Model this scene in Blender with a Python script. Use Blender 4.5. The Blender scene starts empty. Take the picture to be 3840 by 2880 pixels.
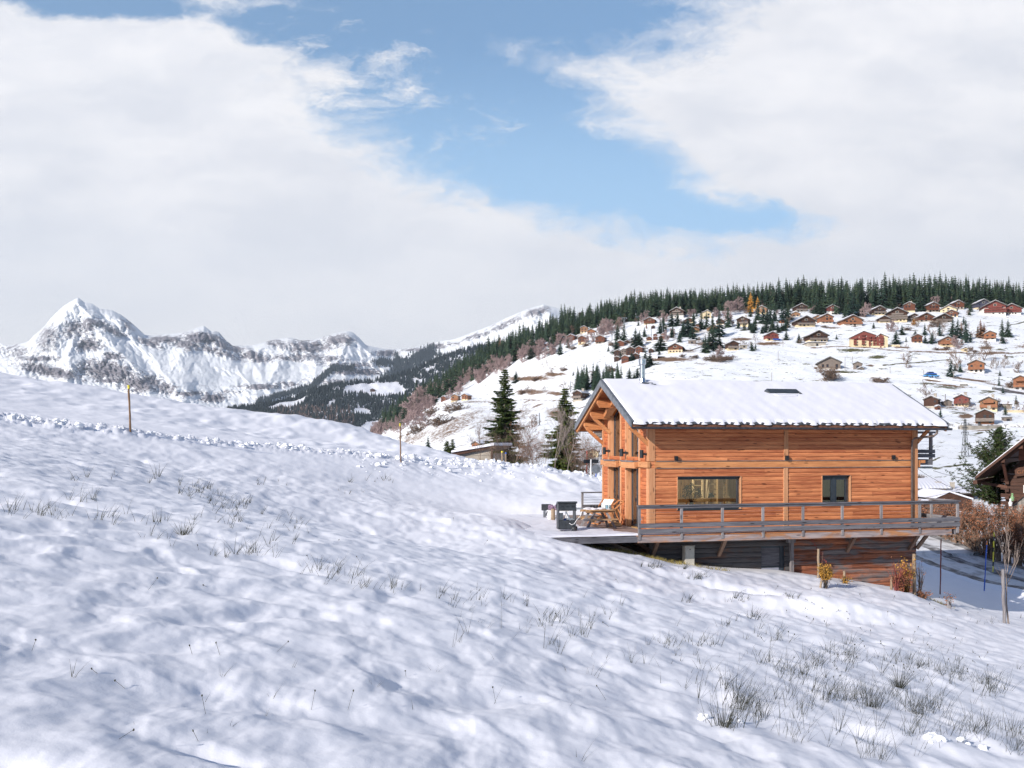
import bpy, math, random
import numpy as np
from mathutils import Vector, Matrix
rnd = random.Random(7)
R = math.radians
# ---------------------------------------------------------------- camera, world, sun, exposure
F = 3470.0; HX = 1920.0; HY = 1668.0           # photo measurements: focal length and horizon in photo pixels
scene = bpy.context.scene
cam_d = bpy.data.cameras.new('camera'); cam = bpy.data.objects.new('camera', cam_d)
scene.collection.objects.link(cam); scene.camera = cam
cam.location = (0, 0, 0); cam.rotation_euler = (R(90), 0, 0)
cam_d.sensor_width = 36; cam_d.lens = 36*F/3840; cam_d.shift_y = (HY-1440)/3840
cam_d.clip_start = .2; cam_d.clip_end = 60000
scene.view_settings.view_transform = 'Standard'; scene.view_settings.look = 'None'
scene.view_settings.gamma = 1; scene.view_settings.exposure = 0.2
SUN_AZ, SUN_EL = 44, 23.5                        # direction the light travels (degrees from +X towards +Y), elevation
sd = bpy.data.lights.new('sun', 'SUN'); sd.energy = 5.0; sd.angle = R(.55); sd.color = (1, .93, .84)
sun = bpy.data.objects.new('sun', sd); scene.collection.objects.link(sun)
tr = Vector((math.cos(R(SUN_AZ))*math.cos(R(SUN_EL)), math.sin(R(SUN_AZ))*math.cos(R(SUN_EL)), -math.sin(R(SUN_EL))))
sun.rotation_euler = tr.to_track_quat('-Z', 'Y').to_euler()

class NG:
    """small node-graph helper"""
    def __init__(s, nt): s.nt = nt
    def n(s, t, ins=None, out=0, **kw):
        nd = s.nt.nodes.new(t)
        for k, v in kw.items(): setattr(nd, k, v)
        for k, v in (ins or {}).items():
            sk = nd.inputs[k]
            if isinstance(v, bpy.types.NodeSocket): s.nt.links.new(v, sk)
            else: sk.default_value = v
        return nd.outputs[out] if out is not None else nd
    def m(s, op, a, b=None, c=None, clamp=False):
        ins = {0: a}
        if b is not None: ins[1] = b
        if c is not None: ins[2] = c
        return s.n('ShaderNodeMath', ins, operation=op, use_clamp=clamp)
    def mix(s, f, a, b, mode='MIX'):
        nd = s.nt.nodes.new('ShaderNodeMix'); nd.data_type = 'RGBA'; nd.blend_type = mode
        for i, v in ((0, f), (6, a), (7, b)):
            if isinstance(v, bpy.types.NodeSocket): s.nt.links.new(v, nd.inputs[i])
            elif i == 0: nd.inputs[i].default_value = v
            else: nd.inputs[i].default_value = tuple(v) + ((1,) if len(v) == 3 else ())
        return nd.outputs[2]
    def ss(s, v, lo, hi, a=0., b=1.):
        return s.n('ShaderNodeMapRange', {'Value': v, 'From Min': lo, 'From Max': hi, 'To Min': a, 'To Max': b}, interpolation_type='SMOOTHSTEP')
    def noise(s, vec, scale, detail=4, rough=.55, dist=0., dim='3D', out=0):
        return s.n('ShaderNodeTexNoise', {'Vector': vec, 'Scale': scale, 'Detail': detail, 'Roughness': rough, 'Distortion': dist}, out=out, noise_dimensions=dim)
    def mapv(s, vec, scale=(1, 1, 1), loc=(0, 0, 0), rot=(0, 0, 0)):
        return s.n('ShaderNodeMapping', {'Vector': vec, 'Scale': scale, 'Location': loc, 'Rotation': rot})

world = bpy.data.worlds.new("World"); scene.world = world; world.use_nodes = True
wn = world.node_tree; wn.nodes.clear(); g = NG(wn)
geo = g.n('ShaderNodeTexCoord', out=0)                       # direction
sx = g.n('ShaderNodeSeparateXYZ', {0: geo}, out=None)
DX, DY, DZ = sx.outputs
ya = g.m('MAXIMUM', g.m('ABSOLUTE', DY), .3)
pa = g.m('ADD', g.m('MULTIPLY', g.m('DIVIDE', DX, ya), 3.47), 1.92)     # azimuth / elevation tangents
pb = g.m('SUBTRACT', 1.668, g.m('MULTIPLY', g.m('DIVIDE', DZ, ya), 3.47))
pv = g.n('ShaderNodeCombineXYZ', {0: pa, 1: pb, 2: 0.})
warp = g.noise(g.mapv(pv, (.8, 1.5, 1)), 2.3, 10, .63, out=1)
wv = g.n('ShaderNodeVectorMath', {0: warp, 1: (.5, .5, .5)}, operation='SUBTRACT')
wv = g.n('ShaderNodeVectorMath', {0: wv, 1: (.46, .22, 0)}, operation='MULTIPLY')
pw = g.n('ShaderNodeVectorMath', {0: pv, 1: wv}, operation='ADD')
def ell(cx, cy, rx, ry, rot):
    c, s_ = math.cos(R(rot)), math.sin(R(rot))
    q = g.n('ShaderNodeVectorMath', {0: pw, 1: (-cx, -cy, 0)}, operation='ADD')
    q1 = g.n('ShaderNodeVectorMath', {0: q, 1: (c/rx, s_/rx, 0)}, out=1, operation='DOT_PRODUCT')
    q2 = g.n('ShaderNodeVectorMath', {0: q, 1: (-s_/ry, c/ry, 0)}, out=1, operation='DOT_PRODUCT')
    r = g.m('SQRT', g.m('ADD', g.m('MULTIPLY', q1, q1), g.m('MULTIPLY', q2, q2)))
    return g.m('SUBTRACT', 1., r)
fld = None
for e in ((1.78, -.02, .92, .27, 3), (1.72, .36, .62, .32, 20), (2.05, .60, .66, .21, 20), (2.48, .77, .54, .085, 8), (.35, .0, .5, .075, 4), (1.22, .13, .42, .12, 14)):
    v = ell(*e); fld = v if fld is None else g.m('MAXIMUM', fld, v)
fine = g.noise(g.mapv(pw, (1, 1.7, 1), rot=(0, 0, R(14))), 7., 8, .65)
blue = g.ss(g.m('ADD', fld, g.m('MULTIPLY', g.m('SUBTRACT', fine, .5), .95)), -.30, .34)
wis = g.noise(g.mapv(pw, (1., 2.6, 1), rot=(0, 0, R(10))), 3.4, 10, .68)
blue = g.m('MULTIPLY', blue, g.ss(g.m('ADD', wis, g.m('MULTIPLY', ell(1.28, .30, .5, .16, 8), .16)), .76, .50))
far = g.m('SUBTRACT', 1., g.ss(DY, -.05, .35))               # clear sky behind and far above
hi = g.m('MAXIMUM', far, g.ss(DZ, .5, .8))
blue = g.m('MAXIMUM', blue, hi)
sky = g.n('ShaderNodeTexSky', sky_type='NISHITA', sun_disc=False, sun_elevation=R(SUN_EL), sun_rotation=R(180+90-SUN_AZ), altitude=1200, air_density=1.0, dust_density=.4, ozone_density=2.0)
skyc = g.n('ShaderNodeVectorMath', {0: sky, 1: (.060, .097, .122)}, operation='MULTIPLY')
# whiten the blue towards the horizon as thin high cloud does
thin = g.ss(pb, .1, .9, .28, .78)
skyc = g.mix(hi, skyc, g.n('ShaderNodeVectorMath', {0: sky, 1: (.098, .103, .115)}, operation='MULTIPLY'))
veil = g.mix(g.m('MULTIPLY', thin, g.m('SUBTRACT', 1., hi)), skyc, (.44, .70, .97))
c1 = g.noise(g.mapv(pw, (1, 2.6, 1), rot=(0, 0, R(-8))), 1.7, 6, .55)
cl = g.mix(g.ss(c1, .30, .70), (.76, .775, .83), (.94, .93, .95))
cl = g.mix(g.ss(pb, .6, 1.2, 0., .65), cl, (.855, .865, .905))
cl = g.mix(g.ss(fld, -.45, -.05, 0., .45), cl, (.92, .90, .90))
fin = g.mix(blue, cl, veil)
bg = g.n('ShaderNodeBackground', {'Color': fin, 'Strength': 1.0})
wn.links.new(bg, wn.nodes.new('ShaderNodeOutputWorld').inputs[0])

# ---------------------------------------------------------------- helpers
col = scene.collection
def P(px, py, d): return Vector(((px-HX)/F*d, d, (HY-py)/F*d))
def link(o, parent=None):
    col.objects.link(o)
    if parent is not None: o.parent = parent
    return o
def tag(o, label=None, cat=None, group=None, kind=None):
    for k, v in (('label', label), ('category', cat), ('group', group), ('kind', kind)):
        if v: o[k] = v
    return o
def thing(name, label, cat, loc=(0, 0, 0), rz=0, group=None):
    o = bpy.data.objects.new(name, None); link(o); o.empty_display_size = .3
    o.location = loc; o.rotation_euler = (0, 0, rz)
    return tag(o, label, cat, group)
class MB:
    def __init__(s): s.v = []; s.f = []; s.mi = []; s.cur = 0
    def add(s, vs, fs):
        b = len(s.v); s.v.extend([tuple(p) for p in vs]); s.f.extend([tuple(b+i for i in f) for f in fs]); s.mi.extend([s.cur]*len(fs)); return s
    def box(s, x0, x1, y0, y1, z0, z1):
        if x0 > x1: x0, x1 = x1, x0
        if y0 > y1: y0, y1 = y1, y0
        if z0 > z1: z0, z1 = z1, z0
        return s.add([(x0,y0,z0),(x1,y0,z0),(x1,y1,z0),(x0,y1,z0),(x0,y0,z1),(x1,y0,z1),(x1,y1,z1),(x0,y1,z1)],
                     [(0,3,2,1),(4,5,6,7),(0,1,5,4),(1,2,6,5),(2,3,7,6),(3,0,4,7)])
    def beam(s, a, b, w, h, up=(0, 0, 1)):
        a = Vector(a); b = Vector(b); d = (b-a).normalized(); u = Vector(up)
        sd_ = d.cross(u); sd_ = sd_.normalized() if sd_.length > 1e-5 else Vector((1, 0, 0)); u2 = sd_.cross(d)
        vs = [p+sd_*(i*w/2)+u2*(j*h/2) for p in (a, b) for i, j in ((-1,-1),(1,-1),(1,1),(-1,1))]
        return s.add(vs, [(0,1,2,3),(7,6,5,4),(0,4,5,1),(1,5,6,2),(2,6,7,3),(3,7,4,0)])
    def tube(s, pts, rad, n=6, cap=True):
        pts = [Vector(p) for p in pts]
        if not hasattr(rad, '__len__'): rad = [rad]*len(pts)
        vs = []; fs = []; ref = Vector((.13, .21, .97))
        for i, p in enumerate(pts):
            d = (pts[min(i+1, len(pts)-1)]-pts[max(i-1, 0)]).normalized()
            a = d.cross(ref)
            if a.length < .1: a = d.cross(Vector((1, 0, 0)))
            a.normalize(); b = d.cross(a)
            vs += [p+(a*math.cos(k*2*math.pi/n)+b*math.sin(k*2*math.pi/n))*rad[i] for k in range(n)]
        for i in range(len(pts)-1):
            for k in range(n):
                fs.append((i*n+k, i*n+(k+1) % n, (i+1)*n+(k+1) % n, (i+1)*n+k))
        if cap: fs += [tuple(range(n-1, -1, -1)), tuple((len(pts)-1)*n+k for k in range(n))]
        return s.add(vs, fs)
    def prism(s, poly, off):
        """poly: list of 3D points, extruded by vector off"""
        n = len(poly); off = Vector(off); vs = [Vector(p) for p in poly]; vs += [p+off for p in vs]
        return s.add(vs, [tuple(range(n-1, -1, -1)), tuple(range(n, 2*n))]+[(i, (i+1) % n, n+(i+1) % n, n+i) for i in range(n)])
    def sphere(s, c, r, seed=0, jit=.15, sq=(1, 1, 1), n=6, m=5):
        q = random.Random(seed); c = Vector(c); vs = [c+Vector((0, 0, -r*sq[2]))]; fs = []
        for j in range(1, m):
            t = math.pi*j/m
            for i in range(n):
                a = 2*math.pi*i/n; k = r*(1+q.uniform(-jit, jit))
                vs.append(c+Vector((math.sin(t)*math.cos(a)*k*sq[0], math.sin(t)*math.sin(a)*k*sq[1], -math.cos(t)*k*sq[2])))
        vs.append(c+Vector((0, 0, r*sq[2]))); L = len(vs)-1
        for i in range(n):
            fs.append((0, 1+(i+1) % n, 1+i)); fs.append((L, L-n+i, L-n+(i+1) % n))
            for j in range(m-2): fs.append((1+j*n+i, 1+j*n+(i+1) % n, 1+(j+1)*n+(i+1) % n, 1+(j+1)*n+i))
        return s.add(vs, fs)
    def mesh(s, name, mats, smooth=False):
        me = bpy.data.meshes.new(name); me.from_pydata(s.v, [], s.f)
        for m_ in (mats if isinstance(mats, (list, tuple)) else [mats]): me.materials.append(m_)
        if any(s.mi): me.polygons.foreach_set('material_index', s.mi)
        if smooth: me.polygons.foreach_set('use_smooth', [True]*len(s.f))
        me.update(); return me
    def build(s, name, mats, parent=None, smooth=False, bevel=0):
        o = bpy.data.objects.new(name, s.mesh(name, mats, smooth)); link(o, parent)
        if bevel:
            b = o.modifiers.new('bevel', 'BEVEL'); b.width = bevel; b.segments = 1
        return o
def bx(*a): return MB().box(*a)
def grid_mesh(name, X, Y, Z, mat_, attrs=None, smooth=True, parent=None):
    """X,Y,Z arrays of shape (rows, cols)"""
    r, c = X.shape; me = bpy.data.meshes.new(name)
    me.vertices.add(r*c); me.vertices.foreach_set('co', np.stack([X, Y, Z], -1).astype(np.float32).ravel())
    i = np.arange((r-1)*c).reshape(r-1, c)[:, :-1].ravel()
    q = np.stack([i, i+1, i+c+1, i+c], -1); nf = len(q)
    me.loops.add(nf*4); me.loops.foreach_set('vertex_index', q.astype(np.int32).ravel())
    me.polygons.add(nf); me.polygons.foreach_set('loop_start', np.arange(nf, dtype=np.int32)*4)
    me.polygons.foreach_set('loop_total', np.full(nf, 4, np.int32))
    me.update(calc_edges=True); me.validate()
    if smooth: me.polygons.foreach_set('use_smooth', np.ones(len(me.polygons), bool))
    for k, a in (attrs or {}).items():
        at = me.attributes.new(k, 'FLOAT', 'POINT'); at.data.foreach_set('value', a.astype(np.float32).ravel())
    me.materials.append(mat_); o = bpy.data.objects.new(name, me); link(o, parent); return o
def _h(ix, iy, s):
    n = (ix*374761393+iy*668265263+s*1442695041) & 0xffffffff
    n = ((n ^ (n >> 13))*1274126177) & 0xffffffff
    return (n ^ (n >> 16)) & 0xffffffff
def pn(x, y, s=0):
    """2D gradient noise, -1..1"""
    x = np.asarray(x, float); y = np.asarray(y, float)
    xi = np.floor(x).astype(np.int64); yi = np.floor(y).astype(np.int64); xf = x-xi; yf = y-yi
    u = xf*xf*xf*(xf*(xf*6-15)+10); v = yf*yf*yf*(yf*(yf*6-15)+10)
    def gr(dx, dy):
        a = _h(xi+dx, yi+dy, s)/4294967295.*2*np.pi
        return np.cos(a)*(xf-dx)+np.sin(a)*(yf-dy)
    return 1.5*((gr(0,0)*(1-u)+gr(1,0)*u)*(1-v)+(gr(0,1)*(1-u)+gr(1,1)*u)*v)
def fbm(x, y, o=4, s=0, g_=.5):
    t = 0; a = 1; n = 0
    for i in range(o):
        t = t+a*pn(x*2**i+17.3*i, y*2**i-9.1*i, s+i); n += a; a *= g_
    return t/n*1.4
def ridged(x, y, o=4, s=0):
    t = 0; a = 1; n = 0
    for i in range(o):
        t = t+a*(1-np.abs(pn(x*2**i+5*i, y*2**i, s+i))*2); n += a; a *= .5
    return t/n
class TPS:
    def __init__(s, xy, z, lam=1e-6):
        xy = np.array(xy, float); z = np.array(z, float); s.m = xy.mean(0); s.sc = xy.std(0).mean(); q = (xy-s.m)/s.sc; s.q = q
        n = len(q); K = s._k(q, q)+np.eye(n)*lam; Pm = np.hstack([np.ones((n, 1)), q])
        A = np.block([[K, Pm], [Pm.T, np.zeros((3, 3))]]); s.w = np.linalg.solve(A, np.concatenate([z, np.zeros(3)]))
    def _k(s, a, b):
        r2 = ((a[:, None]-b[None])**2).sum(-1); return np.where(r2 > 1e-12, r2*np.log(np.maximum(r2, 1e-12)), 0)*.5
    def __call__(s, x, y):
        x = np.asarray(x, float); sh = x.shape; q = (np.stack([x.ravel(), np.asarray(y, float).ravel()], -1)-s.m)/s.sc
        out = np.empty(len(q))
        for i in range(0, len(q), 20000):
            c = q[i:i+20000]; out[i:i+20000] = s._k(c, s.q)@s.w[:-3]+s.w[-3]+c@s.w[-2:]
        return out.reshape(sh)

# ---------------------------------------------------------------- materials
def new_mat(name):
    m = bpy.data.materials.new(name); m.use_nodes = True; nt = m.node_tree; nt.nodes.clear()
    out = nt.nodes.new('ShaderNodeOutputMaterial'); b = nt.nodes.new('ShaderNodeBsdfPrincipled'); nt.links.new(b.outputs[0], out.inputs[0])
    return m, NG(nt), b
def setb(g_, b, **kw):
    for k, v in kw.items():
        k = {'base': 'Base Color', 'rough': 'Roughness', 'metal': 'Metallic', 'normal': 'Normal', 'spec': 'Specular IOR Level', 'sss': 'Subsurface Weight', 'alpha': 'Alpha', 'trans': 'Transmission Weight'}[k]
        if isinstance(v, bpy.types.NodeSocket): g_.nt.links.new(v, b.inputs[k])
        else: b.inputs[k].default_value = (tuple(v)+(1,)) if isinstance(v, tuple) and len(v) == 3 else v
def bump(g_, h, strength=.3, dist=.02): return g_.n('ShaderNodeBump', {'Height': h, 'Strength': strength, 'Distance': dist})
def oc(g_): return g_.n('ShaderNodeTexCoord', out=3)
def wp(g_): return g_.n('ShaderNodeNewGeometry', out=0)
def plain(name, c, rough=.6, metal=0, var=.25, scale=6, bmp=.15):
    """painted / plain surface with blotchy variation and fine bump"""
    m, g_, b = new_mat(name); v = oc(g_); n = g_.noise(v, scale, 5, .6)
    lo = tuple(x*(1-var) for x in c); hi_ = tuple(min(1, x*(1+var)) for x in c)
    setb(g_, b, base=g_.mix(g_.ss(n, .3, .7), lo, hi_), rough=rough, metal=metal, normal=bump(g_, g_.noise(v, scale*12, 3), bmp, .01)); return m
def snow_mat(name, rough_scale=45., grain=.35, dist=.012, tint=(.845, .85, .905), dirt=False):
    m, g_, b = new_mat(name); p = wp(g_)
    n1 = g_.noise(p, 1.3, 5, .6); n2 = g_.noise(p, rough_scale, 4, .7); n3 = g_.noise(p, 9., 4, .6)
    base = g_.mix(g_.ss(n1, .3, .7), tuple(x*.965 for x in tint), tint)
    h = g_.m('ADD', g_.m('MULTIPLY', n3, .9), g_.m('MULTIPLY', n2, .35))
    setb(g_, b, base=base, rough=.62, spec=.35, normal=bump(g_, h, grain, dist)); return m
M = {}
M['snow'] = snow_mat('snow_field')
M['roof_snow'] = snow_mat('roof_snow', 30, .2, .01, (.735, .735, .80))
M['clump'] = snow_mat('clump_snow', 14, .8, .05, (.86, .875, .91))
def wood(name, base, dark, axis='x', pitch=0., grain=14., knots=True, grey=None, greyamt=0., rough=.68, blot=.8, board=3.4, edge=None):
    """board / beam timber: grain runs along `axis` of the object's own coordinates"""
    m, g_, b = new_mat(name); v = oc(g_)
    rot = {'x': v, 'y': g_.mapv(v, rot=(0, 0, R(90))), 'z': g_.mapv(v, rot=(0, R(90), 0))}[axis]
    s_ = g_.n('ShaderNodeSeparateXYZ', {0: rot}, out=None)
    if pitch:
        row = g_.m('FLOOR', g_.m('DIVIDE', s_.outputs[2], pitch))
        r1 = g_.n('ShaderNodeTexWhiteNoise', {'W': row}, out=0, noise_dimensions='1D')
        seg = g_.m('FLOOR', g_.m('ADD', g_.m('DIVIDE', s_.outputs[0], board), g_.m('MULTIPLY', r1, 7.)))
        rr = g_.n('ShaderNodeTexWhiteNoise', {'Vector': g_.n('ShaderNodeCombineXYZ', {0: row, 1: seg, 2: 0.})}, out=0, noise_dimensions='3D')
    else: rr = g_.n('ShaderNodeObjectInfo', out=None).outputs['Random']
    off = g_.n('ShaderNodeCombineXYZ', {0: g_.m('MULTIPLY', rr, 31.), 1: 0., 2: g_.m('MULTIPLY', rr, 13.)})
    q = g_.n('ShaderNodeVectorMath', {0: rot, 1: off}, operation='ADD')
    gr = g_.noise(g_.mapv(q, (.8, grain*.7, grain)), 1.6, 7, .7, .5)
    bl = g_.noise(g_.mapv(rot, (.35, .8, 1.4)), 1.3, 4, .6)
    f1 = g_.m('ADD', g_.m('MULTIPLY', g_.ss(gr, .38, .62), .6), g_.m('MULTIPLY', rr, .5))
    c = g_.mix(f1, dark, base)
    c = g_.mix(g_.ss(bl, .34, .7, 0., blot*.55), c, tuple(x*y for x, y in zip(dark, (.8, .72, .7))))
    if pitch: c = g_.mix(g_.ss(g_.noise(g_.mapv(q, (.5, 1, 30)), 1.2, 3, .6), .56, .68, 0., .7), c, tuple(x*.55 for x in dark))
    if knots:
        vo = g_.n('ShaderNodeTexVoronoi', {'Vector': g_.mapv(q, (1.5, 3, 6.4)), 'Scale': 1.0, 'Randomness': 1.}, out=0)
        c = g_.mix(g_.ss(vo, .20, .09, 0., .85), c, tuple(x*.35 for x in dark))
    if grey:
        gm = g_.noise(g_.mapv(rot, (.55, 1, 2.6)), 1.1, 5, .62, .7)
        c = g_.mix(g_.ss(gm, .62-greyamt*.35, .5-greyamt*.35) if greyamt < 0 else g_.ss(gm, .38+.3*(1-greyamt)-.12, .38+.3*(1-greyamt)+.06), c, g_.mix(g_.ss(gr, .3, .7), tuple(x*.55 for x in grey), grey))
    if edge: c = g_.mix(edge_mask(g_, v, edge), c, tuple(x*.4 for x in dark))
    setb(g_, b, base=c, rough=rough, spec=.3, normal=bump(g_, gr, .35, .006)); return m
LAR = ((.70, .280, .120), (.33, .094, .040))
M['siding'] = wood('larch_siding', *LAR, axis='x', pitch=.158)
M['siding_g'] = wood('larch_siding_gable', (.62, .21, .08), (.30, .08, .032), axis='y', pitch=.158, board=2.2)
M['beam_x'] = wood('larch_beam', (.62, .28, .115), (.34, .12, .045), 'x', blot=.5)
M['beam_y'] = wood('larch_beam_cross', (.58, .285, .13), (.38, .155, .065), 'y', blot=.3)
M['beam_z'] = wood('larch_post', (.60, .315, .17), (.42, .185, .085), 'z', blot=.3)
M['soffit'] = wood('larch_soffit', (.52, .21, .085), (.33, .11, .04), 'x', pitch=.13)
M['grey_x'] = wood('weathered_rail', (.19, .187, .205), (.06, .058, .068), 'x', blot=.5)
M['grey_y'] = wood('weathered_rail_cross', (.235, .23, .25), (.09, .088, .10), 'y', blot=.5)
M['grey_z'] = wood('weathered_post', (.30, .28, .285), (.12, .11, .115), 'z', blot=.4)
M['fascia'] = wood('weathered_fascia', (.50, .42, .40), (.20, .17, .175), 'x', blot=.7, grey=(.47, .22, .10), greyamt=.42)
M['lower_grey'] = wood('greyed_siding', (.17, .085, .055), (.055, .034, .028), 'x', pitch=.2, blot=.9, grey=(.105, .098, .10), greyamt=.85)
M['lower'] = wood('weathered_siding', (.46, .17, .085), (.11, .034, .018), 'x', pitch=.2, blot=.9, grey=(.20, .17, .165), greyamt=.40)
M['lower_y'] = wood('weathered_siding_cross', (.30, .12, .06), (.1, .035, .02), 'y', pitch=.2, blot=1., grey=(.2, .18, .18), greyamt=.7)
M['oldwood'] = wood('old_chalet_wood', (.10, .042, .025), (.035, .015, .01), 'x', pitch=.24, blot=.6)
M['oldwood_y'] = wood('old_chalet_beam', (.13, .055, .035), (.045, .02, .013), 'y', blot=.6)
M['pale'] = wood('interior_pine', (.56, .34, .15), (.36, .20, .08), 'z', pitch=.14, blot=.2)
M['pale_b'] = wood('interior_beam', (.74, .55, .30), (.58, .38, .19), 'x', blot=.2)
M['stake'] = wood('peeled_stake', (.38, .29, .20), (.20, .145, .10), 'z', blot=.5)
M['teak'] = wood('garden_furniture', (.50, .32, .17), (.28, .15, .075), 'x', blot=.4, knots=False)
M['deck'] = wood('deck_boards', (.33, .25, .22), (.16, .12, .11), 'x', pitch=.001, blot=.5, knots=False) if 0 else wood('deck_boards', (.33, .25, .22), (.16, .12, .11), 'x', blot=.5, knots=False)
M['zinc'] = plain('zinc_bargeboard', (.235, .25, .27), .42, .7, .3, 5, .1)
M['gutter'] = plain('dark_gutter', (.085, .088, .10), .35, .75, .35, 8, .1)
M['tile'] = plain('slate_tile', (.06, .068, .08), .5, 0, .4, 9, .3)
M['frame'] = plain('anthracite_frame', (.035, .045, .058), .38, .2, .2, 6, .05)
M['black'] = plain('black_metal', (.022, .025, .03), .42, .4, .3, 8, .1)
M['steel'] = plain('brushed_steel', (.55, .56, .58), .22, 1., .15, 14, .1)
M['grill'] = plain('painted_steel', (.055, .06, .066), .4, .5, .3, 5, .1)
M['cream'] = plain('aged_enamel', (.46, .43, .37), .5, 0, .15, 5, .1)
M['concrete'] = plain('concrete', (.30, .285, .26), .85, 0, .3, 3, .4)
M['asphalt'] = plain('wet_asphalt', (.06, .06, .066), .5, 0, .45, 1.5, .3)
M['red'] = plain('red_paint', (.55, .05, .03), .5, 0, .2)
M['blue'] = plain('blue_paint', (.03, .10, .45), .5, 0, .2)
M['yellow'] = plain('yellow_paint', (.72, .62, .04), .5, 0, .15)
M['orange'] = plain('orange_paint', (.8, .25, .03), .5, 0, .15)
M['white'] = plain('white_paint', (.72, .72, .72), .5, 0, .1)
M['stone'] = plain('stone', (.24, .22, .20), .85, 0, .5, 4, .7)
M['bark'] = plain('bark', (.10, .075, .058), .9, 0, .4, 6, .6)
M['palebark'] = plain('pale_bark', (.25, .20, .175), .85, 0, .3, 6, .4)
M['twig'] = plain('twigs', (.17, .115, .085), .9, 0, .35, 1.3, .2)
M['pinktwig'] = plain('reddish_twigs', (.34, .25, .245), .9, 0, .3, .12, .2)
M['deadneedle'] = plain('russet_needles', (.22, .11, .06), .9, 0, .3, .5, .2)
M['larchgold'] = plain('golden_needles', (.62, .30, .05), .9, 0, .25, .5, .2)
M['brownleaf'] = plain('dry_beech_leaves', (.29, .115, .055), .8, 0, .5, 1.6, .2)
M['gold'] = plain('golden_leaves', (.36, .19, .03), .8, 0, .5, 7, .2)
M['redleaf'] = plain('red_leaves', (.20, .045, .035), .8, 0, .4, 9, .2)
M['bandpole'] = wood('weathered_brown_pole', (.26, .15, .08), (.10, .055, .035), 'z')
M['rush'] = plain('rush_blades', (.050, .050, .032), .8, 0, .45, 2.5, .1)
M['drygrass'] = plain('dry_grass', (.30, .235, .07), .85, 0, .5, 3, .1)
M['fabric'] = plain('patterned_fabric', (.55, .60, .60), .85, 0, .45, 16, .1)
M['purple'] = plain('mauve_cloth', (.20, .13, .20), .85, 0, .4, 9, .2)
def foliage(name, dark, light, scale, sheen=.75):
    m, g_, b = new_mat(name); ob = g_.n('ShaderNodeObjectInfo', out=None)
    n = g_.noise(oc(g_), scale, 4, .65); r_ = ob.outputs['Random']
    c = g_.mix(g_.ss(n, .32, .68), dark, light)
    c = g_.mix(g_.m('MULTIPLY', r_, .5), c, (dark[0]*.8, dark[1]*1.05, dark[2]*1.5))
    setb(g_, b, base=c, rough=sheen, spec=.2); return m
M['needle'] = foliage('spruce_needles', (.018, .038, .014), (.135, .16, .034), 1.6)
M['needle_far'] = foliage('distant_spruce_needles', (.018, .040, .032), (.075, .105, .046), .35)
M['pine'] = foliage('pine_needles', (.016, .034, .012), (.085, .11, .03), 2.2)
def glass_mat(name, tint=(.9, .95, .97), refl=.12):
    m, g_, b = new_mat(name); nt = g_.nt
    t = g_.n('ShaderNodeBsdfTransparent', {'Color': tint+(1,)}); gl = g_.n('ShaderNodeBsdfGlossy', {'Color': (1, 1, 1, 1), 'Roughness': .015})
    fr = g_.n('ShaderNodeFresnel', {'IOR': 1.5}); f = g_.m('MINIMUM', g_.m('ADD', g_.m('MULTIPLY', fr, 1.6), refl*.3), 1.)
    mx = g_.n('ShaderNodeMixShader', {0: f, 1: t, 2: gl}); nt.links.new(mx, nt.nodes['Material Output'].inputs[0]); return m
M['glass'] = glass_mat('window_glass')
M['darkglass'] = plain('dark_pane', (.018, .022, .028), .08, 0, .3, 2, 0)
# ================================================================ TERRAIN
# ---- house frame (needed to fit the ground to it)
TH = math.atan(.234); U = Vector((math.cos(TH), math.sin(TH), 0)); V = Vector((-math.sin(TH), math.cos(TH), 0)); O = Vector((5.245, 35.34, 0))
def H(u, v, z=0): return O+U*u+V*v+Vector((0, 0, z))
L_, W_, DECK = 11.64, 5.44, -3.30
# ---- foreground: world-space control points from photo measurements (px, py, distance)
cp = []
for y in (-8, 0, 6, 12, 20):
    for x in (-26, -15, -6, 0, 6, 13, 22): cp.append((x, y, -1.8-.2*x-.04*y))
def add(px, py, d): p = P(px, py, d); cp.append((p.x, p.y, p.z))
for a in ((0,1575,36),(237,1600,38),(490,1624,40),(700,1650,42.5),(1017,1680,46),(1356,1709,50),(1500,1726,52),(1700,1742,55),(1853,1742,57),(1980,1757,58),(2106,1770,58),(2258,1803,57),(2420,1840,56),
          (0,1640,31),(237,1670,32),(490,1722,34.5),(1000,1765,39),(1500,1835,44),(1750,1870,45),(2000,1850,49),(2000,1900,44.5),(2250,1862,49.5),(2250,1905,45),
          (490,1765,28),(1000,1830,34),(1500,1890,38),(1750,1925,39.5),(1900,1945,40),
          (0,1500,48),(490,1562,52),(900,1612,58),(1300,1660,61),
          (0,1402,65),(226,1435,66),(452,1470,68),(678,1509,70),(904,1540,72),(1096,1561,74),(1292,1593,75),(1429,1635,73),(1566,1674,68),(1711,1709,64),(1774,1726,62),
          (2300,2070,33.4),(2404,2080,33.6),(2534,2121,34),(2604,2126,34.3),(2711,2139,34.6),(2885,2148,35.2),(2996,2153,35.5),(3073,2165,35.7),(3171,2183,36),(3339,2200,36.4),(3415,2232,36.6),
          (3465,2238,36),(3532,2268,35.5),(3704,2318,33),(3840,2352,32.5),(4200,2440,32),
          (3600,2262,42),(3500,2190,48),(3650,2205,48),(3840,2265,45),(3480,2080,56),(3700,2145,52.5),(3840,2188,49),(4200,2240,48),(3480,2048,60),(3840,2165,53),(4200,2210,52),(3600,2000,75),(3840,1995,80),(3500,1945,110),(3840,1955,110),
          (2055,2024,32.4),(2149,2036,32.8),(2000,1992,34),(1985,1965,37),(1960,1950,39.5),(1800,1990,33),(2000,2120,25),(2500,2300,24),(1500,2060,28),(1300,1980,30)): add(*a)
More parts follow.
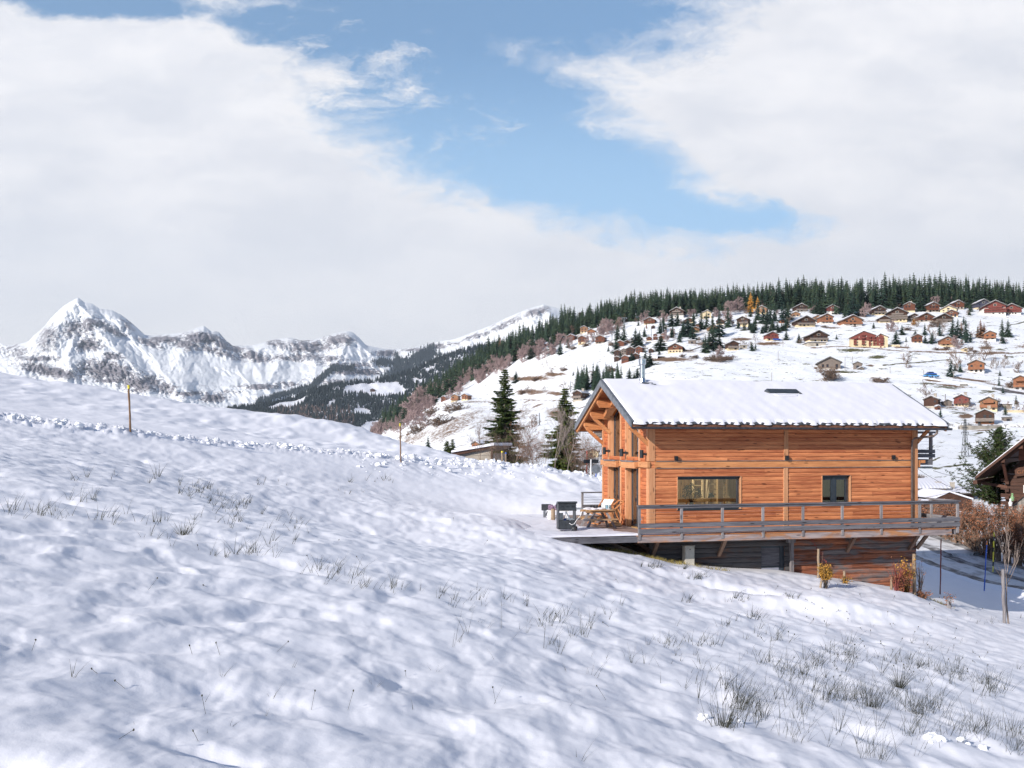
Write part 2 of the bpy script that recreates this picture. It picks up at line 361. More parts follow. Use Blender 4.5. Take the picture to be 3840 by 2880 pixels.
def addh(u, v, z): p = H(u, v, z); cp.append((p.x, p.y, z))
for a in ((-3.4,1,-3.75),(-3.2,4,-3.7),(-3.0,7.2,-3.65),(-1,2,-4.0),(-.5,6.5,-3.8),(1.5,8.3,-3.7),(2,2.5,-4.6),(6,2.5,-5.0),(10.5,2.5,-5.8),(3,7,-3.9),(7,7,-4.6),(11,6.5,-5.5),(15,3,-6.7),(13,-.5,-6.6),(15,9,-6.2)): addh(*a)
for a in ((0,0,90,2.),(0,0,90,2.)): pass
for px, d, z in ((2000,75,-4),(1850,66,-2.4),(2300,75,-5),(2500,62,-3.6),(1700,90,-5),(1400,100,-8),(900,105,-5),(0,95,2.5),(0,135,-14),(900,140,-22),(1500,140,-14),(1950,140,-7.5),(2300,140,-8.5),(2800,100,-7),(3000,140,-9.5),(3500,140,-10),(4200,120,-11),(-900,60,9),(-900,110,6),(3000,60,-5)):
    cp.append(((px-HX)/F*d, d, z))
seen = {}
for c in cp: seen[(round(c[0], 1), round(c[1], 1))] = c
cp = list(seen.values())
_G = TPS([(c[0], c[1]) for c in cp], [c[2] for c in cp], 2e-4)
def berm_line(x):   # distance (Y) of the ploughed ridge at a given x
    return np.interp(x, [-21, -18.4, -16.5, -12, -8.1, -6.3, -3.5, -1.1, 1.0, 3.1, 5.55, 8], [36, 38, 40, 46, 50, 52, 55, 57, 58, 58, 57, 56])
def bumps(x, y):
    x = np.asarray(x, float); y = np.asarray(y, float)
    c, s = math.cos(.18), math.sin(.18); a = x*c+y*s; b = -x*s+y*c
    wa = a+.6*fbm(x*.5, y*.5, 2, 91); wb = b+.35*fbm(x*.6, y*.6, 2, 92)
    nearw = np.clip((44-y)/8, 0, 1)
    wx = x+.12*pn(x*1.1, y*1.1, 94); wy = y+.12*pn(x*1.1, y*1.1, 95)
    n = .055*fbm(wa*.34, wb*.42, 2, 3)+.030*pn(wa*.9, wb*1.0, 11)+.036*pn(wx*2.1, wy*1.5, 21)+.018*pn(wx*3.9, wy*2.9, 23)+.006*fbm(wx*8, wy*7, 2, 22)
    hol = np.maximum(0, pn(wa*.62+3.1, wb*.95-1.7, 33)-.38)          # hollows melted round buried grass
    n = n-.13*hol
    n = n*(.45+.55*nearw)
    by = berm_line(x); q = (y-by)
    rough = np.exp(-(q/1.3)**2)*np.clip((9-x)/3, 0, 1)
    n = n+rough*(.20*np.abs(pn(x*2.1, y*2.1, 41))+.16*np.abs(pn(x*4.6, y*4.6, 42))+.06)
    far_ = np.clip((y-46)/8, 0, 1)
    n = n+far_*(.13*fbm(x*.25, y*.13, 3, 51)+.11*fbm(x*.8, y*.35, 2, 52))
    # rivulets of snow running down the bank behind the terrace
    bank = np.exp(-((q+3.2)/2.2)**2)*np.clip((x+9)/5, 0, 1)
    n = n+np.clip((y-24)/10, 0, 1)*np.clip((46-y)/6, 0, 1)*.05*pn(x*.75, y*.45, 63)
    n = n+bank*.07*fbm((x+.8*y)*2.2, (y)*.35, 3, 61)
    # gully and mound in front of the garden wall
    def gb(px, py, d, rx, ry, h, rot=0.):
        p = P(px, py, d); dx = x-p.x; dy = y-p.y; cr, sr = math.cos(rot), math.sin(rot)
        return h*np.exp(-((dx*cr+dy*sr)/rx)**2-((-dx*sr+dy*cr)/ry)**2)
    n = n+gb(3180,2290,28,2.6,1.1,.42,-.1)+gb(2820,2235,30,2.4,.5,-.38,-.1)+gb(2640,2150,32,1.0,.7,.10)+gb(2740,2330,24,1.4,.4,-.16,.2)+gb(2400,2230,27,1.2,.8,.10)
    n = n+gb(1030,1955,24,1.6,.35,-.12,.1)+gb(200,1935,15,1.2,.3,-.1)+gb(820,2790,5.0,.22,.10,-.09)+gb(20,2830,4.3,.25,.15,-.10)+gb(3150,2680,9.5,1.5,.3,-.10,-.2)
    return n
def flat_fix(x, y):  # no bumps under the deck or inside the house
    x = np.asarray(x, float); y = np.asarray(y, float)
    u = (x-O.x)*U.x+(y-O.y)*U.y; v = (x-O.x)*V.x+(y-O.y)*V.y
    ins = np.clip((u+3.6)/.8, 0, 1)*np.clip((13.5-u)/.8, 0, 1)*np.clip((v+1.2)/.6, 0, 1)*np.clip((8.6-v)/.5, 0, 1)
    return 1-ins
def G(x, y):
    return _G(x, y)+bumps(x, y)*flat_fix(x, y)
def G1(x, y): return float(G(np.array([x]), np.array([y]))[0])
def hit(px, py, d0=2.5, d1=140):
    """first point of the near ground seen at a photo pixel"""
    ds = np.geomspace(d0, d1, 700); kx = (px-HX)/F; kz = (HY-py)/F
    gz = G(kx*ds, ds); i = np.argmax(gz >= kz*ds)
    if gz[i] < kz*ds[i]: return None
    d = ds[i]; return Vector((kx*d, d, G1(kx*d, d)))
rows = np.concatenate([np.array([-14, -9, -5, -2, 0, 1.2]), np.geomspace(2., 60, 620), np.geomspace(60.4, 145, 90)])
cols = np.concatenate([np.linspace(-9000, -300, 50)[:-1], np.linspace(-300, 4140, 760), np.linspace(4140, 11000, 50)[1:]])
yy = np.repeat(rows[:, None], len(cols), 1); xx = (cols[None]-HX)/F*np.maximum(yy, 6)
# below Y=6 keep the sheet wide so that it also lies under and behind the camera
zz = G(xx, yy)
grid_mesh('snow_field', xx, yy, zz, M['snow'])['kind'] = 'structure'

# ---- ploughed snow chunks along the road bank (uncountable)
mb = MB(); q = random.Random(5)
for i in range(900):
    t = q.random()
    if t < .62: x = q.uniform(-21, 7)
    else: x = q.uniform(-9, 6.3)
    y = float(berm_line(x))+q.gauss(-.1, .45 if x < -8 else .7)
    if -8 < x < 3 and q.random() < .3: y -= q.uniform(.3, 4.0)
    if pn(x*.9, 0*x, 15) < -.25 and q.random() < .7: continue
    r = abs(q.gauss(0, .045))*q.choice((.6, 1, 1, 2.2))+.015
    if x > -9 and q.random() < .10: y -= q.uniform(.4, 2.2); r *= .6
    mb.sphere((x, y, G1(x, y)+r*.05) if i % 3 else (x, y, G1(x, y)+r*.35), min(r, .19), i, .3, (1, 1, q.uniform(.5, .8)), 7, 6)
for px, py, n_ in ((3500,2765,6),(3530,2775,3),(3630,2790,4),(2680,2700,3)):
    p = hit(px, py)
    for k in range(n_):
        x, y = p.x+q.gauss(0, .10), p.y+q.gauss(0, .08); r = q.uniform(.012, .055); mb.sphere((x, y, G1(x, y)+r*.3), r, k+px, .35, (1.2, 1, .8), 6, 5)
o = mb.build('snow_chunks', M['clump']); tag(o, 'loose white lumps of ploughed snow scattered along the road bank', 'snow', kind='stuff')

# ---- village hillside: depth measured over the photo, unprojected to real positions
hc = [(1100,1700,1250),(1300,1690,1100),(1380,1640,1150),(1430,1600,1130),(1500,1545,1080),(1600,1480,1000),(1820,1340,900),(2050,1245,830),(2200,1200,790),(2400,1160,740),(2700,1145,700),(3000,1140,690),(3400,1140,680),(3840,1145,680),(4600,1150,680),
      (2000,1330,700),(2300,1250,640),(2600,1220,610),(3000,1220,580),(3400,1220,570),(3840,1220,580),(4600,1230,580),
      (2100,1330,620),(2500,1300,520),(3000,1300,500),(3600,1300,490),(4600,1300,490),
      (1750,1470,760),(2000,1400,600),(2500,1400,420),(3000,1400,410),(3800,1400,420),(4600,1400,420),
      (1600,1540,720),(1720,1505,600),(2000,1500,470),(2400,1500,360),(3000,1500,340),(3700,1500,345),(4600,1500,350),
      (1450,1680,600),(1600,1610,480),(1900,1600,360),(2300,1600,290),(3000,1600,280),(3700,1600,285),(4600,1600,290),
      (1500,1720,380),(1750,1690,270),(2000,1690,230),(2300,1700,200),(3000,1700,200),(3700,1700,215),(4600,1700,220),
      (1500,1850,230),(1900,1780,150),(2300,1800,140),(3000,1850,135),(3700,1850,135),(4600,1850,140),(3700,1950,112),(3000,1950,110),(2000,1950,110)]
_D = TPS([(a[0]/100, a[1]/60) for a in hc], [math.log(a[2]) for a in hc], 3e-3)
def DH(px, py): return np.exp(_D(np.asarray(px, float)/100, np.asarray(py, float)/60))
def hp(px, py):
    d = float(DH(np.array([px]), np.array([py]))[0]); return P(px, py, d)
CR = [(1000,1760),(1250,1690),(1380,1640),(1430,1604),(1500,1547),(1600,1482),(1700,1412),(1820,1342),(1930,1292),(2050,1247),(2200,1200),(2400,1162),(2700,1147),(3000,1142),(3400,1140),(3840,1145),(4800,1150)]
pxs = np.linspace(1080, 4900, 560); cr = np.interp(pxs, [c[0] for c in CR], [c[1] for c in CR]); bot = np.maximum(np.interp(pxs, [1000, 1500, 2000, 4900], [1800, 1830, 1900, 1950]), cr+30)
t = np.linspace(0, 1, 230)[:, None]; PY = bot[None]*(1-t)+cr[None]*t; PX = np.repeat(pxs[None], len(t), 0)
D = DH(PX, PY); X = (PX-HX)/F*D; Y = D; Z = (HY-PY)/F*D
rise = .9*fbm(X/38, Y/38, 3, 71)+.35*fbm(X/9, Y/9, 3, 72)
Z = Z+rise*np.clip((D-130)/150, 0, 1)
# ground falling away behind the crest
bk = []
for k, (dd, dz) in enumerate(((12, -.5), (40, -6), (110, -32), (260, -95))):
    bk.append((X[-1]*(1+dd/D[-1]), Y[-1]+dd, Z[-1]+dz))
X = np.vstack([X]+[b[0][None] for b in bk]); Y = np.vstack([Y]+[b[1][None] for b in bk]); Z = np.vstack([Z]+[b[2][None] for b in bk]); PX = np.vstack([PX]+[PX[-1:]]*4); PY = np.vstack([PY]+[PY[-1:]]*4)
# bare patches: where grass, bracken and banks really show through the thin snow
br = np.zeros_like(PX); gn = np.zeros_like(PX)
def patch(a, cx, cy, rx, ry, s=1., rot=0.):
    c, q_ = math.cos(rot), math.sin(rot); dx = PX-cx; dy = PY-cy
    np.maximum(a, s*np.clip(1.25-np.sqrt(((dx*c+dy*q_)/rx)**2+((-dx*q_+dy*c)/ry)**2), 0, 1), out=a)
def line(a, pts, w, s=1.):
    for (x0, y0), (x1, y1) in zip(pts, pts[1:]):
        L = (x1-x0)**2+(y1-y0)**2; tt = np.clip(((PX-x0)*(x1-x0)+(PY-y0)*(y1-y0))/L, 0, 1)
        dd = np.hypot(PX-x0-tt*(x1-x0), PY-y0-tt*(y1-y0)); np.maximum(a, s*np.clip(1.4-dd/w, 0, 1), out=a)
for a in ((1700,1600,260,60,.62,-.5),(1560,1640,180,35,.6,-.45),(1980,1420,150,16,.85,.0),(2080,1405,60,10,1.),(2060,1375,130,12,.5),(2000,1470,120,16,.75),(2090,1476,70,8,.9),(1900,1560,260,60,.55,-.25),(1850,1640,220,30,.55,-.2),(1780,1505,80,8,.7),(2090,1545,70,30,.8),(2240,1600,110,40,.6),(2130,1270,180,25,.62,-.1),(2500,1345,150,14,.9),(2560,1318,90,10,.8),(2650,1290,110,16,.75),(2780,1270,60,9,1.),(2700,1345,70,10,.9),(2880,1285,90,8,.9),(2330,1290,60,30,.6),(2200,1420,60,40,.5,-.6),(2620,1250,200,22,.5),(3120,1230,60,8,.8),(3300,1205,300,6,.7),(3380,1302,60,5,.9),(3540,1308,50,7,.9),(3700,1300,60,12,.8),(3720,1325,70,8,.9),(3830,1300,70,20,.6),(3640,1420,120,7,1.,.12),(3500,1425,60,7,1.,.1),(3730,1440,60,6,1.,.2),(3560,1445,90,5,1.,.1),(3620,1560,40,16,1.),(3560,1528,60,6,.7),(3680,1610,80,4,.8),(3060,1384,14,5,.9),(3262,1373,24,6,1.),(2630,1360,60,12,.5),(3460,1110,120,16,.5),(3310,1150,70,14,.6)): patch(br, *a)
for a in ((3200,1317,120,8,.85),(3290,1338,55,9,.9),(3150,1395,110,6,.95,.05),(3380,1412,90,4,.95,.08),(3560,1452,110,14,.75),(3700,1470,60,12,.75),(3480,1440,60,10,.8),(2960,1355,110,6,.55),(2800,1390,80,5,.5),(2620,1418,60,5,.4),(3020,1372,60,8,.6),(3600,1548,70,9,.7),(3750,1310,60,10,.7),(3790,1340,50,6,.8),(3580,1745,90,5,.95,-.12),(3500,1725,60,4,.95,-.35),(3610,1695,30,3,.9,-.1),(3670,1620,30,5,1.,-.15),(3640,1760,70,4,.9),(3510,1755,40,8,.7),(3560,1775,60,5,.6,-.5),(3490,1675,30,4,.9,-.3),(3800,1560,60,14,.5),(3500,1640,60,5,.6),(3560,1630,40,3,.8),(2260,1530,60,16,.5)): patch(gn, *a)
line(gn, [(3310,1372),(3400,1362),(3560,1345)], 3, .95); line(br, [(1640,1515),(1800,1508),(1950,1500),(2150,1500)], 5, .6)
line(gn, [(3840,1205),(3780,1218)], 3, .9); line(br, [(3040,1305),(3200,1303),(3400,1318),(3560,1322),(3840,1326)], 4, .75)
for i in range(60):                                        # scattered terraces and rills
    q_ = random.Random(i); x0 = q_.uniform(1500, 2250); y0 = q_.uniform(1500, 1720); patch(br, x0, y0, q_.uniform(20, 60), q_.uniform(2, 5), q_.uniform(.5, .9), -.35)
m, g_, b = new_mat('hillside_snow'); p = wp(g_)
ab = g_.n('ShaderNodeAttribute', attribute_name='brown', out=2); ag = g_.n('ShaderNodeAttribute', attribute_name='green', out=2)
ps = g_.mapv(p, (1, 1, 3.))
n1 = g_.noise(ps, .16, 8, .72); n2 = g_.noise(ps, .55, 6, .75)
gen = g_.m('MULTIPLY', g_.ss(n1, .46, .67), .62)
nn = g_.m('ADD', g_.m('MULTIPLY', n1, .4), g_.m('MULTIPLY', n2, .75))
fb = g_.ss(g_.m('ADD', nn, g_.m('MULTIPLY', ab, .47)), .79, .90); fg = g_.ss(g_.m('ADD', nn, g_.m('MULTIPLY', g_.m('MAXIMUM', ag, gen), .44)), .79, .88)
cb = g_.mix(g_.ss(n2, .3, .7), (.095, .052, .032), (.235, .145, .085)); cg = g_.mix(g_.ss(n2, .35, .7), (.045, .05, .022), (.15, .135, .05))
c = g_.mix(fb, g_.mix(fg, (.83, .85, .885), cg), cb)
setb(g_, b, base=c, rough=.75, spec=.2, normal=bump(g_, nn, .7, .6))
grid_mesh('hillside', X, Y, Z, m, {'brown': br, 'green': gn})['kind'] = 'structure'

# ---- road across the hillside, laid a little above it
def ribbon(name, pts, w, mat_, lift, fn, n=60, kind='structure'):
    """pts: photo pixels on a surface; real width w metres"""
    k = np.linspace(0, len(pts)-1, n); xs = np.interp(k, range(len(pts)), [a[0] for a in pts]); ys = np.interp(k, range(len(pts)), [a[1] for a in pts])
    ctr = [fn(a, b_) for a, b_ in zip(xs, ys)]; mb = MB(); vs = []
    for i, c_ in enumerate(ctr):
        d = (ctr[min(i+1, n-1)]-ctr[max(i-1, 0)]); d.z = 0; d.normalize(); s_ = Vector((-d.y, d.x, 0))*w/2
        vs += [c_-s_+Vector((0, 0, lift)), c_+s_+Vector((0, 0, lift)), c_+s_*1.15-Vector((0, 0, 1.2)), c_-s_*1.15-Vector((0, 0, 1.2))]
    mb.add(vs, [(i*4+a, (i+1)*4+a, (i+1)*4+b_, i*4+b_) for i in range(n-1) for a, b_ in ((0, 1), (1, 2), (3, 0))])
    o = mb.build(name, mat_); o['kind'] = kind; return o
m, g_, b = new_mat('ploughed_road'); p = wp(g_); n = g_.noise(g_.mapv(p, (1, 1, 1)), .35, 6, .7)
setb(g_, b, base=g_.mix(g_.ss(n, .42, .56), (.13, .125, .125), (.74, .75, .78)), rough=.7); M['ploughed'] = m
M['hill_road'] = snow_mat('packed_snow', 2., .3, .05, (.70, .715, .75))
ribbon('hill_road', [(3100,1401),(3300,1408),(3450,1414),(3560,1429),(3680,1447),(3735,1458)], 3.6, M['hill_road'], .25, hp)
ribbon('hill_road', [(3738,1459),(3790,1470),(3850,1482),(3950,1500)], 6, M['asphalt'], .5, hp)
ribbon('hill_track', [(2290,1300),(2390,1320),(2480,1340)], 4, M['snow'], .5, hp)
ribbon('hill_track', [(3500,1592),(3600,1597),(3760,1598),(3860,1600)], 5, M['ploughed'], .5, hp)
# ---- near road beside the hedge: packed snow with dark wheel tracks
def gp_(px, py): p = hit(px, py, 38, 120); return p
mb = MB(); rp = [(3380,2040,58.5),(3476,2076,56.2),(3560,2102,54.3),(3650,2128,52.8),(3750,2158,51),(3850,2187,49.5),(4000,2225,48)]
k = np.linspace(0, 6, 90); vs = []
cw = [P(np.interp(a, range(7), [r[0] for r in rp]), np.interp(a, range(7), [r[1] for r in rp]), np.interp(a, range(7), [r[2] for r in rp])) for a in k]
W2 = [-4.6, -2.9, -2.2, -.6, .2, 1.8, 2.5, 4.6]
for i, c_ in enumerate(cw):
    d = (cw[min(i+1, 89)]-cw[max(i-1, 0)]); d.z = 0; d.normalize(); s_ = Vector((-d.y, d.x, 0))
    base = max(c_.z, max(G1(c_.x+s_.x*w, c_.y+s_.y*w) for w in (-3.2, -2, -1, 0, 1, 2, 3))+.10)
    for j, w in enumerate(W2): vs.append(c_+s_*w+Vector((0, 0, base-c_.z+(-1.2 if j in (0, 7) else 0))))
mb.add(vs, [(i*8+j, (i+1)*8+j, (i+1)*8+j+1, i*8+j+1) for i in range(89) for j in range(7)])
mb.mi = [(0, 1, 2, 1, 2, 1, 0)[j] for i in range(89) for j in range(7)]
m, g_, b = new_mat('wheel_track'); p = wp(g_); n = g_.noise(p, 1.6, 6, .7)
setb(g_, b, base=g_.mix(g_.ss(n, .40, .62), (.10, .095, .095), (.42, .42, .44)), rough=.6, normal=bump(g_, n, .5, .05)); M['track'] = m
m, g_, b = new_mat('slush'); p = wp(g_); n = g_.noise(p, 1.1, 6, .7); setb(g_, b, base=g_.mix(g_.ss(n, .34, .55), (.38, .38, .39), (.72, .73, .76)), rough=.6, normal=bump(g_, n, .5, .05)); M['slush'] = m
o = mb.build('lane', [M['snow'], M['track'], M['slush']]); o['kind'] = 'structure'

# ================================================================ FAR MOUNTAINS
SK = [(-900,1330),(-400,1290),(-120,1318),(0,1285),(14,1296),(50,1294),(108,1280),(122,1262),(163,1226),(194,1190),(235,1149),(271,1127),(294,1115),(316,1134),(344,1138),(375,1158),(420,1163),(452,1179),(497,1213),(538,1256),(579,1258),(624,1253),(669,1249),(705,1242),(741,1228),(768,1223),(791,1242),(820,1244),(836,1267),(872,1296),(918,1296),(959,1293),(1010,1277),(1057,1269),(1092,1265),(1123,1277),(1174,1275),(1233,1258),(1272,1246),(1307,1241),(1323,1246),(1343,1263),(1374,1295),(1441,1309),(1507,1309),(1566,1301),(1625,1285),(1713,1269),(1826,1226),(1916,1185),(1984,1156),(2038,1142),(2075,1151),(2150,1175),(2400,1200),(2900,1230),(4200,1260)]
pxs = np.linspace(-900, 2900, 1100); sk = np.interp(pxs, [a[0] for a in SK], [a[1] for a in SK])+2.2*fbm(pxs/14, pxs*0+3, 3, 5)
t = (np.linspace(0, 1, 360)**.92)[:, None]; PYb = 1760.; PY = PYb*(1-t)+sk[None]*t; PX = np.repeat(pxs[None], len(t), 0)
D0 = np.interp(PX, [-900, 300, 700, 1300, 1500, 2040, 2900], [9200, 9000, 8600, 8600, 8800, 7600, 7600])
# distance rises with height; cliffs are steep (little extra distance), bowls are shallow
hh = (PYb-PY)/(PYb-1115.)
ker = np.hanning(91); ker /= ker.sum(); sks = np.convolve(np.pad(sk, 45, 'edge'), ker, 'valid')
Dm = D0*(.60+.40*np.clip(hh/np.maximum((PYb-sks)/(PYb-1115.), .05), 0, 1.6)**1.15)
ax, ay = PX/95., PY/80.
gul = ridged(PX/60+PY/260., PY/420., 4, 81)               # couloirs running down the faces
det = ridged(PX/30-PY/90., PY/36., 6, 83)
big = fbm(PX/260., PY/190., 3, 82)
amp = np.clip((PY-sk[None])/22, 0, 1)
bowl = np.exp(-((PX-830)/330)**2-((PY-1395)/75)**2)+np.exp(-((PX-1120)/260)**2-((PY-1405)/55)**2)
spur = np.zeros_like(PX)
for w_, pl_ in ((80,((294,1115),(345,1215),(430,1300),(520,1400),(600,1560))),(85,((294,1115),(215,1230),(120,1330),(60,1420),(0,1560))),(45,((294,1115),(296,1220),(260,1330),(250,1480))),(65,((420,1163),(480,1250),(570,1330),(660,1450))),(55,((768,1223),(720,1290),(650,1370),(600,1460))),(55,((791,1242),(835,1310),(905,1400),(960,1470))),(45,((918,1296),(965,1380),(1010,1480))),(45,((1092,1265),(1060,1340),(1010,1420))),(45,((1123,1277),(1175,1350),(1190,1440))),(60,((1307,1241),(1285,1320),(1230,1420))),(50,((1323,1246),(1385,1320),(1455,1380))),(45,((1566,1301),(1520,1360),(1450,1430))),(50,((2038,1142),(1960,1230),(1850,1300))),(40,((2038,1142),(2090,1230))),(50,((640,1253),(570,1330),(500,1440))),(50,((1000,1283),(955,1345),(890,1430))),(50,((1826,1226),(1770,1290),(1690,1340))),(60,((-100,1318),(-60,1400),(-30,1500)))):
    wx = PX+14*fbm(PX/45, PY/45, 3, 88); wy = PY+9*fbm(PX/45, PY/45, 3, 89); best = np.full_like(PX, 1e9)
    for (x0, y0), (x1, y1) in zip(pl_, pl_[1:]):
        tt = np.clip(((wx-x0)*(x1-x0)+(wy-y0)*(y1-y0))/((x1-x0)**2+(y1-y0)**2), 0, 1); best = np.minimum(best, np.hypot(wx-x0-tt*(x1-x0), wy-y0-tt*(y1-y0)))
    spur = np.maximum(spur, w_/80*.040*np.maximum(0, 1-best/(w_*1.25)))
rockm = np.zeros_like(PX)
def rk(cx, cy, rx, ry, s=1., rot=0.):
    c, q_ = math.cos(rot), math.sin(rot); dx = PX-cx; dy = PY-cy
    np.maximum(rockm, s*np.clip(1.35-np.sqrt(((dx*c+dy*q_)/rx)**2+((-dx*q_+dy*c)/ry)**2), 0, 1), out=rockm)
for a in ((330,1295,55,26,1.),(425,1335,45,18,.9),(300,1230,90,36,.72,-.2),(370,1215,70,16,.85,.3),(180,1265,60,50,.62,-.8),(60,1320,90,30,.5),(420,1240,60,14,.9,.4),(400,1390,130,42,.92,.1),(180,1390,150,24,.9,.2),(520,1440,80,34,.95,.1),(620,1455,50,26,.8),(800,1490,55,20,1.),(560,1430,50,30,.9),(480,1215,40,30,.5,.8),(760,1268,90,26,1.,.05),(620,1272,80,14,.95),(700,1290,70,24,.85,.1),(560,1285,60,16,.8,.3),(860,1300,90,22,.85,.35),(950,1335,90,22,.8,.25),(820,1320,120,16,.7,.3),(1040,1290,70,18,.7,.3),(1150,1300,110,30,.8),(1270,1275,70,24,.85),(1120,1340,130,16,.7),(1230,1345,80,18,.6),(1340,1395,110,14,.95),(1300,1370,120,12,.7),(1450,1325,50,14,.95),(1560,1312,60,8,.85),(1650,1298,40,12,.8),(980,1450,90,12,.8),(1070,1440,50,10,.7),(880,1470,60,8,.6),(1250,1430,130,12,.6),(140,1345,100,12,.7),(420,1425,90,12,.8),(720,1475,90,10,.7),(2010,1170,60,20,.75,-.3),(1900,1215,90,16,.65,-.4),(1780,1262,70,12,.6,-.3),(1700,1290,50,8,.6),(-200,1350,150,60,.7)): rk(*a)
rr_ = (gul-.5)*.18+(det-.5)*1.3
Dm = Dm*(1+amp*(.018*big+(.0055*rr_)*(1-.6*np.clip(bowl, 0, 1))+.018*rockm*(det-.5)-spur))
X = (PX-HX)/F*Dm; Y = Dm; Z = (HY-PY)/F*Dm
MG = (pxs, PY, Dm)
def mtn(px, py):
    i = int(np.clip(np.searchsorted(MG[0], px), 0, len(MG[0])-1)); c_ = MG[1][:, i]; j = int(np.clip(np.searchsorted(-c_, -py), 0, len(c_)-1))
    return P(px, py, MG[2][j, i])
bk = [(X[-1], Y[-1]+250, Z[-1]-60), (X[-1], Y[-1]+900, Z[-1]-500), (X[-1], Y[-1]+2500, Z[-1]-1500)]
X = np.vstack([X]+[b_[0][None] for b_ in bk]); Y = np.vstack([Y]+[b_[1][None] for b_ in bk]); Z = np.vstack([Z]+[b_[2][None] for b_ in bk])
rk_all = np.vstack([rockm, rockm[-1:], rockm[-1:], rockm[-1:]]); gl = np.vstack([det]+[det[-1:]]*3)
m, g_, b = new_mat('mountain'); p = wp(g_); ar = g_.n('ShaderNodeAttribute', attribute_name='rock', out=2); al = g_.n('ShaderNodeAttribute', attribute_name='gully', out=2)
pz = g_.mapv(p, (.001, .001, .001)); n1 = g_.noise(pz, 10., 12, .8, .3); n2 = g_.noise(g_.mapv(pz, (1, 1, 2.6), rot=(.12, .45, 0)), 26., 10, .75, .8)
f = g_.m('ADD', g_.m('MULTIPLY', n1, 1.5), g_.m('MULTIPLY', n2, 1.7))
f = g_.m('ADD', f, g_.m('MULTIPLY', ar, .52)); f = g_.m('SUBTRACT', f, g_.m('MULTIPLY', al, .10))
fr = g_.ss(f, 1.77, 1.84)
rc = g_.mix(g_.ss(n2, .3, .7), (.115, .108, .135), (.33, .305, .33))
setb(g_, b, base=g_.mix(fr, (.88, .90, .93), rc), rough=.8, spec=.15, normal=bump(g_, g_.noise(pz, 60, 8, .8), .55, 14.))
grid_mesh('mountain_range', X, Y, Z, m, {'rock': rk_all, 'gully': gl})['kind'] = 'structure'

# ---- wooded valley slope between the range and the village hill
VS = [(500,1640),(700,1590),(860,1537),(1000,1520),(1100,1497),(1170,1465),(1280,1440),(1400,1432),(1470,1418),(1540,1398),(1640,1352),(1720,1318),(1800,1300),(1950,1290),(2600,1290)]
pxs = np.linspace(500, 2600, 330); sk = np.interp(pxs, [a[0] for a in VS], [a[1] for a in VS]); t = np.linspace(0, 1, 120)[:, None]
PY = 1800*(1-t)+sk[None]*t; PX = np.repeat(pxs[None], len(t), 0)
def DV(px, py):
    s_ = np.interp(px, [a[0] for a in VS], [a[1] for a in VS]); f_ = np.clip((1800-py)/(1800-s_), 0, 1.05)
    return np.interp(px, [500, 1100, 1500, 1800, 2600], [3600, 3900, 4100, 4200, 4200])*(.45+.55*f_)
D = DV(PX, PY)*(1+.012*fbm(PX/70, PY/40, 3, 8)); X = (PX-HX)/F*D; Y = D; Z = (HY-PY)/F*D
X = np.vstack([X, X[-1:]*1.1, X[-1:]*1.3]); Y = np.vstack([Y, Y[-1:]*1.1, Y[-1:]*1.3]); Z = np.vstack([Z, Z[-1:]-60, Z[-1:]-500])
M['far_snow'] = snow_mat('far_snow', .02, .2, 1.)
grid_mesh('valley_slope', X, Y, Z, M['far_snow'])['kind'] = 'structure'
# snowy base ground reaching the horizon under everything
bx(-11000, 11000, 160, 11800, -420, -400).build('valley_floor', M['far_snow'])['kind'] = 'structure'
# ================================================================ TREES
def spruce_far(seed, slim=1., broken=0.):
    """conifer about 20 m tall seen from several hundred metres: ragged whorls, unit height 1"""
    q = random.Random(seed); mb = MB(); n = 15; mb.cur = 1
    mb.tube([(0, 0, -.03), (0, 0, .5), (0, 0, .99)], [.013, .009, .002], 4); mb.cur = 0
    for i in range(n):
        t = i/(n-1); z = .08+.90*t; r = (.185*(1-t)**.8+.012)*slim*q.uniform(.82, 1.15); k = q.choice((9, 10, 11)); a0 = q.uniform(0, 6)
        for j in range(k):
            if q.random() < .10+broken: continue
            a = a0+2*math.pi*j/k+q.uniform(-.2, .2); rr = r*q.uniform(.62, 1.22); w = .30+q.uniform(0, .12)
            dz = q.uniform(.035, .075)*(1.25-.6*t); zt = z+.035*(1-t)+q.uniform(0, .02)
            tip = (math.cos(a)*rr, math.sin(a)*rr, z-dz+q.uniform(-.01, .01))
            l = (math.cos(a-w)*rr*.55, math.sin(a-w)*rr*.55, z-dz*.75); r_ = (math.cos(a+w)*rr*.55, math.sin(a+w)*rr*.55, z-dz*.75)
            mb.add([(0, 0, zt), l, tip, r_], [(0, 1, 2), (0, 2, 3)])
    mb.add([(.008, 0, .95), (-.008, .008, .95), (-.004, -.008, .95), (0, 0, 1.02)], [(0, 1, 3), (1, 2, 3), (2, 0, 3)])
    return mb
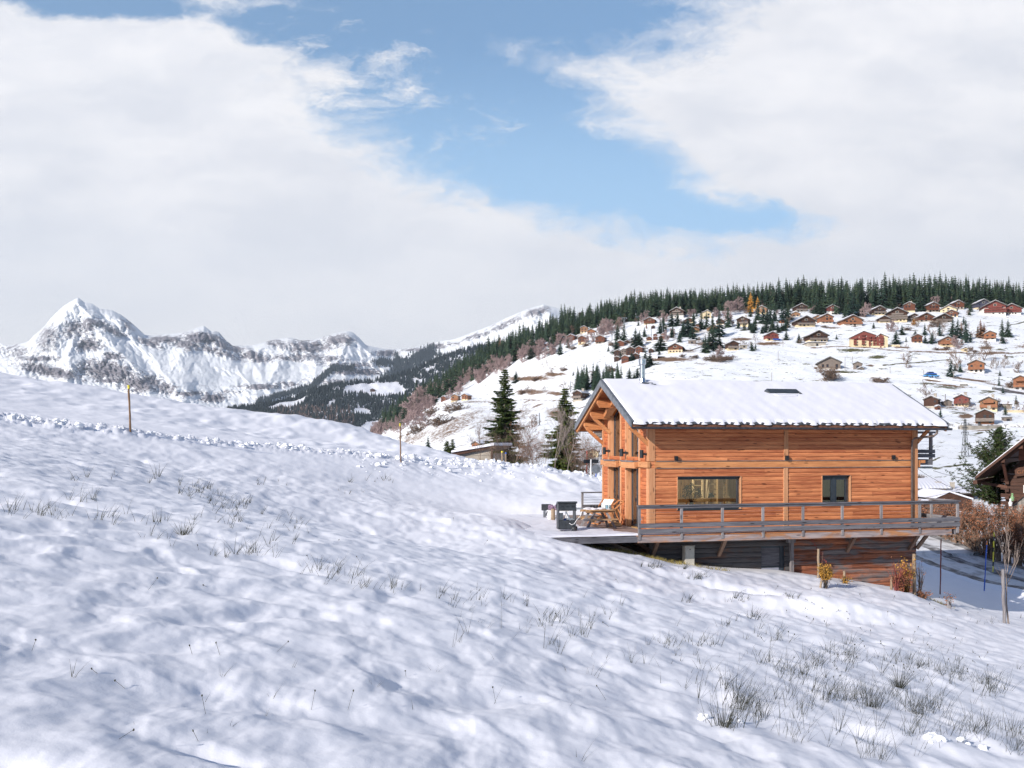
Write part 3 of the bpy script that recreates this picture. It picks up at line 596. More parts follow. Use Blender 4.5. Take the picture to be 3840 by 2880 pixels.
def conifer_near(seed, h, rad, mats, pine=False, bare=0.):
    """detailed conifer: trunk, whorled drooping limbs, needle sprays; returns (trunk mesh, limb mesh, needle mesh)"""
    q = random.Random(seed); tr_ = MB(); lm = MB(); nd = MB()
    tr_.tube([(0, 0, -.6), (0, 0, h*.3), (q.uniform(-.05, .05), 0, h*.7), (0, 0, h)], [h*.016, h*.012, h*.006, .012], 8)
    nw = int(h*(4.0 if not pine else 3.4)); lop = [q.uniform(.7, 1.2) for _ in range(9)]
    for i in range(nw):
        t = (i+.5)/nw; z = h*(.05+.94*t) if not pine else h*(.03+.95*t)
        prof = (1-t)**.85*(1 if t > .12 else .75+t*2) if not pine else min(1, (1-t)**.85*1.05)*(.9 if t < .1 else 1)
        nb = q.choice((5, 6, 7)) if not pine else q.choice((8, 9, 10))
        for j in range(nb):
            if q.random() < bare*(1-t): continue
            a = q.uniform(0, 2*math.pi); Lb = (rad*prof+.12)*q.uniform(.55, 1.18)*lop[int(a/(2*math.pi)*8.99)]
            dr = (-.10-.38*(1-t)) if not pine else (.15+.1*t); tipup = .18 if not pine else .45
            pts = []; m_ = 5
            for k in range(m_+1):
                s_ = k/m_; pts.append(Vector((math.cos(a)*Lb*s_, math.sin(a)*Lb*s_, z+Lb*(dr*s_+tipup*s_*s_*s_)))+Vector((q.uniform(-.02, .02)*Lb, q.uniform(-.02, .02)*Lb, 0)))
            lm.tube(pts, [.012+.012*Lb*(1-k/m_) for k in range(m_+1)], 3, False)
            ax = Vector((math.cos(a), math.sin(a), 0)); sd_ = Vector((-ax.y, ax.x, 0)); ns = max(7, int(Lb*(19 if not pine else 17)))
            for k in range(ns):
                s_ = .12+.9*(k+q.random())/ns; f_ = min(s_, .999)*m_; i0 = int(f_); p = pts[i0].lerp(pts[i0+1], f_-i0)
                if not pine:
                    for sg in (-1, 1):
                        ll = (.22+.40*Lb*.5*(1.15-s_))*q.uniform(.6, 1.3); d = (ax*.75+sd_*sg*q.uniform(.5, 1.)+Vector((0, 0, q.uniform(-.75, -.1)))).normalized()
                        w = Vector((0, 0, 1)).cross(d).normalized()*q.uniform(.045, .085); e = p+d*ll
                        nd.add([p-w*.6, p+w*.6, e+w-Vector((0, 0, .03)), e+d*.06, e-w-Vector((0, 0, .03))], [(0, 1, 2, 3, 4)])
                        if q.random() < .6:
                            e2 = p+Vector((q.uniform(-.05, .05), q.uniform(-.05, .05), -ll*q.uniform(.5, 1.2))); nd.add([p-w, p+w, e2], [(0, 1, 2)])
                else:
                    c = p+Vector((q.gauss(0, .12), q.gauss(0, .12), q.gauss(.03, .09)))
                    for _ in range(10):
                        d = Vector((q.gauss(0, 1), q.gauss(0, 1), q.gauss(.45, .8))).normalized(); w = d.orthogonal().normalized()*.028
                        e = c+d*q.uniform(.11, .2); nd.add([c-w, c+w, e], [(0, 1, 2)])
    return tr_, lm, nd
def bare_tree(seed, h, spread=.5, levels=4, kids=(4, 6), first=.25, r0=None, up=.3, thin=1., multi=1, lean=0.):
    q = random.Random(seed); mb = MB()
    r0 = r0 or h*.018
    def grow(p, d, L, r, lv):
        n = 3 if lv > 1 else 2; pts = [p]; dd = d.copy()
        for i in range(n):
            dd = (dd+Vector((q.gauss(0, .12), q.gauss(0, .12), q.gauss(up*.18, .08)))).normalized(); pts.append(pts[-1]+dd*L/n)
        rad = [max(r*(1-.75*i/n), .004*thin) for i in range(n+1)]
        mb.tube(pts, rad, 5 if lv == levels else 3, False)
        if lv == 0: return
        k = q.randint(*kids)+(2 if lv == levels else 0)
        for i in range(k):
            s_ = first+(1-first)*(i+q.random())/k if lv == levels else .15+.85*(i+q.random())/k
            f_ = min(s_, .999)*n; i0 = int(f_); b_ = pts[i0].lerp(pts[i0+1], f_-i0); ang = q.uniform(0, 2*math.pi)
            side = dd.orthogonal().normalized(); side.rotate(Matrix.Rotation(ang, 3, dd)); nd_ = (dd*(1-spread)+side*spread+Vector((0, 0, up*.35))).normalized()
            grow(b_, nd_, L*q.uniform(.42, .62)*(1.15-.35*s_), max(rad[i0]*.62, .004*thin), lv-1)
    for k in range(multi):
        a = q.uniform(0, 6.28); d = Vector((math.cos(a)*(.35 if multi > 1 else .04)+lean, math.sin(a)*(.35 if multi > 1 else .04), 1)).normalized()
        grow(Vector((math.cos(a)*.1, math.sin(a)*.1, -.15)) if multi > 1 else Vector((0, 0, -.2)), d, h*q.uniform(.5, .62)*(1 if multi == 1 else q.uniform(.8, 1.2)), r0, levels)
    return mb
def norm_h(mb, h):
    """scale a tree so that it is exactly h tall"""
    top = max(v[2] for v in mb.v); k = h/top; mb.v = [(a*k, b_*k, c*k) for a, b_, c in mb.v]; return mb
FAR = [spruce_far(s_, sl, br_).mesh('spruce_tree', [M['needle_far'], M['bark']]) for s_, sl, br_ in ((1, 1, 0), (2, .8, .05), (3, 1.15, 0), (4, .9, .12), (5, .72, .0), (6, 1.0, .06))]
RUS = spruce_far(9, .95, .08).mesh('russet_conifer', [M['deadneedle'], M['bark']])
GLD = spruce_far(10, 1.35, .02).mesh('larch_tree', [M['larchgold'], M['bark']])
BARE = [norm_h(bare_tree(20+i, 1., .5, 4, (4, 5), .2, .014, .35, .6), 1.).mesh('bare_tree', M['twig']) for i in range(4)]
PINK = [norm_h(bare_tree(30+i, 1., .56, 4, (5, 6), .12, .012, .25, .95), 1.).mesh('bare_tree', M['pinktwig']) for i in range(3)]
BUSH = [norm_h(bare_tree(40+i, 1., .6, 3, (4, 6), .1, .012, .1, 1.3, multi=7), 1.).mesh('bare_shrub', M['twig']) for i in range(3)]
def inst(me, name, p, h, label, cat, group=None, wide=1., rz=None):
    o = bpy.data.objects.new(name, me); link(o); o.location = p; o.scale = (h*wide, h*wide, h); o.rotation_euler = (0, 0, rnd.uniform(0, 6.28) if rz is None else rz)
    return tag(o, label, cat, group)
q = random.Random(11)
# ---- forest along the top of the village hill: individually placed spruces
def interp(pts, x): return float(np.interp(x, [a[0] for a in pts], [a[1] for a in pts]))
TOPS = [(1390,1585),(1430,1530),(1468,1481),(1566,1426),(1644,1375),(1713,1334),(1817,1271),(1934,1217),(2052,1181),(2111,1136),(2170,1150),(2233,1122),(2368,1081),(2450,1074),(2540,1072),(2650,1062),(2760,1056),(2860,1050),(2960,1038),(3060,1028),(3200,1025),(3400,1022),(3550,1018),(3700,1032),(3840,1042)]
LOW = [(1390,1640),(1500,1600),(1600,1535),(1726,1455),(1853,1395),(1975,1335),(2088,1290),(2200,1235),(2330,1215),(2450,1190),(2560,1180),(2700,1165),(2800,1160),(3000,1155),(3140,1180),(3260,1160),(3400,1150),(3600,1150),(3840,1150)]
n_f = 0; MASS = []
def hscale(p): return p.y/F
SPR = 'spruces of the forest crowning the village hill'
SEG = [(1500,'at the lowest far left tip of the hill forest'),(1620,'in the far left of the hill forest, over the valley'),(1760,'left of the red walled chalet, over leafless trees'),(1900,'where the white ridge meets the forest'),(2030,'over the long red walled chalet'),(2160,'over the brown slope edge chalets'),(2300,'above the tan chalets left of the T headed mast'),(2420,'just right of the T headed lift mast'),(2520,'above the red brown balcony chalet'),(2620,'above the large white gabled chalet'),(2720,'above the cream gabled house'),(2830,'just left of the golden larch'),(2950,'just right of the golden larch'),(3080,'above the wide dark chalet with cream ground floor'),(3200,'above the half maroon modern house'),(3330,'where sky shows between the forest trunks'),(3450,'above the cream apartment block'),(3580,'above the row of brown gabled chalets'),(3700,'above the blue dark house'),(9999,'at the right end of the hilltop forest')]
def spl(px, h, row):
    return ('tall' if h > 21 else 'medium' if h > 16 else 'short')+(' skyline spruce ', ' front rank spruce ', ' rearmost spruce ')[row]+next(s_ for x_, s_ in SEG if px < x_)
cols_ = list(np.arange(1395, 3850, 19.))
for row in range(2):
    for x in cols_:
        if n_f >= 400: break
        px = x+q.uniform(-7, 7)+row*9
        crest = interp(CR, px); low = interp(LOW, px)
        if 3235 < px < 3300 and row == 1: continue
        if row == 0: py = crest+q.uniform(1, 7); top = interp(TOPS, px)+q.uniform(-8, 20)+(q.uniform(8, 26) if q.random() < .35 else 0)
        else:
            py = crest+(low-crest)*q.uniform(.35, 1.)+4; top = py-(py-interp(TOPS, px))*q.uniform(.55, .88)
        if 3230 < px < 3460 and row == 0: py = crest+3
        p = hp(px, py); h = (py-top)*hscale(p); h = max(h, 8)
        wd_ = q.uniform(1.15, 1.75)*(1.0 if px > 2300 else 1.15)
        if (row == 0 and q.random() < .40) or (row == 1 and q.random() < .24): inst(q.choice(FAR), 'spruce_tree', p-Vector((0, 0, .4)), h, spl(px, h, row), 'tree', SPR, wd_)
        else: MASS.append((q.randrange(6), p-Vector((0, 0, .4)), h, wd_))
        n_f += 1
for px in cols_[::3]+cols_[1::5]:                               # back row seen through gaps
    p = hp(px, interp(CR, px)+.5)+Vector((0, 25, -2)); h = (interp(CR, px)-interp(TOPS, px))*hscale(p)*q.uniform(.95, 1.08)
    MASS.append((q.randrange(6), p, max(h, 9), 1.5))
# remaining, smaller trees of that forest merge into one mass
def tiny_forest(pts, seed, mat_, name, tiers=3):
    qq = np.random.RandomState(seed); vs = []; fs = []
    for (p, h, r) in pts:
        b_ = len(vs); a0 = qq.rand()*6; k = 5 if tiers < 5 else 8
        for t_ in range(tiers):
            ft = t_/tiers; z0 = h*(.03+.90*ft); z1 = min(h, h*(.03+.90*ft+1.7/tiers)) if t_ < tiers-1 else h; rr = r*(1-.86*ft)
            c = len(vs)
            for j in range(k):
                a = a0+t_+2*math.pi*j/k; w = rr*(.75+.5*qq.rand())*(1 if k == 5 else (.6 if j % 2 else 1.15)); vs.append((p.x+math.cos(a)*w, p.y+math.sin(a)*w, p.z+z0-h*.04*qq.rand()))
            vs.append((p.x, p.y, p.z+z1)); fs += [(c+j, c+(j+1) % k, c+k) for j in range(k)]
    me = bpy.data.meshes.new(name); me.from_pydata(vs, [], fs); me.materials.append(mat_); o = bpy.data.objects.new(name, me); link(o); return o
pts = []
for i in range(900):
    px = q.uniform(1385, 3850); crest = interp(CR, px); low = interp(LOW, px); f_ = q.random(); py = crest+(low-crest)*f_*.98+2
    if 3235 < px < 3330 and q.random() < .8: continue
    if px < 2120:
        lim = .93 if px > 1600 else 1.
        py = crest+(low-crest)*f_*lim
    p = hp(px, py); top = py-(py-interp(TOPS, px))*q.uniform(.5, .9)
    pts.append((p, max((py-top)*hscale(p), 7)*(1 if px > 1700 else .8), q.uniform(2.6, 4.0)))
for p_, h_, r_ in pts: MASS.append((q.randrange(6), p_, h_, r_/(.19*h_)*.95))
def mass(lst, name, mats):
    VV = []; FF = []; MI = []; off = 0; src = []
    for me in FAR:
        me.calc_loop_triangles(); v = np.empty(len(me.vertices)*3); me.vertices.foreach_get('co', v); tr3 = np.empty(len(me.loop_triangles)*3, int); me.loop_triangles.foreach_get('vertices', tr3)
        mi = np.empty(len(me.loop_triangles), int); me.loop_triangles.foreach_get('material_index', mi); src.append((v.reshape(-1, 3), tr3.reshape(-1, 3), mi))
    for k, p_, h_, w_ in lst:
        v, f_, mi = src[k]; a = q.uniform(0, 6.28); c_, s_ = math.cos(a)*h_*w_, math.sin(a)*h_*w_
        VV.append(np.stack([v[:, 0]*c_-v[:, 1]*s_+p_.x, v[:, 0]*s_+v[:, 1]*c_+p_.y, v[:, 2]*h_+p_.z], -1)); FF.append(f_+off); MI.append(mi); off += len(v)
    VV = np.concatenate(VV); FF = np.concatenate(FF); MI = np.concatenate(MI); me = bpy.data.meshes.new(name); me.vertices.add(len(VV)); me.vertices.foreach_set('co', VV.astype(np.float32).ravel())
    me.loops.add(len(FF)*3); me.loops.foreach_set('vertex_index', FF.astype(np.int32).ravel()); me.polygons.add(len(FF)); me.polygons.foreach_set('loop_start', np.arange(len(FF), dtype=np.int32)*3); me.polygons.foreach_set('loop_total', np.full(len(FF), 3, np.int32))
    for m_ in mats: me.materials.append(m_)
    me.polygons.foreach_set('material_index', MI.astype(np.int32)); me.update(calc_edges=True); o = bpy.data.objects.new(name, me); link(o); return o
o = mass(MASS, 'hill_forest', [M['needle_far'], M['bark']]); tag(o, 'smaller spruces filling the forest between the taller ones on the village hill', 'forest', kind='stuff')
# ---- wooded valley slope
M['blueforest'] = foliage('valley_conifers', (.010, .017, .019), (.024, .036, .038), .01)
M['brownforest'] = plain('valley_broadleaf', (.11, .075, .065), .9, 0, .3, .01, 0)
def inpoly(x, y, poly):
    c = False; j = len(poly)-1
    for i in range(len(poly)):
        if (poly[i][1] > y) != (poly[j][1] > y) and x < (poly[j][0]-poly[i][0])*(y-poly[i][1])/(poly[j][1]-poly[i][1])+poly[i][0]: c = not c
        j = i
    return c
CLR = [[(1283,1480),(1300,1448),(1340,1440),(1450,1437),(1480,1430),(1530,1462),(1515,1480),(1440,1492),(1400,1486),(1330,1476)],
       [(990,1532),(1060,1510),(1110,1500),(1152,1484),(1146,1504),(1100,1532),(1050,1533),(1020,1540)],
       [(1222,1525),(1240,1502),(1266,1496),(1258,1514),(1235,1530)],[(1320,1540),(1345,1526),(1385,1534),(1392,1558),(1365,1562),(1335,1552)],
       [(1345,1605),(1370,1588),(1420,1580),(1440,1600),(1400,1640),(1350,1650)],[(1540,1425),(1560,1418),(1590,1425),(1560,1440)],[(1585,1385),(1620,1372),(1640,1385),(1600,1402)]]
pts = []; ptb = []
while len(pts) < 8200:
    px = q.uniform(840, 2100); sk_ = interp(VS, px); py = sk_+(1720-sk_)*q.random()**1.3
    if py > interp(TOPS, px)+90 and px > 1400: continue
    if any(inpoly(px, py, c_) for c_ in CLR): continue
    d = float(DV(np.array(px), np.array(py))); p = P(px, py+2, d)
    br_ = (1040 < px < 1330 and py > 1530 and q.random() < .35)
    (ptb if br_ else pts).append((p, q.uniform(12, 26)*(d/3500), q.uniform(3.6, 6.2)))
for i in range(1500):                                             # tree bands climbing the snow slopes
    k = q.random()
    if k < .16: s_ = q.random(); px, py = 1165+s_*90+q.gauss(0, 5), 1458-s_*82+q.gauss(0, 4)
    elif k < .24: s_ = q.random(); px, py = 1240+s_*90, 1385+q.gauss(0, 4)
    elif k < .36: px, py = q.gauss(1440, 16), q.gauss(1362, 6)
    elif k < .56: s_ = q.random(); px, py = 1500+s_*130+q.gauss(0, 9), 1370-s_*62+q.gauss(0, 9)
    elif k < .86: s_ = q.random(); px, py = 1440+s_*190+q.gauss(0, 12), 1425-s_*95+q.gauss(0, 12)
    elif k < .93: px, py = q.gauss(1490, 8), q.gauss(1372, 18)
    else: px, py = q.uniform(1640, 1720), q.uniform(1330, 1372)
    p = mtn(px, py); pts.append((p-Vector((0, 8, 4)), q.uniform(26, 46), q.uniform(7, 11)))
for i in range(420):
    s_ = q.random(); px = 960+s_*230; py = 1512-s_*62+q.gauss(0, 5)
    p = mtn(px, py); pts.append((p, q.uniform(22, 38), 8))
o = tiny_forest(pts, 4, M['blueforest'], 'valley_forest'); tag(o, 'dark bluish conifer forest covering the far side of the valley', 'forest', kind='stuff')
o = tiny_forest(ptb, 5, M['brownforest'], 'valley_broadleaf_forest', 2); tag(o, 'brownish leafless trees mixed among the far valley conifers', 'forest', kind='stuff')
# ---- leafless and reddish trees on the lower edge of the hill forest
n_p = 0
for i in range(150):
    px = q.uniform(1400, 2330); base = interp([(1400,1660),(1500,1610),(1600,1545),(1726,1470),(1853,1405),(1960,1360),(2060,1335),(2200,1290),(2330,1250)], px)+q.uniform(-34, 4)
    if px > 2120 and q.random() < .7: continue
    p = hp(px, base); h = q.uniform(34, 58)*hscale(p)
    inst(q.choice(PINK), 'bare_tree', p, h, ('low ' if h < 26 else 'taller ')+'leafless pinkish tree '+(['at the valley rim end of the hill wood', 'uphill of the three left slope chalets', 'below the left part of the hill spruces', 'in the long strip above the bare slope', 'by the spruces at the corner of the bare slope', 'around the red walled chalet', 'among the brown slope edge chalets', 'below the tan chalet pair'][min(7, max(0, int((px-1400)/90)))]), 'tree', 'leafless trees below the spruce forest', q.uniform(.55, .85)); n_p += 1
for px, py, h, w in ((1545,1640,72,1.3),(1600,1600,58,1.2),(1605,1515,66,1.5),(1585,1500,60,1.2),(1478,1580,40,1.2),(1560,1560,90,1.25),(1430,1640,46,1.6),(1500,1650,40,1.6),(1625,1490,60,1.0)):
    p = hp(px, py-30 if px < 1560 and py > 1620 else py); inst(PINK[px % 3], 'bare_tree', p, h*hscale(p), 'round crowned pinkish leafless tree, '+{1545:'largest of those',1600:'uphill right neighbour of the largest',1605:'broad one above three chalets',1585:'leftmost one above the valley rim',1478:'small low one',1560:'tall one beside the largest',1430:'lowest left one',1500:'low one by the rim',1625:'narrow one'}[px]+' in the far hill wood', 'tree', None, w)
for px, py, h, w in ((2420,1213,52,.9),(2486,1206,46,.9),(2690,1190,40,1.),(2740,1180,55,1.1),(2765,1170,60,1.),(2908,1152,62,.9),(2720,1205,36,1.3),(2850,1160,40,1.2),(3370,1150,38,1.2),(3520,1152,46,1.0),(3550,1150,40,1.),(3250,1165,30,1.4),(3240,1190,60,.7),(3140,1140,50,.9)):
    p = hp(px, py); inst(PINK[px % 3], 'bare_tree', p, h*hscale(p), 'pale leafless tree standing at the foot of the dark hilltop forest', 'tree', 'pale leafless trees at the forest foot', w)
# ---- single conifers with a place of their own
ONE = [(1912,1512-80,0),]
def sp(px, py, h, label, wide=1.3, me=None):
    if py < 1400 and 2300 < px < 2960: h *= 1.25
    p = hp(px, py); return inst(me or FAR[(px+py) % 6], 'spruce_tree', p-Vector((0, 0, .3)), h*hscale(p), label, 'tree', None, wide*1.65)
sp(1935, 1436, 50, 'small lone dark spruce on the open slope left of the tall near spruces', 1.5)
sp(2101, 1330, 56, 'narrow dark spruce on the slope edge just below the tan chalets', 1.1)
sp(2068, 1325, 74, 'broad dark spruce beside the red walled chalet with snowy roof', 1.4)
sp(2010, 1330, 62, 'dark spruce right of the red walled chalet, near the slope edge', 1.3)
sp(1990, 1345, 48, 'squat dark spruce on the corner of the bare slope', 1.8)
sp(2130, 1303, 42, 'short spruce in front of the tan and cream chalets', 1.2)
sp(1928, 1340, 48, 'spruce left of the small chalet hidden in the hill forest', 1.5)
sp(1958, 1330, 56, 'spruce right of the small chalet hidden in the hill forest', 1.4)
sp(1845, 1395, 50, 'dark spruce standing among pinkish leafless trees of the hill wood', 1.5)
sp(1750, 1420, 56, 'spruce in the wood above the long leafless strip', 1.6)
sp(1812, 1395, 58, 'pointed spruce above the leafless wood, uphill of its neighbours', 1.4)
sp(1698, 1432, 44, 'short spruce low in the leafless strip of the hill wood', 1.4)
sp(2316, 1275, 50, 'spruce left of the two grouped by the chairlift mast', 1.4); sp(2340, 1282, 56, 'spruce right of the two grouped by the chairlift mast', 1.4)
sp(2383, 1305, 62, 'bushy dark spruce uphill of the small clustered chalets', 2.); sp(2398, 1302, 52, 'second bushy spruce uphill of the clustered chalets', 1.8)
sp(2478, 1316, 52, 'spruce below the terrace of little brown chalets', 1.8); sp(2476, 1250, 44, 'spruce between two grey lift masts', 1.1); sp(2486, 1243, 48, 'thin spruce near the small hut on the hill', .9)
sp(2518, 1225, 46, 'spruce left in front of the big white gabled house', 1.5); sp(2540, 1222, 44, 'spruce right in front of the big white gabled house', 1.2); sp(2523, 1252, 26, 'small round spruce below the white gabled house', 1.6)
for px, py, h, w, l in ((2562,1262,50,1.1,'leftmost tall spruce of the group amid the tan chalets'),(2580,1262,66,1.2,'tall spruce, second of the group amid the tan chalets'),(2597,1276,46,1.9,'low wide spruce in front of the tan chalet group'),(2550,1272,28,1.2,'small spruce left of the low wide one by the tan chalets'),(2600,1245,56,1.3,'spruce behind the tan chalet roof'),
    (2630,1238,60,1.3,'spruce between the cream house and the orange wall'),(2650,1236,56,1.3,'spruce close behind the small orange wall'),(2672,1250,58,1.4,'spruce just left of the tan chalet with bright gable'),(2698,1262,70,1.2,'tall spruce right of the tan chalet with bright gable'),(2730,1228,64,1.1,'slim spruce left of the brown chalet with cream base'),
    (2672,1308,66,1.5,'middle spruce of the trio above the reddish shrubs'),(2645,1325,58,1.6,'left spruce of the trio above the reddish shrubs'),(2698,1306,40,1.6,'right spruce of the trio above the reddish shrubs'),(2690,1185,34,1.3,'small spruce at the forest foot by the cream house'),
    (2842,1200,60,1.1,'tall spruce left of the orange walled chalet below the forest'),(2862,1212,54,1.2,'spruce in front of the orange walled chalet'),(2876,1215,46,1.4,'bushy spruce right of the orange walled chalet'),(2888,1205,60,1.,'slim spruce of the pair on the white knoll'),(2905,1203,60,1.,'right spruce of the pair on the white knoll'),(2938,1208,62,1.3,'spruce left of the dark chalet with cream lower storey'),(2955,1200,58,1.2,'spruce touching the dark chalet with cream lower storey'),
    (3062,1178,80,1.3,'big spruce left of the half timbered white house'),(3080,1180,60,1.3,'spruce in front of the forest near the white house'),(3180,1180,88,1.4,'tall green spruce right of the white house'),(3200,1186,90,1.2,'second tall green spruce right of the white house'),(3236,1186,66,1.2,'spruce at the right end of the row by the bright orange chalet'),
    (3452,1168,70,1.3,'spruce between two brown chalets below the forest'),(3640,1150,60,1.5,'wide spruce left of the blue roofed house'),(3760,1130,44,1.1,'small spruce behind the big balconied block'),
    (3382,1256,40,1.4,'open crowned fir above the big red and cream apartments'),(3360,1289,56,1.4,'cone shaped fir against the right end of the apartment house'),(3432,1262,26,1.7,'small round topped conifer behind the brown chalet'),(3398,1285,26,1.,'little columnar conifer right of the apartment house'),(3468,1258,48,1.3,'leftmost of the dark firs right of the apartment house'),(3523,1262,52,1.3,'dark fir beside a pale birch above the orange chalet'),(3469,1289,36,1.4,'bright green fir touching the small brown chalet'),(3495,1286,44,1.6,'dark fir behind a white birch trunk'),
    (3573,1268,76,1.2,'left fir of the tall group right of the chalet row'),(3592,1268,76,1.,'middle green fir of the tall group right of the chalet row'),(3622,1272,82,1.1,'right fir of the tall group right of the chalet row'),(3758,1262,70,1.1,'left fir of the pair right of the white based chalet'),(3780,1264,68,1.5,'right broad fir of the pair beside the white based chalet'),
    (3566,1411,68,1.35,'lone dark fir standing alone by the hillside road'),(2150,1408,20,1.,'small fir by the chalet below the dark green wood')):
    sp(px, py, h, l, w)
sp(3677, 1266, 70, 'left russet coloured conifer near the white based chalet', 1.2, RUS); sp(3690, 1264, 56, 'right russet coloured conifer near the white based chalet', 1.3, RUS); sp(3604, 1262, 60, 'reddish tinged conifer in front of the tall fir group', .9, RUS)
sp(1832, 1330, 54, 'russet conifer in the forest left of the hill chalets', 1.1, RUS); sp(1876, 1328, 66, 'tall russet conifer among green spruces', 1., RUS)
inst(GLD, 'larch_tree', hp(2815, 1173), 74*.2, 'bright golden larch in front of the dark forest', 'tree', None, 1.); inst(GLD, 'larch_tree', hp(2841, 1166), 52*.2, 'smaller golden larch partly hidden in the forest', 'tree', None, 1.1)
inst(GLD, 'larch_tree', hp(3427, 1218), 22*.17, 'small golden yellow tree in front of the cream apartment row', 'tree', None, 2.2); inst(RUS, 'bare_tree', hp(2424, 1232), 26*.2, 'small rusty tree in front of the red brown chalet', 'tree', None, 1.)
for px, py, h, l in ((3526,1255,60,'left white trunked birch above the orange chalet'),(3496,1284,70,'white trunked birch rising behind the brown chalet'),(3617,1262,58,'white birch in front of the tall firs')):
    me = norm_h(bare_tree(px, 1., .4, 4, (3, 4), .3, .02, .5, .7), 1.).mesh('birch_tree', M['palebark']); inst(me, 'birch_tree', hp(px, py), h*.14, l, 'tree')
# dark green cushion of mountain pines on the hill
for k in range(26):
    px = q.uniform(2768, 2958); py = 1262-14*abs((px-2863)/95)+q.uniform(-22, 0); p = hp(px, py)
    inst(FAR[k % 6], 'mountain_pine', p, q.uniform(26, 38)*hscale(p), 'bushy dark mountain pine in the '+('left' if px < 2830 else 'middle' if px < 2895 else 'right')+' of the cushion shaped thicket above the open field', 'tree', 'mountain pines of the thicket', 2.6)
# spruce grove left of the chalet roof
for k in range(46):
    s_ = q.random(); px = 2165+s_*160+q.gauss(0, 4); py = 1468-s_*26+q.uniform(-8, 20*s_+10); p = hp(px, min(py, 1478))
    inst(FAR[k % 6], 'spruce_tree', p, q.uniform(70, 98)*hscale(p), ('left end' if s_ < .33 else 'middle' if s_ < .66 else 'right end')+' spruce of the dense mid green grove behind the chalet gable', 'tree', 'spruces of the grove behind the chalet gable', 1.1)
for px, py, h, l in ((2360,1425,56,'spruce left of the steel chimney, on the slope edge'),(2378,1432,44,'spruce close to the steel chimney'),(2420,1375,62,'big spruce above the steel chimney beside the chalet cluster'),(2438,1368,46,'bushy spruce right of the chalet cluster'),(2368,1345,28,'low spruce below the chalet cluster'),(2328,1340,24,'little spruce at the left of the chalet cluster'),(2310,1320,52,'dark spruce left of the chalet cluster'),(2390,1410,40,'spruce just behind the roof ridge by the chimney')): sp(px, py+6, h, l, 1.5)
# leafless trees and shrubs scattered over the slope
SC = [(3400,1382,66,.9,'bare solitary tree in the middle of the open white field'),(3605,1380,74,.9,'bare tree with forked trunk left of the white based chalet'),(3588,1390,60,.6,'slim bare tree left of the forked one'),(3640,1360,60,1.1,'bare tree behind the white based chalet'),(3680,1350,74,1.,'large bare tree uphill of the white based chalet'),(3724,1385,48,.55,'thin bare tree right of the white based chalet'),(3741,1381,50,.5,'second thin bare tree right of the white based chalet'),(3758,1380,52,.8,'bushy topped bare tree right of the white based chalet'),(3483,1518,100,.9,'tall bare tree rising over the dark farmhouse'),(3621,1541,60,.8,'bare tree in front of the cream based farmhouse'),(3639,1536,46,.8,'small bare tree right of the cream based farmhouse'),(3811,1544,46,.7,'rounded bare tree right of the stone and wood house'),(3788,1542,40,.6,'bare tree at the right corner of the stone and wood house'),(3836,1546,42,.7,'bare tree at the right edge above the retaining wall'),(3746,1536,44,.9,'bare tree against the stone and wood house'),(3112,1425,62,1.6,'large bare bush like tree in front of the grey barn'),(3300,1436,30,2.2,'round leafless shrub showing over the roof ridge'),(3820,1400,50,1.3,'tangled bare tree at the right edge of the hill'),(3800,1460,46,1.2,'bare bush left of the orange balconied chalet'),(3785,1455,34,1.6,'low brown bush beside the road to the orange balconied chalet'),(3832,1462,30,1.1,'bare shrub in front of the orange balconied chalet'),
      (2075,1412,34,1.1,'bare tree on the brown terrace edge of the slope'),(2010,1430,20,2.2,'low brown shrub on the slope above the near spruces'),(2030,1372,18,.5,'tiny bare sapling on the open white slope'),(2050,1370,22,.5,'second tiny bare sapling on the open white slope'),(1980,1475,36,1.1,'bare tree left on the lower terrace'),(2040,1472,32,.8,'bare tree on the lower terrace bank'),(2130,1470,48,1.2,'bare tree cluster by the lower terrace, right'),(2160,1455,50,1.,'brown bare tree left of the dark green grove'),(1960,1480,24,1.8,'brown shrub left end of the terrace'),(2000,1600,50,1.4,'bare shrub behind the near spruces'),(1700,1545,44,2.0,'wide brown leafless thicket below the three left chalets'),(1640,1600,54,2.0,'dark brown leafless thicket on the left slope'),(1570,1625,44,1.5,'leafless bush low on the left slope'),(1610,1560,40,1.8,'grey leafless bush left above the brown thicket'),(1500,1655,40,1.1,'small bare tree by the rim of the valley'),(1520,1650,34,.9,'second small bare tree by the rim of the valley'),
      (2320,1238,50,.9,'bare grey tree near the chairlift mast'),(2340,1210,44,1.,'bare pale tree at the forest foot near the lift mast'),(2380,1290,30,1.6,'tawny leafless bush uphill of the clustered chalets'),(2502,1285,52,.7,'rusty leafless tree by the little brown chalets'),(2748,1225,46,.9,'fawn coloured leafless tree left of the brown chalet'),(2955,1212,44,1.1,'grey leafless tree in front of the dark cream based chalet'),(2795,1300,36,1.2,'leafless tree right of the small square brown chalet'),(2690,1345,52,1.,'reddish leafless tree in the shrubs below the spruce trio'),(3405,1310,26,.8,'dark bare tree above the open field'),(3350,1245,50,.9,'reddish leafless tree behind the apartment house'),(3600,1305,50,1.1,'fawn leafless tree right of the orange terraced chalet'),(3580,1300,36,1.,'leafless tree beside the orange terraced chalet'),(3440,1225,40,.8,'bare tree below the chalet row'),(3510,1225,34,1.5,'brown leafless bush below the chalet row')]
for px, py, h, w, l in SC:
    p = hp(px, py); low_ = w >= 1.5
    me = (BUSH if low_ else BARE)[px % 3]
    if 'reddish' in l or 'fawn' in l or 'rusty' in l: me = PINK[px % 3]
    inst(me, 'bare_shrub' if low_ else 'bare_tree', p, h*hscale(p), l, 'shrub' if low_ else 'tree', None, w)
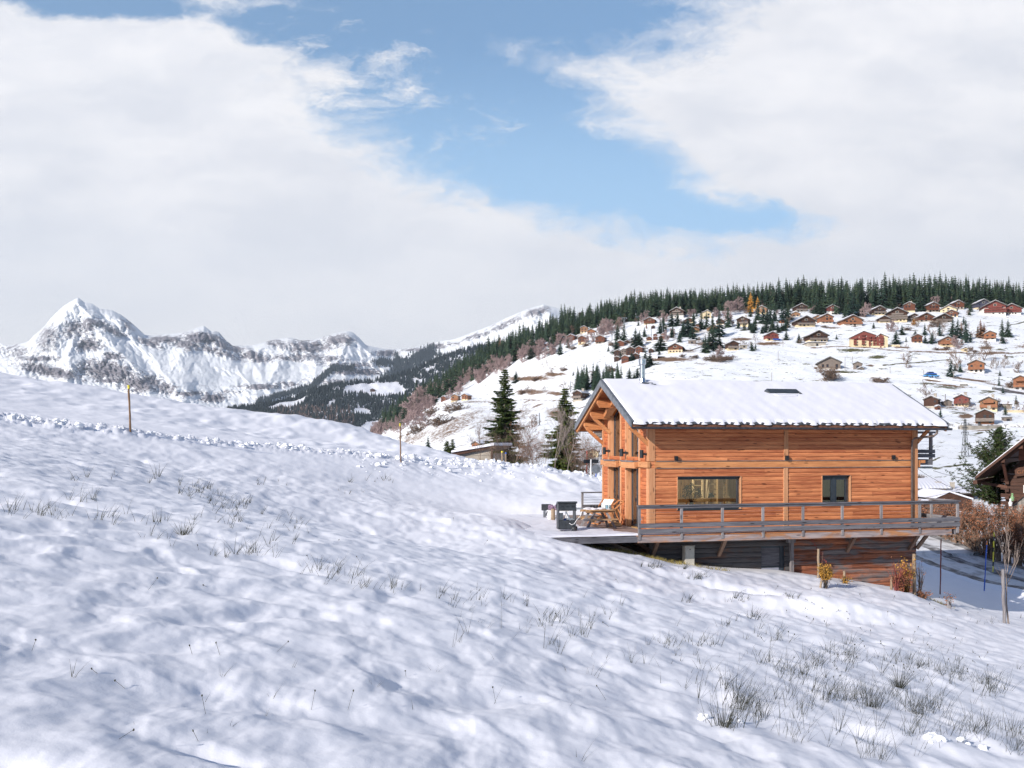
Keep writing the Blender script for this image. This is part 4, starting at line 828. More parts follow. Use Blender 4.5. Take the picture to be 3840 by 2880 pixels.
pts_b = [(2660,1352,26,2.2),(2700,1356,24,2.4),(2730,1350,20,2.4),(2600,1342,14,2.5),(2560,1338,12,2.5),(2200,1300,16,2.5),(2150,1310,16,2.2),(2230,1410,24,2.),(2120,1390,16,2.2),(2300,1395,28,1.6),(2560,1215,20,1.8),(3200,1228,8,3.),(3090,1228,9,3.),(3400,1240,18,2.),(3545,1308,12,2.5),(3510,1312,10,2.5),(3662,1320,10,2.),(3140,1600,10,2.)]
for px, py, h, w in pts_b[:-1]:
    p = hp(px, py); inst(BUSH[px % 3], 'bare_shrub', p, h*hscale(p), 'low brown leafless shrub '+('in the reddish scrub below the spruce trio' if 2640 < px < 2740 else 'on the bushy bank by the cream terrace wall' if 2540 < px < 2620 else 'on the left slope below the edge chalets' if px < 2320 and py < 1350 else 'near the dark green grove' if px < 2320 else 'under the orange framed chalets' if 3050 < px < 3250 else 'around the orange terraced chalet' if px > 3480 else 'in front of the cream apartments'), 'shrub', 'low brown shrubs between the hill chalets', w)
for px, py, h, w, l in ((3527,1564,34,.75,'dark green columnar cypress by the reddish bank'),(3770,1556,38,.85,'columnar conifer beside the little wooden shed')):
    p = hp(px, py); inst(FAR[2], 'cypress_tree', p, h*hscale(p), l, 'tree', None, w*1.8)

# ---- the two tall spruces behind the bank
def conifer(px, py, d, top, radpx, label, seed, pine=False, name='spruce_tree', bare=0.):
    p = P(px, py, d); h = (py-top)/F*d; rad = radpx/F*d
    a, b_, c = conifer_near(seed, h, rad, None, pine, bare); t_ = thing(name, label, 'tree', p)
    a.build('trunk', M['bark'], t_); c.cur = 1; c.add(b_.v, b_.f); c.build('crown', [M['pine' if pine else 'needle'], M['bark']], t_); return t_
conifer(1893, 1765, 105, 1378, 98, 'tall full green spruce left of the chalet, the larger of the two', 61, bare=.08)
conifer(2118, 1775, 98, 1450, 92, 'slimmer sunlit spruce with gaps, close to the chalet gable', 62, bare=.06)
conifer(3748, 1905, 66, 1604, 165, 'dense green stone pine behind the hedge beside the old chalet', 63, True, 'stone_pine')
conifer(1677, 1700, 200, 1652, 20, 'small dark spruce left of the pair beyond the shed', 64); conifer(1697, 1700, 200, 1645, 18, 'small dark spruce right of the pair beyond the shed', 65)
inst(FAR[0], 'spruce_tree', hp(1605, 1685), 5., 'tiny dark spruce peeping over the snow rim', 'tree', None, 1.6)
# bare saplings and brush in front of and between them
BR = [(1800,1742,66,1530,.42,'left greenish brown sapling in front of the larger spruce'),(1925,1748,64,1500,.42,'brown sapling in front of the larger spruce trunk'),(1975,1752,66,1560,.5,'reddish brown bushy sapling right of the larger spruce'),(2045,1758,64,1600,.42,'grey sapling midway between the two tall spruces'),(2080,1762,62,1470,.3,'tallest thin pale sapling left of the slimmer spruce'),(2125,1768,60,1530,.35,'pale sapling in front of the slimmer spruce'),(2010,1756,70,1620,.6,'low dense brown brush between the spruces'),(1860,1748,72,1590,.6,'brown brush below the larger spruce'),(2190,1780,66,1600,.55,'bushy bare shrub between slimmer spruce and chalet'),(2225,1790,66,1630,.55,'bare shrub touching the chalet corner'),(2245,1795,70,1580,.45,'tall bare shrub behind the chalet corner'),(1950,1750,74,1640,.6,'low brown brush behind the snow bank crest'),(2160,1772,75,1640,.6,'dark brush low between spruce and signs')]
for i, (px, py, d, top, spd, l) in enumerate(BR):
    p = P(px, py+12, d); h = (py+12-top)/F*d; multi = 1 if spd < .45 else 6
    mb = norm_h(bare_tree(100+i, h, spd, 4 if multi == 1 else 3, (4, 6), .2, h*.0048, .5, .5, multi), h)
    o = mb.build('bare_sapling' if multi == 1 else 'bare_shrub', M['palebark' if i in (4, 5, 3) else 'twig']); o.location = p; tag(o, l, 'tree' if multi == 1 else 'shrub')
    if i in (2, 6, 8, 10):
        lf = MB(); qq = random.Random(i)
        for k in range(260):
            v_ = Vector(qq.choice(mb.v)); a = Vector((qq.gauss(0, 1), qq.gauss(0, 1), qq.gauss(0, 1))).normalized()*.05; b2 = a.orthogonal().normalized()*.03
            lf.add([v_, v_+a+b2, v_+2*a, v_+a-b2], [(0, 1, 2, 3)])
        lf.build('dry_leaves', M['brownleaf'], o)
# ---- beech hedge beside the lane
hd = thing('hedge', 'long brown beech hedge with dry leaves beside the snowy lane', 'hedge', (0, 0, 0))
HB = [(3395,2022,63),(3480,2050,60.5),(3560,2078,58),(3640,2105,56),(3740,2140,54),(3840,2172,52.5),(3980,2215,50)]
HT = [(3395,1872),(3480,1872),(3560,1872),(3640,1878),(3740,1890),(3840,1893),(3980,1900)]
tw = MB(); lf = MB(); qh = random.Random(77)
for i in range(32):
    k = i/31*6; px = np.interp(k, range(7), [a[0] for a in HB]); py = np.interp(k, range(7), [a[1] for a in HB]); d = np.interp(k, range(7), [a[2] for a in HB]); p = P(px, py, d); p.z = min(p.z, G1(p.x, p.y))-.05
    top = (HY-np.interp(px, [a[0] for a in HT], [a[1] for a in HT]))/F*d; h = top-p.z
    b_ = MB(); b_ = norm_h(bare_tree(300+i, h, .55, 4, (4, 5), .26, .08, .55, .85), h*qh.uniform(.97, 1.04))
    for v_ in b_.v: pass
    vv = [(min(max(a[0], -.95), .95)+p.x, min(max(a[1], -.8), .8)+p.y, a[2]+p.z) for a in b_.v]; tw.add(vv, b_.f)
    tk = MB().tube([(0, 0, -.3), (qh.uniform(-.1, .1), 0, h*.25), (qh.uniform(-.2, .2), 0, h*.5)], [.14, .11, .07], 7)
    t_ = tk.build('trunk', M['bark'], hd); t_.location = p
    for k2 in range(int(900*(1 if i % 4 else 1.5))):
        a = Vector(qh.choice(b_.v))
        if a.z < h*.34 and qh.random() < .75: continue
        v_ = Vector((min(max(a.x, -.95), .95)+p.x+qh.gauss(0, .09), min(max(a.y, -.8), .8)+p.y+qh.gauss(0, .09), a.z+p.z+qh.gauss(0, .05))); s_ = qh.uniform(.022, .05)
        n_ = Vector((qh.gauss(0, 1), qh.gauss(0, 1), qh.gauss(0, 1))).normalized()*s_; m_ = n_.orthogonal().normalized()*s_*.7
        lf.add([v_-n_, v_+m_, v_+n_, v_-m_], [(0, 1, 2, 3)])
tw.build('branches', M['twig'], hd); lf.build('leaves', M['brownleaf'], hd)
# ================================================================ THE CHALET
def onw(px, py, v=0.):            # photo pixel -> (u, z) on the plane v = const of the chalet
    k = (px-HX)/F; u = (k*(O.y+V.y*v)-(O.x+V.x*v))/(U.x-k*U.y); d = O.y+U.y*u+V.y*v
    return u, (HY-py)/F*d
def ong(px, py, u=0.):            # photo pixel -> (v, z) on the gable plane u = const
    k = (px-HX)/F; v = (k*(O.y+U.y*u)-(O.x+U.x*u))/(V.x-k*V.y); d = O.y+U.y*u+V.y*v
    return v, (HY-py)/F*d
HOUSE = thing('chalet', 'large two storey larch wood chalet with snow covered roof on the slope', 'house', tuple(O), TH)
def hb(mb, name, m, par=HOUSE, **k): return mb.build(name, M[m] if isinstance(m, str) else m, par, **k)
RZ, SL, UL, UR, VE = 2.47, .497, -1.02, 12.5, .8     # ridge height, slope, roof ends, eave overhang
VM = W_/2
def zr(v): return RZ-SL*abs(v-VM)                      # underside of the tiles
def siding(mb, axis, plane, a_of_z, z0, z1, opens, pitch, bulge, out):
    """horizontal bulged boards with openings; axis 'u' (plane v=const) or 'v' (plane u=const)"""
    zs = set([z0, z1]); n0 = math.floor(z0/pitch)
    for i in range(int((z1-z0)/pitch)+3):
        for f_ in (0, .035, .09, .3, .5, .7, .93, .975):
            z = (n0+i+f_)*pitch
            if z0 < z < z1: zs.add(z)
    for o_ in opens: zs.update(z for z in (o_[2], o_[3]) if z0 < z < z1)
    zs = sorted(zs)
    def off(z):
        t_ = (z/pitch) % 1
        if t_ < .035 or t_ > .975: return -.010
        return bulge*(1-(2*(t_-.5))**4)
    for za, zb in zip(zs, zs[1:]):
        zm = (za+zb)/2; a0, a1 = a_of_z(zm); segs = [(a0, a1)]
        for o_ in opens:
            if o_[2] < zm < o_[3]:
                ns = []
                for s0, s1 in segs:
                    if o_[0] > s0: ns.append((s0, min(s1, o_[0])))
                    if o_[1] < s1: ns.append((max(s0, o_[1]), s1))
                segs = [s_ for s_ in ns if s_[1]-s_[0] > .005]
        for s0, s1 in segs:
            q0 = plane+out*off(za); q1 = plane+out*off(zb)
            if axis == 'u': vs = [(s0, q0, za), (s1, q0, za), (s1, q1, zb), (s0, q1, zb)]
            else: vs = [(q0, s0, za), (q0, s1, za), (q1, s1, zb), (q1, s0, zb)]
            mb.add(vs, [(0, 1, 2, 3) if (axis == 'u') == (out < 0) else (3, 2, 1, 0)])
    return mb
def slab(mb, axis, p0, p1, a_of_z, z0, z1, opens, step=.4):
    """solid wall behind the boards"""
    zs = sorted(set([z0, z1]+[z for o_ in opens for z in (o_[2], o_[3]) if z0 < z < z1]+([z0+i*step for i in range(1, int((z1-z0)/step)+1)])))
    zs = [z for z in zs if z <= z1]
    for za, zb in zip(zs, zs[1:]):
        zm = (za+zb)/2; a0, a1 = a_of_z(zb); segs = [(a0, a1)]
        for o_ in opens:
            if o_[2] < zm < o_[3]:
                ns = []
                for s0, s1 in segs:
                    if o_[0] > s0: ns.append((s0, min(s1, o_[0])))
                    if o_[1] < s1: ns.append((max(s0, o_[1]), s1))
                segs = [s_ for s_ in ns if s_[1]-s_[0] > .005]
        for s0, s1 in segs:
            if axis == 'u': mb.box(s0, s1, p0, p1, za, zb)
            else: mb.box(p0, p1, s0, s1, za, zb)
    return mb
# openings on the long wall
bw = (*[onw(x, 1800, 0)[0] for x in (2540, 2775)], onw(2655, 1910)[1], onw(2655, 1788.5)[1])
sw = (*[onw(x, 1800, 0)[0] for x in (3082, 3186)], onw(3130, 1895)[1], onw(3130, 1784.5)[1])
OPL = [bw, sw]
ZT = zr(0)-.06
wl = MB(); siding(wl, 'u', 0., lambda z: (.0, L_), DECK, ZT, OPL, .158, .022, -1); hb(wl, 'front_wall', 'siding')
wi = MB(); slab(wi, 'u', .03, .2, lambda z: (.05, L_-.02), DECK-.05, ZT, OPL, 9); wi.box(.05, L_-.02, .2, W_-.25, DECK-.25, DECK-.06)
# the gable wall facing the terrace
GW = [(1.0, 2.40, -.48, 9.), (3.16, 4.54, -.48, 9.)]; GD = [(1.0, 2.40, DECK, -.86), (3.16, 4.54, DECK, -.86)]
def gb_(z):
    a = max(0, VM-(RZ-.1-z)/SL); return (a, W_-a)
wg = MB(); siding(wg, 'v', 0., gb_, DECK, RZ-.25, GW+GD, .158, .018, -1); hb(wg, 'gable_wall', 'siding_g')
slab(wi, 'v', .03, .2, gb_, DECK-.05, RZ-.3, GW+GD, .22)
slab(wi, 'u', W_-.2, W_, lambda z: (0, L_), DECK-.05, ZT, [(1.0, 2.0, -2.4, -1.2)], 9); slab(wi, 'v', L_-.2, L_, gb_, DECK-.05, RZ-.3, [], .22)
hb(wi, 'wall_core', 'pale')
# timber frame: posts, string course, flashings
def up(px, w_, z0, z1, v0=-.035, m_='beam_z', nm='post'):
    u0 = onw(px, 1800)[0]; return hb(MB().box(u0, u0+w_, v0, .04, z0, z1), nm, m_, bevel=.006)
ZB0, ZB1 = -.90, -.63
up(2432, .26, DECK, ZB0); up(2432, .26, ZB1, ZT-.02); up(2936, .20, DECK, ZB0-.012, -.05); up(2938, .19, ZB1+.012, ZT-.02, -.05)
hb(MB().box(L_-.20, L_+.05, -.07, .12, DECK, ZT-.02), 'post', 'beam_z', bevel=.006)
hb(MB().box(.20, L_-.2, -.032, .035, ZB0+.01, ZB1-.01), 'string_beam', 'beam_x')
for z in (ZB1, ZB0): hb(MB().box(.26, L_-.2, -.062, .03, z-.008, z+.012), 'flashing', 'zinc')
hb(MB().box(L_-.25, L_+.20, -.02, .14, ZB0-.02, ZB1).prism([(L_+.2, .0, ZB1), (L_+.2, .12, ZB1), (L_+.45, .12, ZB1), (L_+.45, .0, ZB1)], (0, 0, -.12)), 'beam_end', 'beam_x')
# gable trims: light planed posts, box sills, beams
for v0 in (0., .88, 2.40, 3.02, 4.54, 5.30):
    w_ = .14 if v0 not in (0.,) else .18
    hb(MB().box(-.055, .03, v0, v0+w_, ZB1, zr(v0+w_/2)-.12), 'post', 'beam_z'); hb(MB().box(-.055, .03, v0, v0+w_, DECK, ZB0), 'post', 'beam_z')
for a, b_, z0, z1 in ((1.02, 2.40, ZB1, None), (3.16, 4.54, ZB1, None), (1.02, 2.40, DECK, ZB0), (3.16, 4.54, DECK, ZB0)):
    r_ = MB()
    for v0, s_ in ((a, 1), (b_, -1)):
        zt = zr(v0)-.3 if z1 is None else z1
        r_.box(.0, .22, v0, v0+s_*.03, z0, zt)
    hb(r_, 'window_reveal', 'beam_z')
hb(MB().box(-.11, .02, -.06, W_+.06, ZB0+.02, ZB1-.02), 'string_beam', 'beam_y', bevel=.01)
for a, b_ in ((.95, 2.46), (3.1, 4.62)):
    hb(MB().box(-.26, -.11, a, b_, ZB0-.03, ZB1-.04), 'beam_end', 'beam_y', bevel=.012); hb(MB().box(-.30, .2, a+.02, b_-.02, ZB1-.04, ZB1+.0), 'window_sill', 'zinc')
def gwin(a, b_, z0, z1l, z1r, door=False):
    """dark framed glazing set back in the gable; sloping head"""
    t_ = hb(MB().box(.17, .23, a+.03, a+.10, z0, z1l).box(.17, .23, b_-.10, b_-.03, z0, z1r).box(.17, .23, a+.10, b_-.10, z0, z0+.09)
            .prism([(.17, a+.03, z1l-.09), (.17, b_-.03, z1r-.09), (.17, b_-.03, z1r), (.17, a+.03, z1l)], (.06, 0, 0)), 'door' if door else 'window', 'frame')
    m_ = (a+b_)/2
    if door: hb(MB().box(.15, .21, m_-.05, m_+.05, z0, min(z1l, z1r)), 'mullion', 'frame', t_); hb(MB().box(.11, .14, m_+.07, m_+.10, z0+1.0, z0+1.16).box(.11,.16,m_+.07,m_+.10,z0+1.06,z0+1.09), 'handle', 'black', t_)
    hb(MB().prism([(.19, a+.08, z0+.05), (.19, b_-.08, z0+.05), (.19, b_-.08, z1r-.05), (.19, a+.08, z1l-.05)], (.008, 0, 0)), 'pane', 'glass', t_)
for a, b_ in ((1.0, 2.40), (3.16, 4.54)):
    gwin(a, b_, ZB1+.06, zr(a)-.32, zr(b_)-.32); gwin(a, b_, DECK+.02, ZB0, ZB0, True)
for v0, v1 in ((.95, 2.4), (4.66, 3.1)):             # raking heads of the tall windows
    hb(MB().beam((-.17, v0, zr(v0)-.34), (-.17, v1, zr(v1)-.34), .30, .22), 'raking_beam', 'beam_y')
# front windows
def fwin(o_, split=False):
    u0, u1, z0, z1 = o_
    t_ = hb(MB().box(u0, u0+.05, .11, .17, z0, z1).box(u1-.09, u1, .11, .17, z0, z1).box(u0, u1, .105, .175, z1-.10, z1).box(u0, u1, .105, .175, z0, z0+.08), 'window', 'frame')
    if split:
        m_ = (u0+u1)/2-.03; hb(MB().box(m_-.07, m_+.07, .09, .16, z0, z1-.02), 'mullion', 'frame', t_)
        for a, b_ in ((u0+.05, m_-.07), (m_+.07, u1-.09)): hb(MB().box(a, a+.05, .10, .15, z0+.08, z1-.1).box(b_-.05, b_, .10, .15, z0+.08, z1-.1).box(a, b_, .1, .15, z0+.08, z0+.14).box(a, b_, .1, .15, z1-.16, z1-.1), 'sash', 'frame', t_)
    hb(MB().box(u0+.03, u1-.05, .135, .142, z0+.05, z1-.05), 'pane', 'glass', t_)
    hb(MB().box(u1, u1+.04, -.045, .2, z0, z1+.02).box(u0-.03, u0, -.045, .2, z0, z1+.02), 'window_reveal', 'beam_z', t_)
    hb(MB().box(u0-.03, u1+.04, -.04, .2, z1, z1+.025).box(u0-.03, u1+.04, -.04, .2, z0-.03, z0), 'window_trim', 'frame', t_)
fwin(bw); fwin(sw, True)
# string lights and sconces
for px, py in ((2532, 1719), (2946, 1717), (3345, 1715)):
    u0, z0 = onw(px, py); hb(MB().box(u0-.06, u0+.06, -.15, -.05, z0-.08, z0+.09).box(u0-.03, u0+.03, -.06, .0, z0-.03, z0+.03), 'wall_lamp', 'black')
for px, py in ((2266, 1690), (2331, 1697), (2406, 1702)):
    v0, z0 = ong(px, py, -.26); hb(MB().tube([(-.26, v0, z0-.16), (-.26, v0, z0+.15)], .075, 14).box(-.20, 0, v0-.03, v0+.03, z0-.05, z0+.03), 'wall_lamp', 'black')
u0, z0 = onw(2415, 1943); v0, z0 = ong(2416, 1943); hb(MB().tube([(-.05, v0, z0), (-.12, v0, z0), (-.12, v0, z0-.08)], .02, 6).tube([(-.06, v0-.05, z0+.03), (-.06, v0+.05, z0+.03)], .015, 5), 'outdoor_tap', 'steel')
# ---- interior seen through the glass
it = MB().box(.2, L_-.2, .2, W_-.2, DECK-.06, DECK); hb(it, 'floor', 'pale')
hb(MB().box(5.6, L_-.2, .2, W_-.2, ZB1-.1, ZB1-.02), 'upper_floor', 'pale')
hb(MB().box(7.2, 7.3, .25, W_-.2, DECK, ZB1-.1), 'partition', 'pale')
st = MB(); A0 = Vector((4.0, 3.5, DECK+.05)); A1 = Vector((4.55, 4.5, ZB1)); dd_ = A1-A0
for f_ in range(1, 12):
    c = A0+dd_*(f_/12); st.box(c.x, c.x+.85, c.y-.06, c.y+.18, c.z-.02, c.z+.025)
for du in (0, .88): st.beam(A0+Vector((du, 0, -.05)), A1+Vector((du, 0, 0)), .05, .24, (0, 1, 0)); st.beam(A0+Vector((du, -.1, .85)), A1+Vector((du, -.1, .9)), .045, .07, (0, 1, 0))
hb(st, 'staircase', 'pale_b'); hb(MB().box(4.10, 4.32, 2.6, 2.78, DECK, ZB1-.1), 'inner_post', 'pale_b')
rl = MB()
for z in (-1.25, -1.5, -1.75, -2.0): rl.box(3.35, 3.75, 3.4, 3.43, z, z+.03)
rl.box(3.30, 3.37, 3.38, 3.45, -2.4, -1.05).box(3.73, 3.80, 3.38, 3.45, -2.6, -.8).box(3.3, 5.3, 3.36, 3.46, -2.42, -2.28).box(3.3, 3.8, 3.38, 3.45, -1.12, -1.05); hb(rl, 'inner_railing', 'pale_b')
lo_ = thing('downlight', 'small lit ceiling spot glowing behind the top left of the large window', 'lamp', tuple(worldof_(2.3, 2.6, -.86) if 0 else (O+U*2.2+V*2.6+Vector((0, 0, -.90)))))
ml, gl_, bl_ = new_mat('lamp_glow'); bl_.inputs['Emission Color'].default_value = (1, .8, .5, 1); bl_.inputs['Emission Strength'].default_value = 4.; MB().tube([(0, 0, 0), (0, 0, .03)], .09, 14).build('lamp_disc', ml, lo_)
ld = bpy.data.lights.new('lamp', 'POINT'); ld.energy = 90; ld.color = (1, .80, .52); ld.shadow_soft_size = .15; lob = bpy.data.objects.new('bulb', ld); link(lob, lo_); lob.location = (0, 0, -.12)
hb(MB().box(1.3, 3.6, .65, 1.5, DECK+.72, DECK+.76).box(1.35, 1.42, .7, .77, DECK, DECK+.72).box(3.5, 3.57, .7, .77, DECK, DECK+.72).box(1.35, 1.42, 1.4, 1.47, DECK, DECK+.72).box(3.5, 3.57, 1.4, 1.47, DECK, DECK+.72), 'table', 'black')
def worldof(u, v, z): return O+U*u+V*v+Vector((0, 0, z))
qd = random.Random(3)
pl = MB(); pl.tube([(0, 0, 0), (0, 0, .1), (0, 0, .26), (0, 0, .3)], [.07, .1, .06, .07], 10)
t_ = pl.build('vase', M['darkglass']); t_.location = worldof(2.15, .95, DECK+.76); tag(t_, 'dark vase of dried flower stems on the table inside the large window', 'vase')
dr = MB()
for i in range(34):
    a = qd.uniform(0, 6.28); r_ = qd.uniform(.1, .42); zt = qd.uniform(.5, .95); e = Vector((math.cos(a)*r_, math.sin(a)*r_*.7, zt)); dr.tube([(0, 0, .2), e*.6+Vector((0, 0, .1)), e], [.006, .005, .004], 3)
    for _ in range(6): dr.sphere(e+Vector((qd.gauss(0, .04), qd.gauss(0, .04), qd.gauss(0, .06))), .022, i, .4, (1, 1, 1.2), 4, 3)
dr.build('dried_flowers', M['oldwood'], t_)
for i in range(9):
    u_ = 1.45+i*.23+qd.uniform(-.05, .05); h_ = qd.uniform(.08, .26); r_ = qd.uniform(.03, .07)
    o = MB().tube([(0, 0, 0), (0, 0, h_*.6), (0, 0, h_*.75), (0, 0, h_)], [r_, r_, r_*.4, r_*.4], 8).build('tableware', M[('steel', 'black', 'white', 'red', 'steel', 'black', 'orange', 'black', 'steel')[i]])
    o.location = worldof(u_, .78, DECK+.76); tag(o, 'small bottle or pot on the table behind the large window pane', 'tableware', 'tableware behind the large window')
o = MB().tube([(0, 0, 0), (0, 0, .5)], .012, 5).sphere((0, 0, .55), .09, 4, .2).sphere((.09, 0, .5), .05, 2, .2).sphere((-.08, 0, .47), .05, 3, .2).build('candle_holder', M['black']); o.location = worldof(2.95, .85, DECK+.76); tag(o, 'black branching candle holder silhouetted in the large window', 'candle holder')
# ---- roof
rf = MB()
for s_ in (1, -1):
    ve = VM+s_*(VM+VE); rf.prism([(UL, VM, RZ+.05), (UL, ve, zr(ve)+.05), (UL, ve, zr(ve)), (UL, VM, RZ)], (UR-UL, 0, 0))
roof = hb(rf, 'roof', 'soffit')
hb(MB().prism([(UL+.02, VM, RZ+.085), (UL+.02, -VE-.04, zr(-VE-.04)+.085), (UL+.02, -VE-.04, zr(-VE)+.052), (UL+.02, VM, RZ+.052)], (UR-UL-.04, 0, 0)), 'tiles', 'tile', roof)
# raised slate ends showing through under the snow edge
te = MB()
for i in range(21):
    u0 = -.9+i*.64
    te.prism([(u0, -VE-.07, zr(-VE)+.06), (u0+.05, -VE-.07, zr(-VE)+.125), (u0+.50, -VE-.07, zr(-VE)+.125), (u0+.55, -VE-.07, zr(-VE)+.06)], (0, .62, .62*SL))
    te.box(u0+.22, u0+.30, -VE-.075, -VE+.02, zr(-VE)+.10, zr(-VE)+.12)
hb(te, 'eave_tiles', 'tile', roof)
nu, nv = 620, 90; us = np.linspace(UL+.06, UR-.04, nu); tv = np.linspace(0, 1, nv)[:, None]
ph = ((us+.9) % .64)/.64; lobe = (.14+.13*pn(np.floor((us+.9)/.64)*.77, us*0+4, 12))*np.exp(-((ph-.42-.12*pn(np.floor((us+.9)/.64)*1.3, us*0, 13))/.27)**2)+.05*pn(us*3.1, us*0+3, 16)+.07*pn(us*1.9, us*0+2, 4)+.03*pn(us*7, us*0+1, 6)+np.clip((us-11.3)/1.1, 0, 1)*.18+np.clip((-.2-us)/.8, 0, 1)*.12
v_lo = -VE-.12+np.clip(.17-lobe, 0, .30)*.55; Vg = v_lo[None]*(1-tv)+(VM)*tv; Ug = np.repeat(us[None], nv, 0)
rib = .5+.5*np.cos((ph-.93)*2*np.pi); edge_ = np.clip(tv*(VM+VE)/.16, 0, 1); th0 = 1.; endf = np.clip((us-us[0])/.10, 0, 1)*np.clip((us[-1]-us)/.08, 0, 1)
th = (.15+.02*pn(Ug*.8, Vg*.9, 9)+.007*pn(Ug*2.6+Vg*.4, Vg*.8, 10)-.008*rib[None]*np.exp(-tv*3)+.009*fbm(Ug*1.6-Vg*1.2, Vg*.5, 2, 14))*np.sqrt(np.clip(1-(1-edge_)**2, 0, 1))*np.sqrt(endf)[None]
th = th-.10*np.exp(-((Ug-1.42)/.42)**2-((Vg-VM+.28)/.25)**2)                                          # melted round the flue
usk0, zsk = onw(2876, 1475); 
sku = (5.05, 6.62); skv = 1.70
Zg = RZ+.088-SL*(VM-Vg)+np.maximum(th, .002)
hb_ = grid_mesh('roof_snow', Ug, Vg, Zg, M['roof_snow'], parent=roof)
Ug2 = np.vstack([Ug[:1], Ug[:1]]); hb(MB().prism([(UL+.06, VM-.02, RZ+.2), (UL+.06, VM+.1, RZ+.18), (UL+.06, W_+VE-.05, zr(W_+VE)+.2), (UL+.06, W_+VE, zr(W_+VE)+.06), (UL+.06, VM, RZ+.06)], (UR-UL-.1, 0, 0)), 'far_roof_snow', 'roof_snow', roof)
# skylight: dark hood standing out of the snow
us0 = onw(2884, 1480, 1.6)[0]; us1 = onw(2994, 1480, 1.6)[0]; zs_ = lambda v: zr(v)+.09
hb(MB().prism([(us0, 1.78, zs_(1.78)+.24), (us0, 1.56, zs_(1.56)+.20), (us0, 1.56, zs_(1.56)+.0), (us0, 1.78, zs_(1.78))], (us1-us0, 0, 0)), 'skylight', 'frame', roof)
hb(MB().prism([(us0-.0, 1.56, zs_(1.56)+.10), (us0+.25, 1.30, zs_(1.30)+.155), (us1-.25, 1.30, zs_(1.30)+.155), (us1, 1.56, zs_(1.56)+.10)], (0, 0, .03)), 'skylight_snow', 'roof_snow', roof)
hb(MB().prism([(us0-.16, 1.72, zs_(1.72)+.17), (us0, 1.78, zs_(1.78)+.245), (us0, 1.54, zs_(1.54)+.19)], (0, 0, -.2)).prism([(us1+.16, 1.50, zs_(1.5)+.15), (us1, 1.78, zs_(1.78)+.24), (us1, 1.5, zs_(1.54)+.19)], (0, 0, -.2)), 'skylight_flashing', 'tile', roof)
# flue
uf = onw(2409, 1400, VM-.15)[0]; vf = VM-.15; zf = zr(vf)+.1
fl = hb(MB().tube([(uf, vf, zf), (uf, vf, zf+.22), (uf, vf, zf+.25), (uf, vf, zf+.86)], [.17, .13, .105, .105], 20).tube([(uf, vf, zf+.78), (uf, vf, zf+.81), (uf, vf, zf+.84), (uf, vf, zf+1.0), (uf, vf, zf+1.03)], [.11, .15, .15, .15, .17], 20), 'chimney', 'steel', roof, smooth=False)
hb(MB().tube([(uf, vf, zf-.02), (uf, vf, zf+.05), (uf, vf, zf+.06)], [.30, .28, .19], 18).box(uf-.42, uf-.25, vf-.08, vf+.1, zf-.02, zf+.05).box(uf+.18, uf+.42, vf-.1, vf+.1, zf-.02, zf+.06).box(uf+.30, uf+.50, vf-.22, vf-.1, zf-.08, zf+.0), 'chimney_collar', 'tile', roof)
# zinc bargeboards, battens and rafters
for e in (UL, UR):
    sg = -1 if e == UL else 1
    for s_ in (1, -1):
        ve = VM+s_*(VM+VE+.04); b_ = MB().prism([(e, VM, RZ+.17), (e, ve, zr(ve)+.17), (e, ve, zr(ve)-.06), (e, VM, RZ-.09)], (sg*.035, 0, 0)).prism([(e+sg*.035, VM, RZ+.19), (e+sg*.035, ve, zr(ve)+.19), (e+sg*.035, ve, zr(ve)+.165), (e+sg*.035, VM, RZ+.165)], (-sg*.12, 0, 0))
        hb(b_, 'bargeboard', 'zinc', roof)
        hb(MB().prism([(e-sg*.06, VM, RZ-.02), (e-sg*.06, ve, zr(ve)-.02), (e-sg*.06, ve, zr(ve)-.16), (e-sg*.06, VM, RZ-.18)], (-sg*.08, 0, 0)), 'rafter', 'beam_y', roof)
for s_ in (1, -1):
    for i in range(17):
        u0 = -.35+i*.78
        if u0 > UR-.1: break
        b_ = MB(); v0 = VM+s_*(VM+VE-.05); v1 = VM+s_*(VM-.1)
        b_.prism([(u0, v1, zr(v1)), (u0, v0, zr(v0)), (u0, v0, zr(v0)-.08), (u0, v0-s_*.05, zr(v0)-.12), (u0, v1, zr(v1)-.13)], (.09, 0, 0)); hb(b_, 'rafter', 'beam_y', roof)
bt = MB()
for s_ in (1, -1):
    for i in range(26):
        v0 = VM+s_*(.1+i*.135); bt.box(UL+.03, 0, v0, v0+.045, zr(v0)-.028, zr(v0)+.0)
hb(bt, 'battens', 'beam_x', roof)
for v0 in (0.0, .9, 1.8, VM, 3.64, 4.54, W_):
    z = zr(v0)-.16; hgt = .30 if v0 not in (VM,) else .24; w_ = .085
    for x0, x1 in ((UL+.14, .03), (L_-.03, UR-.22)):
        c = x0 if x1 < 1 else x1; sg = 1 if x1 < 1 else -1
        a, b_ = (x0, x1) if x1 < 1 else (x1, x0)
        pm = MB().prism([(b_, v0-w_, z), (a, v0-w_, z), (a-sg*.0, v0-w_, z-hgt*.45), (a+sg*.12, v0-w_, z-hgt), (b_, v0-w_, z-hgt)], (0, 2*w_, 0)); hb(pm, 'purlin', 'beam_x')
for v0, u0, z0, z1 in ((W_-.08, -.78, zr(W_)-.42, .02), (4.54, -.72, zr(4.54)-.44, .50), (.06, -.78, zr(0)-.44, .0), (.9, -.5, zr(.9)-.46, .62)):
    hb(MB().beam((u0, v0, z0), (.0, v0, z1), .11, .13), 'brace', 'beam_x')
hb(MB().beam((L_+.72, .06, zr(0)-.42), (L_+.02, .06, .02), .10, .12), 'brace', 'beam_x')
